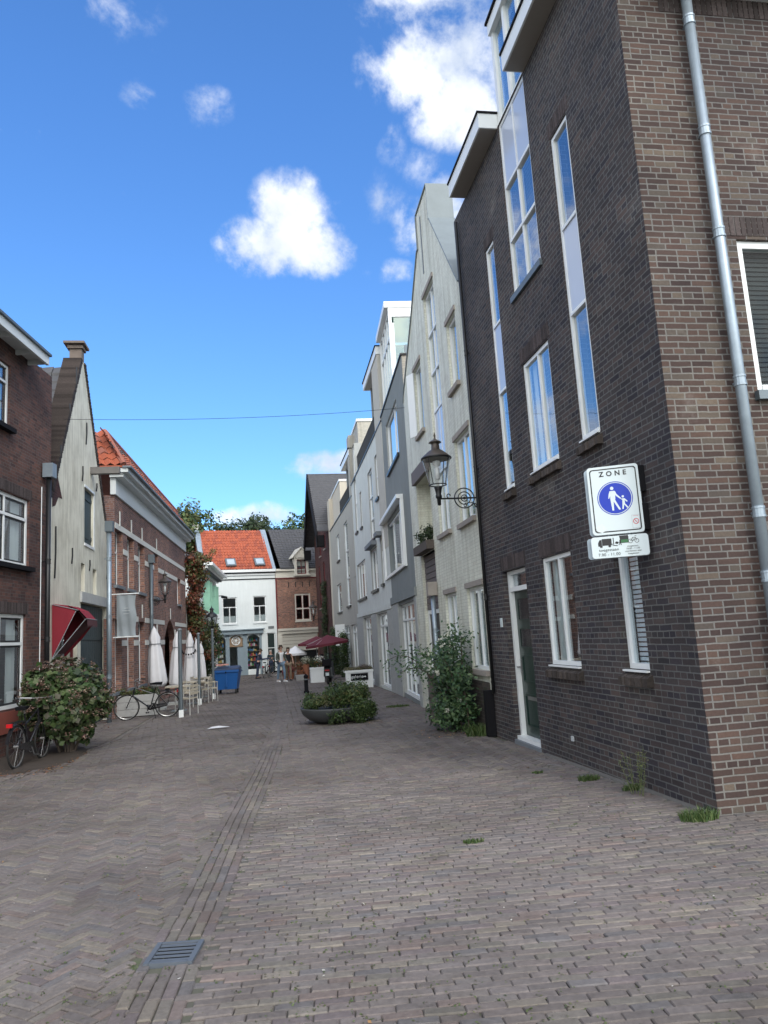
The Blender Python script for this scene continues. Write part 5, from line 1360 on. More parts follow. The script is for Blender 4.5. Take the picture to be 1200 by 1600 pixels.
def tree(c, h, rad, label, cols=GREEN, nblob=9, n=1500, s=.35, group='trees rising behind the houses'):
    t = thing('tree', (c[0], c[1], c[2]), label, 'tree', group)
    mb = MB(); top = Vector((c[0], c[1], c[2]+h*.62)); mb.tube([c, Vector(c)+Vector((.1, 0, h*.3)), top], [.35, .25, .12], 8)
    blobs = []
    for i in range(nblob):
        a = rnd.random()*2*pi; rr = rad*rnd.uniform(.2, .75); z = h*rnd.uniform(.5, .92)
        q = Vector((c[0]+cos(a)*rr, c[1]+sin(a)*rr, c[2]+z)); blobs.append(q)
        mb.tube([Vector(c)+Vector((0, 0, h*rnd.uniform(.25, .45))), (Vector(c)+Vector((0, 0, h*.5))+q)/2, q], [.14, .09, .03], 5)
    mb.build('trunk', 'bark', t)
    mb = MB()
    for q in blobs: 
        b = rad*rnd.uniform(.34, .5); clump(mb, q, (b, b, b*.8), int(2.2*n)//nblob, s, cols, .25, gap=.12)
    clump(mb, Vector((c[0], c[1], c[2]+h*.78)), (rad*.85, rad*.85, h*.2), n, s, cols, .3, gap=.25)
    mb.build('crown', 'leaf', t); return t
def treeat(px, pyt, Yd, rad, label, **k):
    top = atY(px, pyt, Yd); tree(Vector((top.x, Yd, G(Yd)-.3)), top.z-G(Yd)+.3, rad, label, **k)
treeat(286, 778, 62, 3.4, 'bushy green tree above the left brick house roof', n=4200, s=.34, cols=GREEN+OLIVE, nblob=14)
treeat(372, 806, 84, 4.2, 'tree tops showing above the orange tiled roof', n=3400, s=.4, cols=DARKG)
treeat(410, 812, 88, 4.0, 'lower tree tops above the right end of the orange tiled roof', n=2600, s=.4, cols=DARKG)
treeat(466, 797, 86, 3.6, 'tree top above the grey roof with cream dormer', n=2600, s=.4, cols=GREEN)
treeat(446, 817, 90, 3.0, 'small tree top left of the one above the grey roof', n=1600, s=.4, cols=DARKG)

# hydrangea bush
c = ground(92, 1160); c = Vector((-3.62, 15.1, G(15.1)))
t = thing('hydrangea_bush', c, 'big round hydrangea bush with faded pinkish flower heads beside the drainpipe', 'bush')
HC = [(.06, .11, .035), (.05, .09, .03), (.085, .13, .045), (.04, .065, .03), (.11, .14, .06), (.075, .07, .04)]
mb = MB(); hc = c+Vector((0, 0, .93))
clump(mb, hc, (.74, .85, .72), 5200, .12, HC, .55, .8, .5)
for k in range(9):
    a = rnd.random()*2*pi; clump(mb, hc+Vector((cos(a)*.5, sin(a)*.55, rnd.uniform(-.5, .45))), (.27, .27, .24), 300, .12, HC, .3, .8, .5)
mb.build('foliage', 'leaf', t)
mb = MB()
for k in range(150):
    d = Vector((rnd.gauss(0, 1), rnd.gauss(-.4, 1), rnd.gauss(.35, .8))).normalized()
    q = hc+Vector((d.x*.8, d.y*.9, d.z*.78))*rnd.uniform(.97, 1.06)
    for m_ in range(16):
        leaf(mb, q+Vector((rnd.gauss(0, .035), rnd.gauss(0, .035), rnd.gauss(0, .022))), Vector((rnd.gauss(0, .5), rnd.gauss(0, .5), 1)), .035, rnd.choice([(.34, .22, .18), (.25, .14, .12), (.45, .36, .28), (.20, .12, .08)]), .9)
mb.build('flower_heads', 'leaf', t)
mb = MB()
for k in range(14):
    a = rnd.random()*2*pi; r_ = rnd.uniform(.1, .7); mb.tube([c+Vector((cos(a)*.12, sin(a)*.12, 0)), c+Vector((cos(a)*r_*.7, sin(a)*r_*.7, .5)), c+Vector((cos(a)*r_, sin(a)*r_, 1.1))], [.02, .014, .008], 5)
mb.build('stems', 'bark', t)
# climbing rose bush
c = Vector((3.45, 13.9, G(13.9)))
t = thing('rose_bush', c, 'leggy green climbing rose bush against the pale gabled house', 'bush')
mb = MB(); st_ = MB()
arms = [((3.5, 13.9), 2.05, (.0, .0)), ((3.55, 13.6), 1.9, (-.0, -.15)), ((3.5, 14.3), 1.7, (-.1, .3)), ((3.45, 13.5), 1.5, (-.35, -.2)), ((3.4, 14.0), 1.3, (-.9, .1)), ((3.4, 14.4), 1.55, (-1.05, .4)), ((3.4, 13.9), 1.6, (-.5, .2)), ((3.5, 13.2), 1.2, (-.2, -.3))]
RG = [(.05, .11, .045), (.04, .08, .035), (.08, .15, .06), (.06, .12, .04), (.11, .17, .07)]
for (bx, by), hh, (dx, dy) in arms:
    pts = []
    for k in range(8):
        f = k/7; pts.append(Vector((bx+dx*f**1.5, by+dy*f, c.z+.88*hh*sin(f*pi*.5 if abs(dx) < .8 else f*pi*.62))))
    st_.tube(pts, [.014-.0012*k for k in range(8)], 5)
    for k in range(1, 8):
        n_ = 30 if abs(dx) > .8 else 46
        for m_ in range(n_):
            f = rnd.random(); q = pts[k-1].lerp(pts[k], f)+Vector((rnd.gauss(0, .1), rnd.gauss(0, .1), rnd.gauss(0, .09)))
            leaf(mb, q, Vector((rnd.gauss(-.4, .6), rnd.gauss(-.5, .6), 1)), rnd.uniform(.06, .11), rnd.choice(RG), .5)
clump(mb, c+Vector((.0, .0, .95)), (.38, .5, .75), 1500, .085, RG, .2, .5, .4, gap=.2)
clump(mb, c+Vector((-.1, -.2, .35)), (.5, .62, .38), 1500, .08, RG, .2, .5, .5, gap=.15)
mb.build('foliage', 'leaf', t); st_.build('stems', 'bark', t)
for q in ((3.35, 13.7, 1.62), (3.3, 14.1, 1.5), (3.2, 13.5, 1.42), (3.1, 13.6, .95), (3.15, 13.3, .3), (3.4, 13.3, .45)):
    mb = MB()
    for m_ in range(14): leaf(mb, Vector(q)+Vector((rnd.gauss(0, .02), rnd.gauss(0, .02), rnd.gauss(0, .02))), Vector((rnd.gauss(0, 1), rnd.gauss(-1, .6), rnd.gauss(0, 1))), .05, (.75, .75, .65), .9)
    mb.build('blossom', 'leaf', t)
q = ground(667, 1098); mb = MB(); mb.box(3.32-.06, 3.32+.06, 15.2-.06, 15.2+.06, G(15.2)-.02, .85); tag(mb.build('wooden_post', 'brown_siding', None, loc=(3.32, 15.2, G(15.2))), 'square brown wooden post standing in front of the rose bush', 'post')
mb = MB(); mb.hexa([(3.0, 16.0, .0), (3.06, 16.0, 0), (3.06, 16.3, 0), (3.0, 16.3, 0), (3.0, 16.1, .01), (3.01, 16.1, .01), (3.01, 16.2, .01), (3.0, 16.2, .01)])
# small plants along the wall
def tuft(x, y, r_, hgt, n, label, cols=((.08, .13, .035), (.055, .10, .03), (.12, .16, .06)), w=.006, name='grass_tuft', cat='grass', group=None):
    mb = MB(); z = G(y)
    for k in range(n):
        a = rnd.random()*2*pi; q = rnd.random()**.5*r_; bx, by = x+cos(a)*q, y+sin(a)*q*.6; hh = hgt*rnd.uniform(.4, 1); lx, ly = rnd.gauss(0, hh*.5), rnd.gauss(0, hh*.4)
        ww = w*rnd.uniform(.7, 1.4); an = rnd.random()*pi; ux, uy = cos(an)*ww, sin(an)*ww; g = rnd.uniform(.7, 1.3); cc_ = rnd.choice(cols); mb.col = tuple(v*g for v in cc_)
        mb.add([(bx-ux, by-uy, z-.01), (bx+ux, by+uy, z-.01), (bx+lx*.5+ux*.6, by+ly*.5+uy*.6, z+hh*.7), (bx+lx, by+ly, z+hh), (bx+lx*.5-ux*.6, by+ly*.5-uy*.6, z+hh*.7)], [[0, 1, 2, 4], [4, 2, 3]])
    return tag(mb.build(name, 'leaf', None, loc=(x, y, z)), label, cat, group)
for (px, py, r_, hg, n, lb) in ((1092, 1281, .17, .1, 420, 'bright green grass tuft at the foot of the near brick corner'), (920, 1219, .12, .07, 220, 'grass tuft by the wall under the window beside the green door'), (740, 1316, .08, .03, 120, 'small grass patch alone in the middle of the brick paving'), (1000, 1233, .1, .08, 120, 'thin grass at the wall beside the tall weed'), (840, 1208, .07, .03, 90, 'small grass patch in front of the green door'), (622, 1104, .3, .06, 420, 'yellowish moss and grass patch at the foot of the dark grey house'), (757, 1148, .3, .22, 500, 'weeds growing between the rose bush and the pipe guard')):
    g = ground(px, py); x = min(g.x, xr(g.y)-.12); tuft(x, g.y, r_, hg, n, lb)
g = ground(1026, 1240); x = 3.6; y = g.y
mb = MB(); st_ = MB()
for k in range(7):
    q = Vector((x+rnd.gauss(0, .04), y+rnd.gauss(0, .08), G(y))); e = q+Vector((rnd.gauss(-.03, .04), rnd.gauss(0, .1), rnd.uniform(.25, .47)))
    st_.tube([q, (q+e)/2+Vector((.01, .01, 0)), e], [.004, .003, .002], 4)
    for m_ in range(70):
        f = rnd.uniform(.15, 1); leaf(mb, q.lerp(e, f)+Vector((rnd.gauss(0, .018), rnd.gauss(0, .018), rnd.gauss(0, .012))), Vector((rnd.gauss(0, .6), rnd.gauss(0, .6), 1)), rnd.uniform(.012, .028), rnd.choice([(.14, .17, .06), (.11, .15, .06), (.2, .2, .1)]), .5)
t = thing('tall_weed', (x, y, G(y)), 'tall thin weed growing against the near brick wall', 'weed'); mb.build('leaves', 'leaf', t); st_.build('stems', 'leaf_stem', t)
# moss & little weeds in the joints : uncountable
mb = MB()
for k in range(8200):
    y = 3+rnd.random()**1.9*16; x = rnd.uniform(-4.5, 3.7)
    if x > xr(y)-.05: continue
    v = noise.noise(Vector((x*.8, y*.8, 5)))
    if v < .05 and rnd.random() < .75: continue
    z = G(y)+hmap(x, y)-.008
    for m_ in range(5):
        leaf(mb, (x+rnd.gauss(0, .012), y+rnd.gauss(0, .012), z+rnd.uniform(0, .014)), Vector((rnd.gauss(0, .5), rnd.gauss(0, .5), 1)), rnd.uniform(.008, .022), rnd.choice([(.10, .13, .05), (.12, .13, .06), (.07, .10, .035)]), .6)
tag(mb.build('joint_moss', 'leaf', None, loc=(0, 8, 0)), 'moss and tiny weeds in the joints of the brick paving', 'moss', None, 'stuff')
mb = MB()
def litter(x0, x1, y0, y1, n, s=.035, cols=((.3, .13, .05), (.22, .1, .05), (.38, .22, .1), (.12, .08, .05))):
    for k in range(n):
        x, y = rnd.uniform(x0, x1), rnd.uniform(y0, y1)
        leaf(mb, (x, y, G(y)+hmap(x, y)+.008), Vector((rnd.gauss(0, .25), rnd.gauss(0, .25), 1)), s*rnd.uniform(.5, 1.2), rnd.choice(cols), .7)
litter(-4.7, -3.2, 12.6, 15.5, 900, .05); litter(2.6, 3.7, 12.9, 14.2, 170); litter(2.1, 2.8, 15.7, 16.7, 60); litter(-4, 3.6, 3.5, 14, 150, .022); litter(-3, 3.4, 3.4, 9, 60, .02, ((.6, .58, .5), (.7, .68, .62)))
tag(mb.build('fallen_leaves', 'leaf', None, loc=(0, 8, 0)), 'scattered brown fallen leaves and scraps on the paving', 'leaves', None, 'stuff')
q = ground(340, 1139); mb = MB(); z = G(q.y)+.03
mb.add([(q.x-.22, q.y-.1, z), (q.x+.2, q.y-.12, z+.01), (q.x+.28, q.y, z), (q.x+.02, q.y+.06, z+.03), (q.x-.05, q.y+.28, z), (q.x-.12, q.y+.05, z+.02)], [[0, 1, 2, 3, 4, 5]]); tag(mb.build('scrap_of_paper', 'white_fabric', None, loc=(q.x, q.y, z)), 'white scrap of paper lying flat in the middle of the street', 'litter')
# flat soil bed under hydrangea
mb = MB(); mb.lathe([(0, .012), (1.0, .01), (1.25, -.02)], (-4.2, 14.4, G(14.4)+.02), 24, .8, 1.6); tag(mb.build('soil_bed', 'soil', None, loc=(-4.2, 14.4, G(14.4))), kind='structure')

# drain
a, b, c_, d_ = (ground(*p) for p in ((255, 1478), (312, 1475), (290, 1510), (233, 1511)))
dc = (a+b+c_+d_)/4; dirv = ((a+b)/2-(c_+d_)/2); dirv.z = 0; dirv.normalize(); wv = Vector((dirv.y, -dirv.x, 0))
t = thing('drain_grate', (dc.x, dc.y, G(dc.y)), 'blue grey cast iron drain grate with slots in the gutter course', 'drain')
z = G(dc.y)+.002; mb = MB(); hw, hl = .13, .145
for sg in (-1, 1):
    mb.obox(Vector((dc.x, dc.y, z))+wv*sg*(hw-.012), wv*.014, dirv*hl, Vector((0, 0, .02))); mb.obox(Vector((dc.x, dc.y, z))+dirv*sg*(hl-.012), wv*(hw-.028), dirv*.012, Vector((0, 0, .019)))
mb.build('frame', 'grate', t)
for k in range(5):
    mb = MB(); mb.obox(Vector((dc.x, dc.y, z+.014))+dirv*(-hl+.024+(k+.5)*(2*hl-.048)/5), wv*(hw-.028), dirv*.0125, Vector((0, 0, .002))); mb.build('bar', 'grate', t)
mb = MB(); mb.obox(Vector((dc.x, dc.y, z+.007)), wv*(hw-.02), dirv*(hl-.02), Vector((0, 0, .001))); mb.build('slot_shade', 'black', t)  # black sheet close under the bars, shade of the slots as colour

# ================================================================== LAMPS
def wall_lantern(F, u, zarm, label, reach=.70, k=1.0, light=False):
    b = F.pt(u, zarm, 0); t = thing('wall_lantern', b, label, 'lamp', 'wall lanterns on scroll brackets'); n, d = F.n, F.d; Zv = Vector((0, 0, 1))
    mb = MB(); mb.tube([b, b+n*reach*k], .016*k, 6)
    c = b+n*.25*k
    mb.ring(c, .175*k, n, Zv, .011*k, 28); mb.ring(c, .11*k, n, Zv, .010*k, 22); mb.ring(c, .055*k, n, Zv, .010*k, 16); mb.ring(c, .02*k, n, Zv, .01*k, 10)
    mb.ring(b+n*.52*k+Zv*.05*k, .045*k, n, Zv, .009*k, 14, -pi/2, pi*1.1, .02*k)
    mb.ring(b+n*.07*k-Zv*.14*k, .05*k, n, Zv, .009*k, 14, 0, pi*1.6, .02*k); mb.ring(b+n*.25*k-Zv*.13*k, .04*k, n, Zv, .008*k, 12, pi*.5, pi*2, .015*k)
    mb.tube([b+n*.02-Zv*.2*k, b+n*.1*k-Zv*.08*k, b+n*.2*k-Zv*.09*k], .009*k, 5)
    mb.obox(b+n*.012-Zv*.06*k, n*.012, d*.03*k, Zv*.2*k)
    mb.build('bracket', 'dark_metal', t)
    L = b+n*reach*k
    def lz(prof, nm, m, par=t, sm=True, seg=20):
        mb = MB(); mb.lathe([(r*k, z*k) for r, z in prof], L, seg); return mb.build(nm, m, par, smooth=sm)
    lz([(0, -.12), (.03, -.11), (.035, .0), (.055, .02), (.055, .06), (.045, .08), (.06, .16), (.075, .2), (.03, .215), (0, .215)], 'collar', 'dark_metal')
    lz([(.145, .245), (.245, .70)], 'glass', 'lamp_glass')
    lz([(.135, .235), (.155, .235), (.155, .25), (.135, .25), (.135, .235)], 'lower_ring', 'dark_metal'); lz([(.235, .695), (.27, .70), (.265, .725), (.235, .73)], 'upper_ring', 'dark_metal')
    mb = MB()
    for j in range(4):
        a = pi/4+j*pi/2; mb = MB(); mb.tube([L+Vector((cos(a)*.15*k, sin(a)*.15*k, .235*k)), L+Vector((cos(a)*.25*k, sin(a)*.25*k, .705*k))], .008*k, 5); mb.build('glazing_bar', 'dark_metal', t)
    lz([(.26, .725), (.2, .78), (.13, .84), (.075, .875), (.068, .96), (.07, .99), (.115, .995), (.1, 1.01), (.05, 1.04), (.02, 1.06), (.012, 1.1), (.02, 1.115), (.004, 1.18), (0, 1.18)], 'hood', 'lamp_brown')
    lz([(0, .215), (.012, .215), (.012, .33), (.045, .34), (.045, .53), (.02, .56), (.07, .6), (.07, .66), (0, .68)], 'bulb', 'lamp_bulb')
    lz([(.235, .70), (.0, .715)], 'reflector', 'soffit')
    return t
u, z = R1F.uz(750, 779, .0); wall_lantern(R1F, 6.2, R1F.uz(745, 779)[1], 'old style lantern on scroll bracket at the edge of the dark brick house')
u, z = L3F.uz(237, 939, .1); wall_lantern(L3F, u, z, 'old style lantern on scroll bracket in front of the banded brick house', reach=.62, k=.92)
u = R7F.uz(508, 960)[0]; wall_lantern(R7F, 2.5, R7F.uz(505, 968)[1], 'old style lantern far off on the maroon brick house beside the ivy', reach=.8, k=1.15)
# ================================================================== ZONE SIGN
SF = Fac(3.60, 6.80, 115.2, -1)
SF.n = Vector((-SF.d.y, SF.d.x, 0))
if SF.n.y > 0: SF.n = -SF.n
ca_ = SF.uz(914, 733); cb_ = SF.uz(1008, 829)
su0, sz1 = SF.uz(916, 733); su1 = SF.uz(1001, 770)[0]; sz0 = SF.uz(965, 834)[1]; sz1 = SF.uz(955, 728)[1]
def rrect(u0, u1, z0, z1, r, n=6):
    pts = []
    for cx, cz, a0 in ((u1-r, z0+r, -pi/2), (u1-r, z1-r, 0), (u0+r, z1-r, pi/2), (u0+r, z0+r, pi)):
        for k in range(n+1): a = a0+pi/2*k/n; pts.append((cx+r*cos(a), cz+r*sin(a)))
    return pts
def slab(mb, F, pts, o0, o1):
    n = len(pts); mb.add([F.pt(u, z, o0) for u, z in pts]+[F.pt(u, z, o1) for u, z in pts], [list(range(n))[::-1], [n+k for k in range(n)]]+[[k, (k+1) % n, n+(k+1) % n, n+k] for k in range(n)])
def slab_ring(mb, F, po, pi_, o0, o1):
    n = len(po); b = len(mb.v)
    mb.add([F.pt(u, z, o1) for u, z in po]+[F.pt(u, z, o1) for u, z in pi_]+[F.pt(u, z, o0) for u, z in po], [[k, (k+1) % n, n+(k+1) % n, n+k] for k in range(n)]+[[2*n+k, 2*n+(k+1) % n, (k+1) % n, k] for k in range(n)])
def circ(cu, cz, r, n=40): return [(cu+r*cos(2*pi*k/n), cz+r*sin(2*pi*k/n)) for k in range(n)]
t = thing('zone_sign', SF.pt(su1, sz0, 0), 'white ZONE pedestrian sign with blue disc on the near brick wall', 'sign')
W_, H_ = su1-su0, sz1-sz0
def sx(f): return su0+W_*f
def sz(f): return sz0+H_*f
mb = MB(); slab(mb, SF, rrect(su0, su1, sz0, sz1, .035), -.012, 0)
pl = mb.build('plate', 'sign_white', t)
mb = MB(); slab_ring(mb, SF, rrect(su0+W_*.045, su1-W_*.045, sz0+W_*.045, sz1-W_*.045, .03), rrect(su0+W_*.068, su1-W_*.068, sz0+W_*.068, sz1-W_*.068, .025), .0, .0015); mb.build('border', 'sign_black', pl)
mb = MB(); slab(mb, SF, rrect(su0-.03, su1-.03, sz0-.0, sz1-.0, .035), -.11, -.095); mb.build('rear_plate', 'zinc', t)
mb = MB(); slab(mb, SF, rrect(su0-.004, su1+.004, sz0-.004, sz1+.004, .037), -.026, -.0125); mb.build('plate_rim', 'sign_grey', t)
cu, cz = sx(.5), sz(.52); rr = W_*.345
mb = MB(); slab_ring(mb, SF, circ(cu, cz, rr), circ(cu, cz, rr*.955), 0, .0015); mb.build('disc_outline', 'sign_blue', pl)
mb = MB(); slab(mb, SF, circ(cu, cz, rr*.91), 0, .0018); mb.build('disc', 'sign_blue', pl)
mb = MB(); o1 = .003
def poly(mb, pts, s_=1.0, o0=.0, o1=.003, ctr=None):
    slab(mb, SF, [(cu+x*rr, cz+y*rr) for x, y in pts], o0, o1)
poly(mb, [(-.13+.1*cos(a*pi/8), .60+.1*sin(a*pi/8)) for a in range(16)])
poly(mb, [(-.27, .44), (.0, .44), (.05, .38), (.10, .24), (.34, -.03), (.30, -.08), (.05, .14), (.02, .2), (.01, -.05), (-.27, -.05), (-.26, .15), (-.33, .0), (-.38, .0), (-.34, .25)])
poly(mb, [(-.27, -.03), (-.0, -.03), (.0, -.12), (.27, -.70), (.16, -.70), (-.10, -.2), (-.12, -.72), (-.22, -.72)], o1=.0034)
poly(mb, [(.44+.07*cos(a*pi/6), .06+.07*sin(a*pi/6)) for a in range(12)])
poly(mb, [(.30, -.07), (.52, -.05), (.68, -.24), (.64, -.28), (.52, -.17), (.52, -.36), (.70, -.62), (.62, -.64), (.47, -.42), (.42, -.68), (.34, -.68), (.38, -.38), (.39, -.14)])
mb.build('pedestrian_symbol', 'sign_white', pl)
def text(F, s, cu, cz, size, m, parent, o=.002, align='CENTER', name='lettering', bold=0):
    cv = bpy.data.curves.new('txt', 'FONT'); cv.body = s; cv.size = size; cv.align_x = align; cv.align_y = 'CENTER'; cv.extrude = .0006; cv.offset = bold; cv.space_character = 1.08
    ob = bpy.data.objects.new('txt', cv); COL.objects.link(ob); bpy.context.view_layer.update()
    me = bpy.data.meshes.new_from_object(ob.evaluated_get(bpy.context.evaluated_depsgraph_get())); 
    mb = MB(); sg = 1 if (F.d.cross(Vector((0, 0, 1)))).dot(F.n) > 0 else -1
    mb.add([F.pt(cu+v.co.x*sg, cz+v.co.y, o+v.co.z) for v in me.vertices], [list(p.vertices) for p in me.polygons])
    bpy.data.objects.remove(ob); bpy.data.curves.remove(cv); bpy.data.meshes.remove(me)
    return mb.build(name, m, parent)
text(SF, 'Z O N E', sx(.5), sz(.885), H_*.10, 'sign_black', pl, bold=.002)
# sticker bottom right
mb = MB(); slab(mb, SF, rrect(sx(.775), sx(.93), sz(.06), sz(.255), .004), 0, .0012); sb_ = mb.build('no_smoking_sticker', 'sign_white', pl)
mb = MB(); slab_ring(mb, SF, rrect(sx(.775), sx(.93), sz(.06), sz(.255), .004), rrect(sx(.783), sx(.922), sz(.066), sz(.249), .004), 0, .0016); slab(mb, SF, [(sx(.82), sz(.155)), (sx(.885), sz(.155)), (sx(.885), sz(.165)), (sx(.82), sz(.165))], 0, .0018); mb.build('sticker_outline', 'sign_grey', sb_)
mb = MB(); slab_ring(mb, SF, circ(sx(.853), sz(.16), W_*.058, 24), circ(sx(.853), sz(.16), W_*.045, 24), 0, .002); slab(mb, SF, [(sx(.815), sz(.19)), (sx(.822), sz(.196)), (sx(.89), sz(.13)), (sx(.883), sz(.124))], 0, .0022); slab(mb, SF, [(sx(.80), sz(.236)), (sx(.905), sz(.236)), (sx(.905), sz(.24)), (sx(.80), sz(.24))], 0, .0018); mb.build('no_smoking_ring', 'sign_red', sb_)
mb = MB(); slab(mb, SF, [(sx(.06), sz(.115)), (sx(.2), sz(.165)), (sx(.30), sz(.07)), (sx(.18), sz(.03)), (sx(.1), sz(.05))], 0, .0022); mb.build('peeling_sticker', 'sign_grey2', pl)
# lower plate
t2 = thing('time_sign', SF.pt(su1, sz0-.2, 0), 'small white loading hours plate hanging under the ZONE sign', 'sign')
q0, q1 = SF.uz(924, 850)[0], SF.uz(1014, 850)[0]; r1, r0 = SF.uz(965, 837)[1], SF.uz(970, 870)[1]
mb = MB(); slab(mb, SF, rrect(q0, q1, r0, r1, .03), -.012, 0); pl2 = mb.build('plate', 'sign_white', t2)
mb = MB(); slab(mb, SF, rrect(q0-.04, q1-.04, r0, r1, .03), -.11, -.095); mb.build('rear_plate', 'zinc', t2)
mb = MB(); slab(mb, SF, rrect(q0-.003, q1+.003, r0-.003, r1+.003, .032), -.026, -.0125); mb.build('plate_rim', 'sign_grey', t2)
w_, h_ = q1-q0, r1-r0
def A(x, y): return (q0+w_*x, r0+h_*y)
mb = MB(); slab(mb, SF, [A(.19, .58), A(.36, .58), A(.36, .9), A(.19, .9)], 0, .0015); slab(mb, SF, [A(.12, .56), A(.185, .56), A(.185, .86), A(.15, .86), A(.12, .72)], 0, .0015)
slab(mb, SF, [A(.365, .6), A(.40, .6), A(.40, .92), A(.385, .92), A(.385, .64), A(.365, .64)], 0, .0015)
for x in (.17, .32): slab(mb, SF, circ(A(x, .55)[0], A(x, .55)[1], h_*.065, 14), 0, .0018)
slab(mb, SF, [A(.36, .55), A(.46, .52), A(.46, .55), A(.40, .58)], 0, .0016); slab(mb, SF, [A(.41, .66), A(.46, .6), A(.49, .7), A(.44, .74)], 0, .0016); slab(mb, SF, [A(.49, .62), A(.5, .8), A(.52, .8), A(.53, .55), A(.515, .55), A(.505, .65), A(.49, .55), A(.475, .56)], 0, .0016)
slab(mb, SF, [A(.52, .64), A(.66, .64), A(.66, .99), A(.5, .99)], 0, .0016)
for x in (.69, .80): slab_ring(mb, SF, circ(*A(x, .70), h_*.10, 18), circ(*A(x, .70), h_*.08, 18), 0, .0016)
for p_, q_ in (((.69, .70), (.73, .86)), ((.73, .86), (.78, .86)), ((.78, .86), (.80, .70)), ((.73, .86), (.75, .72)), ((.75, .72), (.78, .86)), ((.69, .70), (.75, .72)), ((.77, .93), (.80, .92))):
    a_, b_ = Vector(A(*p_)), Vector(A(*q_)); dn = (b_-a_).normalized(); pn = Vector((-dn.y, dn.x))*.002; slab(mb, SF, [tuple(a_-pn), tuple(b_-pn), tuple(b_+pn), tuple(a_+pn)], 0, .0017)
mb.build('delivery_symbols', 'sign_black', pl2)
mb = MB(); slab(mb, SF, [A(.525, .66), A(.65, .66), A(.65, .80), A(.525, .80)], .0017, .0022); mb.build('green_sticker', 'sign_green', pl2)
text(SF, 'toegestaan', *A(.30, .37), h_*.19, 'sign_black', pl2); text(SF, '7.00 - 11.00', *A(.30, .15), h_*.19, 'sign_black', pl2)
for k, s_ in enumerate(('toegestaan', '18.00 - 11.00', 'snorfietsen niet', 'toegestaan')): text(SF, s_, *A(.72, .47-.115*k), h_*.105, 'sign_black', pl2)
# bracket to the wall
mb = MB(); wp = Vector((3.77, SF.pt(su1, 0).y-.02, 0)); zc_ = (sz0+sz1)/2
pe = SF.pt(su1-.05, 0, -.055)
yb = pe.y-.02
bt = thing('sign_bracket', (3.77, yb, zc_), 'black double wall bracket holding the ZONE sign', 'bracket')
for zz, lg in ((zc_+.19, .1), (zc_-.19, .1)):
    mb = MB(); mb.box(3.70, 3.768, yb-.045, yb+.045, zz-.13, zz+.13); mb.build('wall_plate', 'black', bt)
    mb = MB(); mb.tube([(3.72, yb, zz), (pe.x, pe.y, zz)], .022, 8); mb.build('arm', 'black', bt)
mb = MB(); mb.tube([(3.71, yb, zc_-.2), (3.71, yb, zc_+.2)], .03, 8); mb.build('post', 'black', bt)
for uf in (.3, .7):
    mb = MB(); q_ = SF.pt(sx(uf), 0, -.055); mb.tube([(q_.x, q_.y, r0+.02), (q_.x, q_.y, sz1-.05)], .022, 8); mb.build('sign_post', 'zinc', bt)
# overhead wire
a = L2F.pt(*L2F.uz(100, 655)); b = R2F.pt(*R2F.uz(632, 637)); mb = MB(); pts = [a.lerp(b, k/24)-Vector((0, 0, .12*(1-(k/12-1)**2))) for k in range(25)]; mb.tube(pts, .0055, 5); tag(mb.build('overhead_wire', 'black', None, loc=a), 'thin black wire strung across the street between the gables', 'wire')
# ================================================================== FURNITURE AND VEHICLES
def closed_parasol(px, pyt, pyb, Yd, rad, lean=0, label=''):
    a = atY(px, pyt, Yd); b = atY(px, pyb, Yd); z0 = G(Yd); H = a.z; c = Vector(((a.x+b.x)/2, Yd, z0))
    t = thing('closed_parasol', c, label, 'parasol', 'closed white parasols on the terrace')
    mb = MB(); mb.tube([c, Vector((c.x, Yd, H+.05))], .028, 8); mb.build('pole', 'pale_wood', t)
    mb = MB(); mb.box(c.x-.25, c.x+.25, Yd-.25, Yd+.25, z0-.01, z0+.08); mb.build('base', 'concrete', t)
    mb = MB(); seg = 24; vs = []; prof = [(.01, 1.0), (.06, .985), (.3, .93), (.62, .80), (.55, .70), (.72, .6), (.85, .4), (.95, .2), (1.0, .06), (.86, 0), (.3, .01)]
    zb = b.z; ph = rnd.random()*6
    for (r, f) in prof:
        for k in range(seg):
            an = 2*pi*k/seg; rr = r*rad*(1+.13*cos(6*an+ph)*min(1, r*1.4)+.05*cos(11*an+f*5+ph))
            vs.append((c.x+rr*cos(an)+lean*(f), c.y+rr*sin(an), zb+(H-zb)*f+(.04*cos(6*an+ph) if f < .1 else 0)))
    mb.add(vs, [[i*seg+k, i*seg+(k+1) % seg, (i+1)*seg+(k+1) % seg, (i+1)*seg+k] for i in range(len(prof)-1) for k in range(seg)])
    mb.build('cover', 'white_fabric', t, smooth=True)
    mb = MB(); zt = zb+(H-zb)*.7; mb.ring((c.x+lean*.7, c.y, zt), rad*.66, (1, 0, 0), (0, 1, 0), .012, 18); mb.build('strap', 'steel_paint', t)
closed_parasol(246, 978, 1072, 25.3, .27, -.1, 'closed white parasol nearest to us, behind the leaning bicycle')
closed_parasol(274, 986, 1072, 27.6, .22, .08, 'closed white parasol second from us, half behind the first grey pole')
closed_parasol(295, 987, 1068, 30.5, .22, .06, 'closed white parasol with a dark bunting string round it')
closed_parasol(306, 998, 1062, 34, .2, .05, 'slim closed white parasol between the bunting one and the farthest one')
closed_parasol(315, 1004, 1062, 37, .2, -.03, 'farthest closed white parasol beside the second grey pole')
c_ = atY(295, 1017, 30.3); mb = MB()
for k in range(9):
    an = pi+pi*k/8; mb.obox((c_.x+.25*cos(an), 30.24-.05, c_.z+.02+.16*(1+sin(an))-.16), (.028, 0, 0), (0, .004, 0), (0, 0, .035))
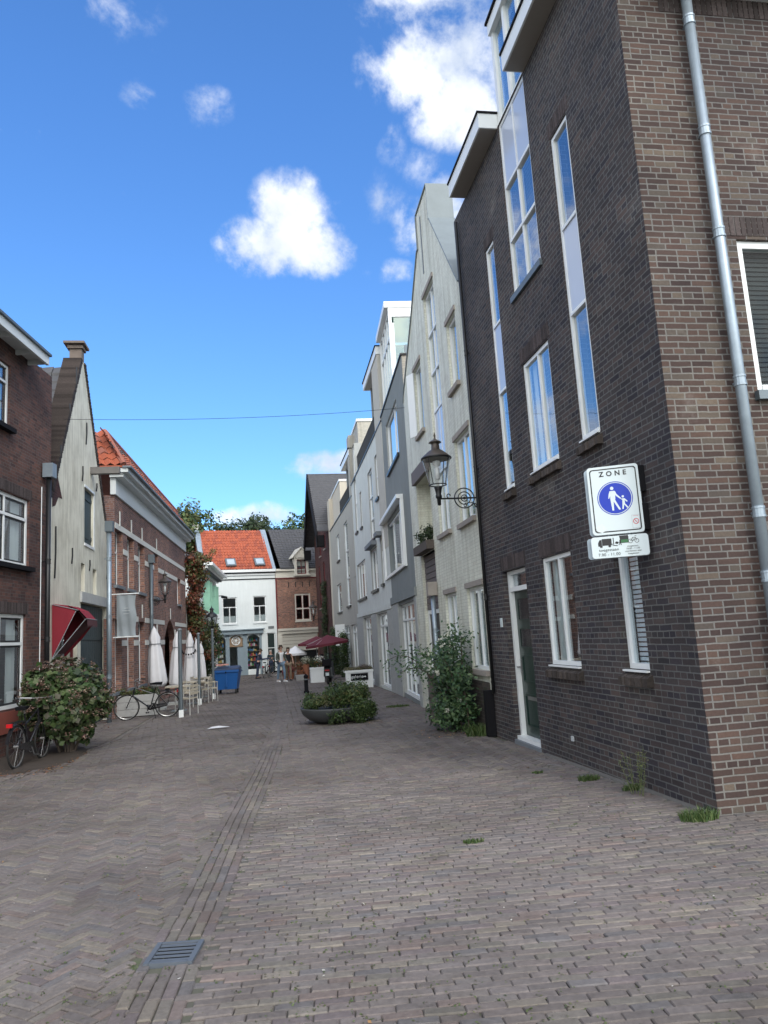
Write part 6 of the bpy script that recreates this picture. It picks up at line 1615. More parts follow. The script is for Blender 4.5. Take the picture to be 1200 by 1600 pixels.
mb.ring((c_.x, 30.2, c_.z+.03), .25, (1, 0, 0), (0, 0, .65), .006, 14, pi, 2*pi); tag(mb.build('bunting', 'black', None, loc=c_), 'string of small dark bunting flags hanging on a closed parasol', 'bunting')
def pole(px, pyt, pyb, r, label):
    g = ground(px, pyb); tp = atY(px-2, pyt, g.y); t = thing('grey_pole', (g.x, g.y, G(g.y)), label, 'pole', 'grey steel poles along the terrace')
    mb = MB(); mb.tube([(g.x, g.y, G(g.y)), (g.x, g.y, tp.z)], r, 10); mb.build('shaft', 'zinc_dark', t)
    mb = MB(); mb.box(g.x-.05, g.x+.07, g.y-.06, g.y+.06, G(g.y)-.01, G(g.y)+.2); mb.build('foot', 'white_paint', t)
    mb = MB(); mb.lathe([(r*.9, 0), (r*1.3, .02), (r*1.1, .06), (0, .08)], (g.x, g.y, tp.z), 10); mb.build('cap', 'steel_paint', t); return g, tp
pole(283, 986, 1121, .055, 'grey steel pole with white foot right beside the leaning bicycle')
pole(312, 992, 1101, .05, 'grey steel pole with white foot between the cafe chairs')
# post top lantern
g, tp = pole(334, 985, 1092, .05, 'grey steel lantern pole next to the blue bin')
L = Vector((g.x, g.y, tp.z)); t = thing('street_lantern', L, 'small black post top lantern on the grey pole by the blue bin', 'lamp')
mb = MB(); mb.lathe([(.03, .04), (.06, .1), (.14, .16)], L, 10); mb.build('collar', 'dark_metal', t)
mb = MB(); mb.lathe([(.13, .16), (.2, .5)], L, 8); mb.build('glass', 'lamp_glass', t)
mb = MB(); mb.lathe([(.23, .5), (.17, .6), (.07, .68), (.06, .76), (.1, .78), (.02, .86), (.0, .95)], L, 10); mb.build('hood', 'dark_metal', t)
for k in range(4): mb = MB(); an = k*pi/2; mb.tube([L+Vector((.13*cos(an), .13*sin(an), .16)), L+Vector((.2*cos(an), .2*sin(an), .5))], .012, 4); mb.build('glazing_bar', 'dark_metal', t)
# banner
u, z1 = L3F.uz(178, 928, .15); zb = L3F.uz(210, 996, .15)[1]; bo = .2
q = L3F.pt(L3F.uz(178, 928)[0]-.1, 0, 0)
Yb = 22.75; a = atY(176, 929, Yb); b = atY(217, 925, Yb); c = atY(183, 996, Yb); d = atY(216, 998, Yb); e0 = atY(182, 932, Yb); e1 = atY(212, 930, Yb)
t = thing('hanging_banner', (a.x, Yb, c.z), 'grey fabric banner hanging between two rods from the drainpipe corner', 'banner')
mb = MB(); mb.tube([(a.x-.1, Yb, a.z-.0), (b.x, Yb, a.z)], .018, 6); mb.tube([(a.x-.1, Yb, c.z), (b.x, Yb, c.z)], .02, 6); mb.build('rods', 'white_paint', t)
mb = MB(); nx, nz_ = 14, 10; vs = []
for j in range(nz_+1):
    for i in range(nx+1):
        f = i/nx; vs.append((e0.x+(e1.x-e0.x)*f*(1-.04*sin(j)), Yb+.025*sin(f*13+j*.3)+.02*sin(j*.9), c.z+.02+(a.z-.05-c.z)*j/nz_))
mb.add(vs, [[j*(nx+1)+i, j*(nx+1)+i+1, (j+1)*(nx+1)+i+1, (j+1)*(nx+1)+i] for j in range(nz_) for i in range(nx)]); cl = mb.build('cloth', 'grey_fabric', t, smooth=True)
mb = MB()
for k, (x0, x1, zz) in enumerate(((.4, .6, .66), (.3, .7, .60), (.38, .64, .53))):
    mb.box(e0.x+(e1.x-e0.x)*x0, e0.x+(e1.x-e0.x)*x1, Yb-.05, Yb-.047, c.z+(a.z-c.z)*zz, c.z+(a.z-c.z)*zz+.014)
mb.build('faint_print', 'sign_grey', cl)
# wooden terrace planter
pa = ground(176, 1124); yP = 23.1
t = thing('wooden_planter', (-3.4, yP, G(yP)), 'long low planter of pale grey boards with small plants, behind the leaning bicycle', 'planter')
xa = atY(176, 1110, yP).x; xb = atY(247, 1110, yP).x
for k in range(3): mb = MB(); mb.box(xa, xb, yP-.02, yP+.02, G(yP)+.02+k*.2, G(yP)+.21+k*.2); mb.build('board', 'pale_wood', t)
mb = MB(); mb.box(xa, xb, yP+.02, yP+.45, G(yP), G(yP)+.55); mb.build('box', 'old_wood', t)
mb = MB(); 
for k in range(7): clump(mb, (xa+(xb-xa)*(k+.5)/7, yP+.2, G(yP)+.66), (.14, .16, rnd.uniform(.08, .2)), 160, .06, rnd.choice([GREEN, OLIVE, [(.3, .25, .15), (.2, .2, .1)]]), .2)
mb.build('plants', 'leaf', t)
for k, fx in enumerate((.58, .74)):
    x = xa+(xb-xa)*fx; p0 = (x, yP+.3, G(yP)+.62); mb = MB(); mb.lathe([(0, 0), (.06, 0), (.09, .14), (.1, .15)], p0, 12); tt = tag(mb.build('terracotta_pot', 'terracotta', None, loc=p0), ('left', 'right')[k]+' one of the two small terracotta pots on the terrace behind the bicycle', 'pot', 'terracotta pots on the planter')
# cafe chairs and tables
def make_chair(label):
    t = thing('cafe_chair', (0, 0, 0), label, 'chair', 'pale cafe chairs on the terrace')
    mb = MB(); mb.obox((0, 0, .45), (.22, 0, 0), (0, .21, 0), (0, 0, .018)); mb.build('seat', 'chair_pale', t, local=True)
    mb = MB()
    for zz in (.58, .68, .78): mb.obox((-.23, 0, zz), (.012, 0, 0), (0, .22, 0), (0, 0, .035))
    mb.build('backrest', 'chair_pale', t, local=True)
    for sx_ in (-1, 1):
        for sy in (-1, 1):
            mb = MB(); mb.tube([(sx_*.23, sy*.22, 0), (sx_*.22, sy*.21, .66 if sx_ > 0 else .84)], .014, 6); mb.build('leg', 'chair_metal', t, local=True)
    for sy in (-1, 1): mb = MB(); mb.obox((0, sy*.22, .66), (.23, 0, 0), (0, .02, 0), (0, 0, .012)); mb.build('armrest', 'chair_pale', t, local=True)
    return t
M['chair_pale'] = plain('chair_pale', (.42, .38, .30), .7); M['chair_metal'] = plain('chair_metal', (.5, .5, .48), .4, .4)
ch0 = None
for (px, py, rz, lb) in ((292, 1117, 2.7, 'pale cafe chair nearest to us, beside the first grey pole'), (297, 1105, -.4, 'pale cafe chair just behind the nearest chair'), (319, 1098, 2.9, 'pale cafe chair beside the second grey pole'), (328, 1096, .3, 'pale cafe chair between the second grey pole and the lantern pole'), (310, 1092, -.2, 'pale cafe chair at the wall side behind the second pole'), (322, 1086, 3.0, 'farthest pale cafe chair, left of the blue bin')):
    g = ground(px, py)
    if ch0 is None: ch0 = make_chair(lb); o = ch0
    else: o = copy_tree(ch0); o['label'] = lb
    o.location = (g.x, g.y, G(g.y)+.01); o.rotation_euler = (0, 0, rz)
tb0 = None
for (px, py, lb) in ((280, 1112, 'small square cafe table under the second closed parasol'), (305, 1100, 'small square cafe table near the second grey pole'), (315, 1090, 'small square cafe table farthest along the terrace')):
    g = ground(px, py)
    if tb0 is None:
        t = thing('cafe_table', (0, 0, 0), lb, 'table', 'small cafe tables on the terrace'); tb0 = o = t
        mb = MB(); mb.obox((0, 0, .74), (.36, 0, 0), (0, .36, 0), (0, 0, .02)); mb.build('tabletop', 'chair_pale', t, local=True)
        mb = MB(); mb.tube([(0, 0, .02), (0, 0, .72)], .03, 8); mb.build('column', 'steel_paint', t, local=True)
        mb = MB(); mb.obox((0, 0, .02), (.22, 0, 0), (0, .22, 0), (0, 0, .015)); mb.build('foot', 'steel_paint', t, local=True)
    else: o = copy_tree(tb0); o['label'] = lb
    o.location = (g.x, g.y, G(g.y)+.01)
M['pinkish'] = plain('pinkish', (.5, .25, .22), .9)
# blue bin
g = ground(356, 1085); t = thing('wheeled_bin', (g.x, g.y+.4, G(g.y)), 'large blue four wheeled waste bin standing beside the terrace', 'bin', rz=R(-8)); t.scale = (.92, .92, .95)
mb = MB(); mb.hexa([(-.42, -.3, .2), (.42, -.3, .2), (.42, .3, .2), (-.42, .3, .2), (-.55, -.42, 1.0), (.55, -.42, 1.0), (.55, .42, 1.0), (-.55, .42, 1.0)]); mb.box(-.57, .57, -.45, -.4, .92, 1.02); mb.box(-.03, .03, -.42, -.36, .3, .95); mb.build('body', 'blue_plastic', t, local=True)
mb = MB(); mb.hexa([(-.57, -.46, 1.02), (.57, -.46, 1.02), (.57, .44, 1.02), (-.57, .44, 1.02), (-.5, -.4, 1.08), (.5, -.4, 1.08), (.5, .4, 1.16), (-.5, .4, 1.16)]); mb.build('lid', 'navy_plastic', t, local=True)
for sx_ in (-1, 1):
    for sy in (-1, 1):
        mb = MB(); mb.tube([(sx_*.38-.03, sy*.25, .1), (sx_*.38+.03, sy*.25, .1)], .095, 14); mb.build('wheel', 'rubber', t, local=True)
    mb = MB(); mb.tube([(sx_*.57, -.2, .95), (sx_*.63, -.2, .93), (sx_*.63, .2, .93), (sx_*.57, .2, .95)], .018, 6); mb.build('bin_handle', 'navy_plastic', t, local=True)
mb = MB(); mb.lathe([(0, .0), (.03, 0), (.03, .05), (0, .05)], (0, -.46, .9), 8); mb.build('lock', 'black', t, local=True)
mb = MB(); bx = (g.x-.25, g.y+.35, G(g.y)+1.15); mb.box(bx[0]-.2, bx[0]+.3, bx[1]-.15, bx[1]+.15, bx[2], bx[2]+.05); tag(mb.build('cardboard_piece', 'pinkish', None, loc=bx), 'flat pinkish piece of cardboard lying on top of the blue bin', 'cardboard')

# bicycles
def bicycle(label, loc, rz, main='black', pipe2=None, basket=False, group='parked bicycles', lean=0, carrier=True, light=False):
    t = thing('bicycle', loc, label, 'bicycle', group, rz); t.rotation_euler = (lean, 0, rz)
    Rw = .34; wb = 1.08
    def B(name, m, f, par=t, smooth=False):
        mb = MB(); f(mb); return mb.build(name, m, par, local=True, smooth=smooth)
    for x0 in (0, wb):
        w = B('wheel', 'chrome', lambda mb: (mb.ring((x0, 0, Rw), Rw-.03, (1, 0, 0), (0, 0, 1), .011, 32), mb.tube([(x0, -.04, Rw), (x0, .04, Rw)], .025, 8), [mb.tube([(x0+.02*cos(a*pi/14*2+.3), (.02 if a % 2 else -.02), Rw+.02*sin(a*pi/14*2+.3)), (x0+(Rw-.04)*cos(a*pi/14*2), 0, Rw+(Rw-.04)*sin(a*pi/14*2))], .0018, 3, False) for a in range(14)]))
        B('tyre', 'rubber', lambda mb: mb.ring((x0, 0, Rw), Rw-.012, (1, 0, 0), (0, 0, 1), .019, 36), w)
    bbk = (.46, 0, .28); st_ = (.30, 0, .84); ht = (.86, 0, .86); hb = (.91, 0, .64)
    B('frame', main, lambda mb: (mb.tube([bbk, st_], .016, 8), mb.tube([bbk, hb], .020, 8), mb.tube([(.36, 0, .66), ht], .016, 8), mb.tube([hb, ht], .02, 8), mb.tube([(0, .05, Rw), (.42, .03, .28)], .009, 6), mb.tube([(0, -.05, Rw), (.42, -.03, .28)], .009, 6), mb.tube([(0, .05, Rw), (.33, .015, .72)], .008, 6), mb.tube([(0, -.05, Rw), (.33, -.015, .72)], .008, 6)))
    B('fork', main if not pipe2 else pipe2, lambda mb: [mb.tube([(wb, s*.05, Rw), (.95, s*.05, .62), (.91, 0, .66)], .011, 6) for s in (-1, 1)])
    B('saddle', 'black', lambda mb: mb.add([(.12, -.09, .96), (.12, .09, .96), (.3, .06, .97), (.46, .02, .95), (.46, -.02, .95), (.3, -.06, .97), (.14, -.08, .9), (.14, .08, .9), (.3, .05, .91), (.45, .015, .92), (.45, -.015, .92), (.3, -.05, .91)], [[0, 5, 4, 3, 2, 1], [6, 7, 8, 9, 10, 11], [0, 1, 7, 6], [1, 2, 8, 7], [2, 3, 9, 8], [3, 4, 10, 9], [4, 5, 11, 10], [5, 0, 6, 11]]))
    B('seat_post', 'chrome', lambda mb: mb.tube([st_, (.28, 0, .92)], .013, 6))
    hbx = B('handlebar', 'chrome', lambda mb: (mb.tube([ht, (.83, 0, 1.04)], .014, 6), mb.tube([(.68, -.3, 1.05), (.76, -.27, 1.07), (.85, -.1, 1.05), (.85, .1, 1.05), (.76, .27, 1.07), (.68, .3, 1.05)], .012, 6)))
    for s in (-1, 1): B('grip', 'rubber', lambda mb: mb.tube([(.60, s*.31, 1.04), (.72, s*.285, 1.06)], .018, 8), hbx)
    def mudguard(x0, a0, a1):
        def f(mb):
            n = 12
            for k in range(n):
                a, b = a0+(a1-a0)*k/n, a0+(a1-a0)*(k+1)/n; r = Rw+.025
                mb.quad((x0+r*cos(a), -.028, Rw+r*sin(a)), (x0+r*cos(b), -.028, Rw+r*sin(b)), (x0+r*cos(b), .028, Rw+r*sin(b)), (x0+r*cos(a), .028, Rw+r*sin(a)))
        return f
    B('mudguard', main, mudguard(0, .5, 2.9)); B('mudguard', main, mudguard(wb, .7, 2.6))
    B('crank', 'chrome', lambda mb: (mb.ring((.46, -.05, .28), .085, (1, 0, 0), (0, 0, 1), .006, 18), mb.tube([(.46, -.06, .28), (.55, -.07, .14)], .01, 5), mb.tube([(.46, .06, .28), (.37, .07, .42)], .01, 5)))
    for s, p_ in ((-1, (.55, 0, .14)), (1, (.37, 0, .42))): B('pedal', 'rubber', lambda mb: mb.obox((p_[0], s*.12, p_[2]), (.04, 0, 0), (0, .045, 0), (0, 0, .012)))
    B('chain_guard', main, lambda mb: mb.hexa([(.0, -.062, .30), (.55, -.062, .2), (.55, -.05, .2), (.0, -.05, .30), (.0, -.062, .38), (.55, -.062, .37), (.55, -.05, .37), (.0, -.05, .38)]))
    if carrier:
        B('carrier', 'dark_metal', lambda mb: (mb.tube([(-.25, -.06, .73), (.25, -.06, .73)], .008, 5), mb.tube([(-.25, .06, .73), (.25, .06, .73)], .008, 5), [mb.tube([(x, -.06, .73), (x, .06, .73)], .006, 4) for x in (-.25, -.1, .05, .2)], mb.tube([(-.1, .06, .73), (0, .06, Rw)], .006, 4), mb.tube([(-.1, -.06, .73), (0, -.06, Rw)], .006, 4)))
        B('rear_light', 'tail_red', lambda mb: mb.obox((-.27, 0, .70), (.02, 0, 0), (0, .045, 0), (0, 0, .03)))
    B('kickstand', 'dark_metal', lambda mb: mb.tube([(.38, .03, .28), (.30, .16, .0)], .01, 5))
    if basket: 
        def bk(mb):
            for zz in (.80, .9, 1.0): 
                h_ = .16+.1*(zz-.8); mb.tube([(.95, -h_, zz), (1.25, -h_, zz), (1.25, h_, zz), (.95, h_, zz), (.95, -h_, zz)], .006, 4)
            for k in range(7): x = .95+.05*k; mb.tube([(x, -.16, .8), (x, -.18, 1.0)], .005, 3); mb.tube([(x, .16, .8), (x, .18, 1.0)], .005, 3)
            for k in range(7): y = -.16+.053*k; mb.tube([(1.25, y, .8), (1.25, y*1.1, 1.0)], .005, 3); mb.tube([(.95, y, .8), (1.25, y, .8)], .005, 3)
        B('basket', 'black', bk)
    if light: B('headlight', 'chrome', lambda mb: mb.lathe([(0, -.03), (.035, -.02), (.04, .03), (0, .04)], (.98, 0, .78), 10))
    return t
M['tail_red'] = plain('tail_red', (.5, .01, .015), .3)
M['white_bike'] = plain('white_bike', (.55, .62, .68), .3)
g = ground(14, 1207); bicycle('black city bicycle with front basket and red rear light by the hydrangea bush', (g.x, g.y+.34, G(g.y)), R(84), 'black_gloss', basket=True, group='bicycles parked by the brown house')
bicycle('bicycle with pale blue white frame at the very left edge', (g.x-.62, g.y+.30, G(g.y)), R(99), 'white_bike', group='bicycles parked by the brown house')
a = ground(262, 1123); b = ground(207, 1123); yk = 22.1
xa_ = atY(262, 1104, yk).x; bicycle('slim black bicycle leaning against the pale wooden planter', (xa_, yk, G(yk)), R(183), 'black_gloss', group='bicycles', lean=R(-6))
g = ground(408, 1060); bicycle('dark bicycle held by the person in navy, outside the orange roofed shop', (g.x+.2, g.y-.3, G(g.y)), R(75), 'black_gloss', group='bicycles far down the street', light=True)
g = ground(425, 1058); bicycle('dark bicycle standing next to the one held by the person in navy', (g.x+.1, g.y, G(g.y)), R(20), 'black_gloss', group='bicycles far down the street')
M['bowl_grey'] = plain('bowl_grey', (.06, .065, .068), .6, var=.15)
# bowl planter
c = Vector((1.52, 17.0, G(17))); t = thing('bowl_planter', c, 'wide low dark grey bowl planter full of green shrubs, standing in the street', 'planter')
mb = MB(); mb.lathe([(0, .0), (.35, .0), (.58, .08), (.72, .2), (.765, .31), (.77, .34), (.72, .34), (.70, .28), (0, .27)], c, 40); mb.build('bowl', 'bowl_grey', t, smooth=True)
mb = MB()
for k in range(14):
    an = rnd.random()*2*pi; rr = rnd.uniform(.1, .62); hh = rnd.uniform(.14, .28)+(.14 if cos(an)*rr > .0 else .04)
    clump(mb, c+Vector((cos(an)*rr, sin(an)*rr, .36+hh*.6)), (.25, .25, hh*.85), 480, .055, rnd.choice([GREEN, OLIVE, DARKG, GREEN]), .2, .6, .4, gap=.2)
clump(mb, c+Vector((.38, 0, .58)), (.42, .42, .26), 2200, .055, GREEN+OLIVE, .2); clump(mb, c+Vector((-.5, -.1, .44)), (.26, .3, .17), 600, .05, GREEN, .2)
for k in range(9):
    an = rnd.uniform(-1.9, .4); x, y = cos(an)*.78, sin(an)*.78; clump(mb, c+Vector((x, y, rnd.uniform(.12, .32))), (.10, .10, .18), 110, .045, DARKG+GREEN, .1)
for k in range(11):
    an = -.55+rnd.uniform(-.5, .5); clump(mb, c+Vector((cos(an)*.78, sin(an)*.8-.05, rnd.uniform(.08, .4))), (.17, .14, .2), 260, .045, GREEN, .1)
for k in range(160):
    x = rnd.uniform(-.3, .15); leaf(mb, c+Vector((x, rnd.uniform(-.3, .3), rnd.uniform(.36, .6))), Vector((rnd.gauss(0, 1), rnd.gauss(-1, 1), .1)), .09, (.26, .24, .13), .12)
mb.build('shrubs', 'leaf', t)
M['bowl_grey'] = plain('bowl_grey', (.06, .065, .068), .6, var=.15) if 'bowl_grey' not in M else M['bowl_grey']
# galerie planter
yG = 29.3; x0 = atY(540.5, 1060, yG).x; x1 = atY(582.5, 1060, yG).x; z0 = G(yG)
t = thing('gallery_planter', ((x0+x1)/2, yG, z0), 'white boarded planter box with black sign and grassy plants, by the glazed doors', 'planter')
mb = MB(); n_ = 9
for k in range(n_): mb.box(x0+.04+(x1-x0-.08)*k/n_+.004, x0+.04+(x1-x0-.08)*(k+1)/n_-.004, yG-.02, yG, z0+.02, z0+.6)
mb.box(x0+.03, x1-.03, yG, yG+.5, z0, z0+.6)
mb.box(x0, x0+.07, yG-.04, yG, z0, z0+.6); mb.box(x1-.07, x1, yG-.04, yG, z0, z0+.6); mb.box(x0-.03, x1+.03, yG-.06, yG+.55, z0+.6, z0+.68)
mb.build('box', 'white_paint', t)
w_ = x1-x0; mb = MB(); mb.box(x0+w_*.18, x0+w_*.82, yG-.06, yG-.041, z0+.3, z0+.56); sb_ = mb.build('sign', 'black', t)
GF_ = Fac(x0, yG-.061, 90, -1); text(GF_, 'galerie', w_*.42, z0+.44, .165, 'white_paint', sb_, o=.002)
mb = MB(); ax_, az_ = w_*.68, z0+.43
slab(mb, GF_, [(ax_-.06, az_-.012), (ax_+.02, az_-.012), (ax_+.02, az_+.012), (ax_-.06, az_+.012)], 0, .003) if False else mb.add([GF_.pt(ax_+x, az_+y, .003) for x, y in ((-.06, -.012), (.02, -.012), (.02, -.035), (.075, 0), (.02, .035), (.02, .012), (-.06, .012))], [list(range(7))])
mb.build('arrow', 'white_paint', sb_)
mb = MB()
for k in range(9): clump(mb, (x0+w_*(k+.5)/9, yG+.25, z0+.72), (.12, .2, .1), 120, .06, [(.16, .15, .08), (.12, .13, .06), (.2, .17, .1)], .2)
clump(mb, (x0+w_*.72, yG+.2, z0+.8), (.26, .2, .1), 500, .04, [(.13, .10, .09), (.16, .13, .1)], .3); mb.build('plants', 'leaf', t)
# second white planter with flowers
yG = 36.5; x0 = atY(485.5, 1055, yG).x; x1 = atY(507, 1055, yG).x; z0 = G(yG)
t = thing('flower_planter', ((x0+x1)/2, yG, z0), 'white boarded planter box with white flowers, left of the parked scooter', 'planter')
mb = MB(); mb.box(x0, x1, yG, yG+.5, z0, z0+.62); mb.box(x0-.03, x1+.03, yG-.03, yG+.53, z0+.62, z0+.7); mb.build('box', 'white_paint', t)
mb = MB(); clump(mb, ((x0+x1)/2, yG+.25, z0+.95), ((x1-x0)/2+.1, .3, .28), 500, .08, GREEN+OLIVE+[(.3, .12, .05)], .1); mb.build('plants', 'leaf', t)
mb = MB(); clump(mb, ((x0+x1)/2+.1, yG+.2, z0+1.1), ((x1-x0)/2, .3, .25), 70, .1, [(.75, .75, .7)], .3, .9); mb.build('blossoms', 'leaf', t)
# bollard
g = ground(479, 1083); t = thing('bollard', (g.x, g.y, G(g.y)), 'short black bollard just behind the bowl planter', 'bollard')
mb = MB(); mb.lathe([(0, 0), (.1, 0), (.1, .08), (.075, .1), (.07, .55), (.085, .57), (.085, .62), (.06, .66), (0, .7)], (g.x, g.y, G(g.y)), 14); mb.build('post', 'black', t, smooth=True)
mb = MB(); mb.lathe([(.073, .48), (.079, .485), (.079, .52), (.072, .525)], (g.x, g.y, G(g.y)), 14); mb.build('band', 'steel_paint', t)
g = ground(371, 1066); t = thing('bollard', (g.x, g.y, G(g.y)), 'slim dark bollard just right of the blue bin', 'bollard')
mb = MB(); mb.lathe([(0, 0), (.09, 0), (.08, .1), (.07, .8), (.09, .84), (.05, .92), (0, .94)], (g.x, g.y, G(g.y)), 12); mb.build('post', 'black', t, smooth=True)
mb = MB(); mb.lathe([(.072, .68), (.079, .69), (.079, .73), (.072, .74)], (g.x, g.y, G(g.y)), 12); mb.build('band', 'steel_paint', t)
# parasols far
def open_parasol(px, py, Yd, rad, drop, m, label, tilt=(0, 0)):
    a = atY(px, py, Yd); z0 = G(Yd); t = thing('open_parasol', (a.x, Yd, z0), label, 'parasol')
    mb = MB(); mb.tube([(a.x, Yd, z0), (a.x, Yd, a.z-.02)], .025, 6); mb.build('pole', 'pale_wood', t)
    mb = MB(); n = 8; vs = [(a.x, Yd, a.z)]
    for k in range(n):
        an = 2*pi*k/n+.2; vs.append((a.x+rad*cos(an), Yd+rad*sin(an), a.z-drop+tilt[0]*cos(an)+tilt[1]*sin(an)))
    for k in range(n):
        an = 2*pi*k/n+.2; vs.append((a.x+rad*cos(an), Yd+rad*sin(an), a.z-drop-.12+tilt[0]*cos(an)+tilt[1]*sin(an)))
    mb.add(vs, [[0, 1+k, 1+(k+1) % n] for k in range(n)]+[[1+k, 1+n+k, 1+n+(k+1) % n, 1+(k+1) % n] for k in range(n)]); mb.build('canopy', m, t)
    mb = MB()
    for k in range(n): an = 2*pi*k/n+.2; mb.tube([(a.x, Yd, a.z-.04), (a.x+rad*cos(an)*.98, Yd+rad*sin(an)*.98, a.z-drop-.03)], .01, 4)
    mb.build('ribs', 'pale_wood', t); return t
open_parasol(511, 992, 39, 1.15, .42, 'burgundy', 'open burgundy parasol above the scooter', (.12, 0))
open_parasol(494, 994, 44, 1.1, .4, 'burgundy', 'farther open burgundy parasol left of the one above the scooter')
open_parasol(461, 1009, 44, .68, .42, 'white_fabric', 'open white parasol behind the two standing people')
# flower stall goods
for (px, py, Yd, r_, cols_, lb, cat_, nm) in ((455, 1045, 43, .3, [(.4, .05, .08), (.1, .12, .04), (.5, .15, .15)], 'low pot of red flowers under the white parasol', 'flowers', 'potted_flowers'), (468, 1040, 42.5, .38, [(.35, .15, .08), (.3, .1, .06), (.12, .14, .05)], 'pot with tall rusty orange foliage beside the white parasol', 'flowers', 'potted_flowers'), (470, 1052, 41.5, .28, [(.3, .1, .05), (.2, .1, .05), (.4, .15, .06)], 'low pot with orange brown flowers left of the flower planter', 'flowers', 'potted_flowers'), (478, 1032, 42, .32, [(.3, .28, .2), (.12, .14, .06), (.6, .6, .5)], 'pot with pale dried flowers left of the white planter', 'flowers', 'potted_flowers'), (446, 1050, 43.5, .2, [(.3, .05, .08), (.45, .1, .15)], 'small pink flower pot next to the person in black', 'flowers', 'potted_flowers')):
    a = atY(px, py, Yd); z0 = G(Yd); t = thing(nm, (a.x, Yd, z0), lb, cat_, 'potted flowers outside the brick shop')
    hz = max(a.z-z0-r_*.6, .2); mb = MB(); mb.lathe([(0, 0), (.13, 0), (.17, hz*.9), (.18, hz)], (a.x, Yd, z0), 10); mb.build('pot', 'terracotta', t)
    mb = MB(); clump(mb, (a.x, Yd, a.z), (r_, r_, r_*.8), 420, .08, cols_, .1); mb.build('flowers', 'leaf', t)
a = ground(471, 1063); mb = MB(); z0 = G(a.y)
mb.hexa([(a.x-.25, a.y-.15, z0), (a.x+.25, a.y-.15, z0), (a.x+.25, a.y+.15, z0), (a.x-.25, a.y+.15, z0), (a.x-.3, a.y-.2, z0+.28), (a.x+.3, a.y-.2, z0+.28), (a.x+.3, a.y+.2, z0+.28), (a.x-.3, a.y+.2, z0+.28)]); tag(mb.build('wooden_trough', 'pale_wood', None, loc=(a.x, a.y, z0)), 'pale wooden trough on the paving left of the flower planter', 'trough')
M['scooter_dark'] = plain('scooter_dark', (.05, .055, .06), .3)
# scooter
g = ground(513, 1069); t = thing('motor_scooter', (g.x, g.y, G(g.y)), 'dark motor scooter with top box parked facing away beside the flower planter', 'scooter', rz=R(80))
def B(name, m, f, par=t, smooth=False): mb = MB(); f(mb); return mb.build(name, m, par, local=True, smooth=smooth)
for x0 in (0, 1.25): w = B('wheel', 'steel_paint', lambda mb: mb.lathe([(0, -.03), (.15, -.03), (.15, .03), (0, .03)], (0, 0, 0), 14) if False else mb.tube([(x0, -.03, .23), (x0, .03, .23)], .14, 14)); B('tyre', 'rubber', lambda mb: mb.ring((x0, 0, .23), .18, (1, 0, 0), (0, 0, 1), .055, 20), w)
B('body', 'scooter_dark', lambda mb: (mb.hexa([(-.15, -.17, .35), (.55, -.17, .28), (.55, .17, .28), (-.15, .17, .35), (-.25, -.14, .72), (.5, -.15, .72), (.5, .15, .72), (-.25, .14, .72)]), mb.hexa([(.45, -.17, .24), (1.05, -.17, .24), (1.05, .17, .24), (.45, .17, .24), (.45, -.17, .32), (1.0, -.17, .32), (1.0, .17, .32), (.45, .17, .32)]), mb.hexa([(.98, -.2, .32), (1.12, -.16, .32), (1.12, .16, .32), (.98, .2, .32), (.86, -.2, .95), (.98, -.12, .95), (.98, .12, .95), (.86, .2, .95)])))
B('seat', 'black', lambda mb: mb.hexa([(-.25, -.14, .72), (.48, -.14, .72), (.48, .14, .72), (-.25, .14, .72), (-.22, -.12, .84), (.42, -.11, .80), (.42, .11, .80), (-.22, .12, .84)]))
B('top_box', 'black', lambda mb: mb.hexa([(-.5, -.2, .82), (-.15, -.2, .82), (-.15, .2, .82), (-.5, .2, .82), (-.52, -.18, 1.1), (-.17, -.18, 1.1), (-.17, .18, 1.1), (-.52, .18, 1.1)]))
B('handlebar', 'black', lambda mb: (mb.tube([(.85, -.35, 1.08), (.92, -.1, 1.02), (.92, .1, 1.02), (.85, .35, 1.08)], .022, 6), mb.obox((.93, 0, 1.0), (.06, 0, 0), (0, .11, 0), (0, 0, .08))))
for s in (-1, 1): B('mirror', 'black', lambda mb: (mb.tube([(.88, s*.22, 1.05), (.86, s*.3, 1.25)], .008, 5), mb.obox((.86, s*.3, 1.28), (.012, 0, 0), (0, .06, 0), (0, 0, .035))))
B('windscreen', 'green_glass', lambda mb: mb.quad((1.0, -.2, 1.0), (1.0, .2, 1.0), (.88, .17, 1.35), (.88, -.17, 1.35)))
B('rear_light', 'tail_red', lambda mb: mb.obox((-.26, 0, .62), (.02, 0, 0), (0, .1, 0), (0, 0, .03)))
B('number_plate', 'sign_white', lambda mb: mb.obox((-.27, 0, .45), (.006, 0, 0), (0, .08, 0), (0, 0, .07)))
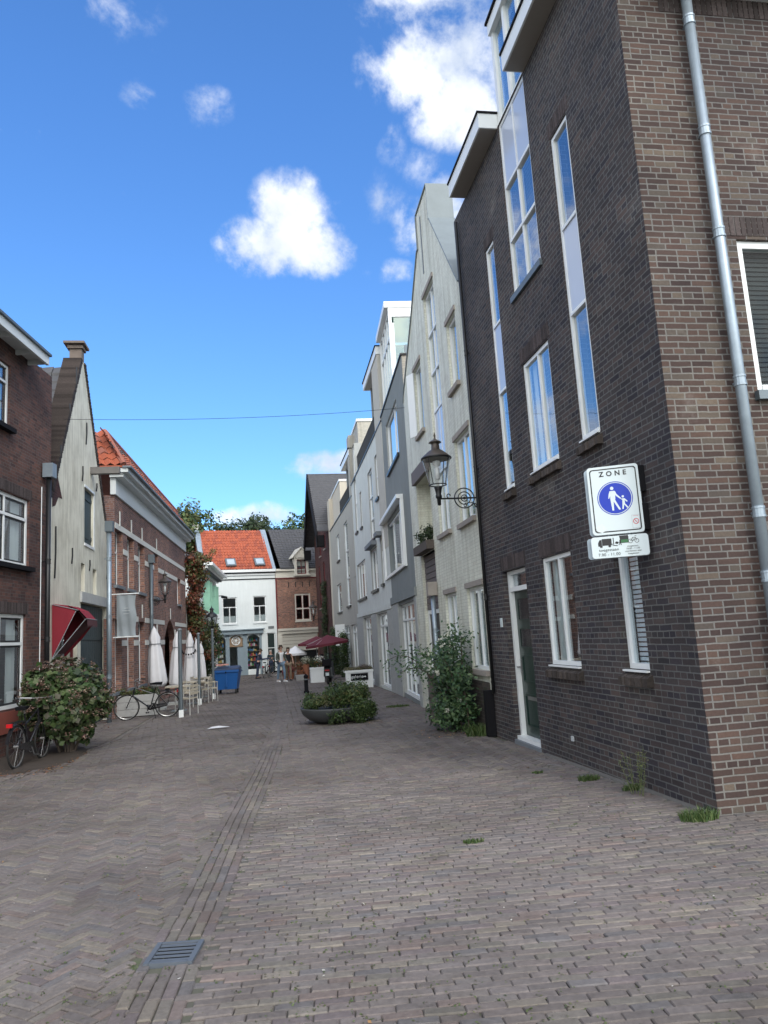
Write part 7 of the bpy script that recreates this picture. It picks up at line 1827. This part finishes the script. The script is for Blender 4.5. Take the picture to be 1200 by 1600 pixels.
# ================================================================== CLIMBERS
t = thing('ivy_climber', (x8.x+.2, x8.y+.4, G(x8.y)), 'rust red creeper climbing up the end of the banded brick house', 'climber')
mb = MB()
F = L3F; za, zb = F.uz(287, 1000)[1], F.uz(287, 866)[1]
for k in range(46):
    f = k/45; z = za+(zb-za)*f; wd2 = 2.0 if f > .45 else 1.2; q = F.pt(E7+.35+rnd.uniform(-.3, 1.4 if f > .4 else .9), z, .15+rnd.uniform(0, .35)); clump(mb, q, (.4, .5, .35), 130, .13, VINE if rnd.random() < .8 else OLIVE, .1, .8)
for k in range(14): q = F.pt(E7+rnd.uniform(.2, 2.4), zb-rnd.uniform(0, 1.0), rnd.uniform(.1, .6)); clump(mb, q, (.5, .6, .35), 160, .13, VINE[2:]+OLIVE, .1, .8)
mb.build('leaves', 'leaf', t)
mb = MB(); mb.tube([F.pt(E7+.4, G(37), .1), F.pt(E7+.5, 2, .15), F.pt(E7+.4, 5, .2)], [.06, .05, .03], 6); mb.build('stems', 'bark', t)
t = thing('vine', F8.pt(2.5, -.6, .5), 'mixed red and green vine hanging over the low grey building', 'climber')
mb = MB()
for k in range(60):
    u = rnd.uniform(.2, u8*.95); zt_ = F8.uz(300+20*u/u8, 965)[1]; zz = rnd.uniform(1.2, 3.0)-(.25*u/u8); clump(mb, F8.pt(u, zz, rnd.uniform(.1, .75)), (.4, .5, .4), 120, .12, rnd.choice([VINE, OLIVE, DARKG, DARKG, OLIVE]), .1, .8)
for k in range(26): clump(mb, F8.pt(rnd.uniform(u8*.5, u8), rnd.uniform(-.2, 1.6), rnd.uniform(.1, .8)), (.35, .4, .4), 110, .1, DARKG, .1, .7)
for k in range(22): clump(mb, F8.pt(rnd.uniform(-.2, u8*.6), z8+rnd.uniform(-.2, .5), rnd.uniform(-.6, .3)), (.4, .5, .25), 90, .1, VINE+OLIVE, .1, .7)
mb.build('leaves', 'leaf', t)
mb = MB(); mb.tube([F8.pt(2, -.6, .2), F8.pt(2.4, 1, .3), F8.pt(3, 2.6, .3)], [.05, .04, .02], 6); mb.build('stems', 'bark', t)
a_ = F8.pt(u8*.7, z8, .4); t = thing('roof_creeper', atY(325, 885, 52), 'small leafy creeper hanging in front of the orange roof corner', 'climber'); c = atY(330, 872, 52)
mb = MB()
for k in range(9): clump(mb, c+Vector((rnd.uniform(-.5, .4), rnd.uniform(-.4, .4), rnd.uniform(-1.0, .5))), (.3, .3, .3), 50, .14, [(.15, .16, .05), (.3, .14, .05), (.2, .15, .06)], .1)
mb.build('leaves', 'leaf', t); mb = MB(); mb.tube([c+Vector((-.6, 0, -1.6)), c+Vector((-.2, 0, -.6)), c+Vector((.1, 0, .3))], .025, 5); mb.build('stems', 'bark', t)
def ivy(F, u, z0, z1, w, label, cols, o=.12, n=26, nm='wall_ivy'):
    t = thing(nm, F.pt(u, z0, 0), label, 'climber'); mb = MB()
    for k in range(n):
        f = k/(n-1); clump(mb, F.pt(u+rnd.uniform(-w, w), z0+(z1-z0)*f, o+rnd.uniform(-.02, .15)), (.28, .35, .32), 110, .09, cols, .1, .8)
    mb.build('leaves', 'leaf', t); mb = MB(); mb.tube([F.pt(u, z0, .06), F.pt(u+.1, (z0+z1)/2, .07), F.pt(u, z1, .06)], .03, 5); mb.build('stems', 'bark', t)
ivy(R5F, R5F.uz(516, 1000)[0], -.5, R5F.uz(514, 910)[1], .5, 'tall column of dark ivy at the far end of the beige row', DARKG, .2, 34)
ivy(R5F, R5F.uz(531, 1020)[0], -.4, R5F.uz(530, 985)[1], .9, 'dark ivy around the beige house doorway', DARKG+GREEN, .2, 30)
ivy(R5F, R5F.uz(545, 1020)[0], -.35, R5F.uz(545, 992)[1], .35, 'bright green ivy strand on the beige house beside the gallery planter', GREEN, .2, 22)
# projecting white shop panel on the beige house
u = R5F.uz(540, 1000)[0]; mb = MB(); R5F.box(mb, u-.1, u+.0, R5F.uz(540, 1008)[1], R5F.uz(540, 975)[1], .02, .55); tag(mb.build('projecting_sign', 'white_paint', None, loc=R5F.pt(u, 2, .2)), 'blank white projecting panel on the beige house above the ivy', 'sign')
# balcony plant
t = [o for o in bpy.data.objects if o.name == 'balcony_planter'][0]; mb = MB()
for k in range(7): clump(mb, LOG[0]+Vector((rnd.uniform(-.12, .1), rnd.uniform(-.5, .5), rnd.uniform(.22, .5))), (.17, .2, .16), 130, .08, DARKG, .1, .35)
mb.build('foliage', 'leaf', t)
# ================================================================== PEOPLE
def skin_mesh(nodes, edges, mname, name, parent, sub=1, extra=None):
    """nodes: list of (pos, radius) ; root first"""
    me = bpy.data.meshes.new('sk'); me.from_pydata([n[0] for n in nodes], edges, []); ob = bpy.data.objects.new('sk', me); COL.objects.link(ob)
    md = ob.modifiers.new('s', 'SKIN'); md.use_smooth_shade = True
    for i, n in enumerate(nodes):
        v = me.skin_vertices[0].data[i]; r = n[1]; v.radius = (r, r) if isinstance(r, (int, float)) else r
    me.skin_vertices[0].data[0].use_root = True
    sb = ob.modifiers.new('u', 'SUBSURF'); sb.levels = sub; sb.render_levels = sub
    bpy.context.view_layer.update(); dg = bpy.context.evaluated_depsgraph_get(); m2 = bpy.data.meshes.new_from_object(ob.evaluated_get(dg))
    mb = MB(); mb.add([v.co[:] for v in m2.vertices], [list(p.vertices) for p in m2.polygons])
    if extra: extra(mb)
    bpy.data.objects.remove(ob); bpy.data.meshes.remove(me); bpy.data.meshes.remove(m2)
    return mb.build(name, mname, parent, local=True, smooth=True)
def person(label, px, py, height, face, top, trousers, shoes, hair, legs=(.1, -.1), arms=((.12, .25), (-.1, .25)), lean=0, sleeves='long', jacket=None):
    g = ground(px, py); t = thing('person', (g.x, g.y, G(g.y)+.01), label, 'person', None, face); s = height/1.75
    # local: facing +X, left +Y
    def V3(x, y, z): return Vector((x+lean*max(0, z-.9), y, z))*s
    def leg(sd, sw): return [V3(0, sd*.09, .9), V3(.02+sw*.9, sd*.10, .50), V3(sw*1.1-.03, sd*.10, .09), V3(sw*1.1+.12, sd*.11, .04)]
    L, Rr = leg(1, legs[0]), leg(-1, legs[1])
    def arm(sd, a): sh = V3(0, sd*.19, 1.42); el = V3(a[0]*.6-.04, sd*.25, 1.14); wr = V3(a[0]+a[1]*.6, sd*(.23), .92+a[1]*.35); return [sh, el, wr]
    LA, RA = arm(1, arms[0]), arm(-1, arms[1])
    nodes = [(V3(0, 0, .95), .13*s), (V3(0, 0, 1.12), .115*s), (V3(.0, 0, 1.32), .135*s), (V3(0, 0, 1.44), .08*s), (V3(.005, 0, 1.52), .05*s), (V3(.02, 0, 1.60), .082*s), (V3(.02, 0, 1.67), .088*s), (V3(.01, 0, 1.73), .05*s)]
    e = [(i, i+1) for i in range(7)]
    def chain(pts, rs, root):
        prev = root
        for p_, r_ in zip(pts, rs): nodes.append((p_, r_*s)); e.append((prev, len(nodes)-1)); prev = len(nodes)-1
        return prev
    for lg in (L, Rr): chain(lg, (.085, .055, .038, .03), 0)
    hands = []
    for A_ in (LA, RA):
        hd = (A_[2]-A_[1]).normalized(); chain(A_+[A_[2]+hd*.05*s, A_[2]+hd*.10*s], (.052, .038, .026, .032, .024), 3); hands.append((A_[2], hd))
    def extra(mb):
        for (w, hd) in hands:
            sd = hd.cross(Vector((1, 0, 0))).normalized(); fw_ = Vector((1, 0, 0))
            for k in range(4):
                b_ = w+hd*.09*s+fw_*(.022-.015*k)*s; ln = (.07, .078, .072, .055)[k]*s; mb.tube([b_, b_+hd*ln*.55+fw_*.004*s, b_+hd*ln-sd*.014*s], [.009*s, .008*s, .006*s], 6)
            b_ = w+hd*.035*s+fw_*.028*s; mb.tube([b_, b_+hd*.03*s+fw_*.022*s, b_+hd*.058*s+fw_*.022*s], [.010*s, .009*s, .007*s], 6)
        c = V3(.105, 0, 1.62); mb.tube([c+Vector((-.01, 0, .02)), c+Vector((.022, 0, -.015))*s, c+Vector((-.005, 0, -.02))*s], [.008*s, .014*s, .01*s], 6)
        for sd in (-1, 1): c2 = V3(.02, sd*.088, 1.63); mb.tube([c2+Vector((0, 0, .03))*s, c2+Vector((-.01, sd*.012, 0))*s, c2-Vector((0, 0, .03))*s], [.008*s, .014*s, .008*s], 6)
    body = skin_mesh(nodes, e, 'skin', 'body', t, 1, extra)
    for sd in (-1, 1): mb = MB(); mb.lathe([(0, -.01), (.009, 0), (0, .01)], V3(.097, sd*.032, 1.655), 6); mb.build('eye', 'black', body, local=True)
    mb = MB(); c = V3(.10, 0, 1.585); mb.obox(c, (.006, 0, 0), (0, .024*s, 0), (0, 0, .005)); mb.build('mouth', 'mouth', body, local=True)
    # clothing
    sn = [(V3(0, 0, 1.12), .135*s), (V3(0, 0, .92), .145*s), (V3(.0, 0, 1.32), .155*s), (V3(0, 0, 1.43), .105*s), (V3(0, 0, 1.475), .07*s)]; se = [(0, 1), (0, 2), (2, 3), (3, 4)]
    for A_ in (LA, RA):
        pts = A_ if sleeves == 'long' else [A_[0], A_[0].lerp(A_[1], .75)]
        rs = (.066, .052, .038) if sleeves == 'long' else (.066, .058); prev = 3
        if sleeves == 'none': pts = [A_[0]]; rs = (.062,)
        for p_, r_ in zip(pts, rs): sn.append((p_, r_*s)); se.append((prev, len(sn)-1)); prev = len(sn)-1
    skin_mesh(sn, se, top, 'top', t, 1)
    if jacket:
        sn2 = [(p_+Vector((-.03, 0, 0)) if i < 5 else p_, r_*1.12) for i, (p_, r_) in enumerate(sn)]
        skin_mesh(sn2, se, jacket, 'jacket', t, 1)
    tn = [(V3(0, 0, .95), .145*s)]; te = []
    for lg in (L, Rr):
        prev = 0
        for p_, r_ in zip(lg[:3], (.10, .072, .056)): tn.append((p_, r_*s)); te.append((prev, len(tn)-1)); prev = len(tn)-1
    skin_mesh(tn, te, trousers, 'trousers', t, 1)
    for lg in (L, Rr): mb = MB(); a_, b_ = lg[2], lg[3]; mb.hexa([(a_.x-.06*s, a_.y-.045*s, 0), (b_.x+.08*s, b_.y-.045*s, 0), (b_.x+.08*s, b_.y+.045*s, 0), (a_.x-.06*s, a_.y+.045*s, 0), (a_.x-.05*s, a_.y-.04*s, .10*s), (b_.x+.04*s, b_.y-.035*s, .06*s), (b_.x+.04*s, b_.y+.035*s, .06*s), (a_.x-.05*s, a_.y+.04*s, .10*s)]); mb.build('shoe', shoes, t, local=True)
    hn = [(V3(-.015, 0, 1.70), .092*s), (V3(.03, 0, 1.735), .07*s), (V3(-.05, 0, 1.63), .07*s)]
    skin_mesh(hn, [(0, 1), (0, 2)], hair, 'hair', t, 1)
    return t
M['mouth'] = plain('mouth', (.3, .1, .09), .6)
person('person in open olive jacket over white shirt, light blue jeans and white sneakers', 440, 1065.5, 1.80, R(-60), 'white_cloth', 'denim', 'white_cloth', 'hair_brown', (.16, -.14), ((.1, .2), (.05, .3)), jacket='olive_cloth')
person('person in black sleeveless top and khaki trousers standing in the street', 451.5, 1063.5, 1.66, R(-80), 'black_cloth', 'khaki', 'black_cloth', 'hair_brown', (.08, -.1), ((.1, .2), (.1, .15)), sleeves='none')
person('person in navy sweater and dark jeans bending over a bicycle', 403, 1060.5, 1.72, R(20), 'navy_cloth', 'navy_cloth', 'black_cloth', 'hair_brown', (.05, -.08), ((.3, .75), (.3, .75)), lean=.28)
person('grey haired person in dark teal coat behind the bicycles at the shop door', 424, 1053, 1.62, R(-95), 'teal_dark', 'navy_cloth', 'black_cloth', 'hair_grey', (.02, -.02), ((.1, .2), (.1, .2)))
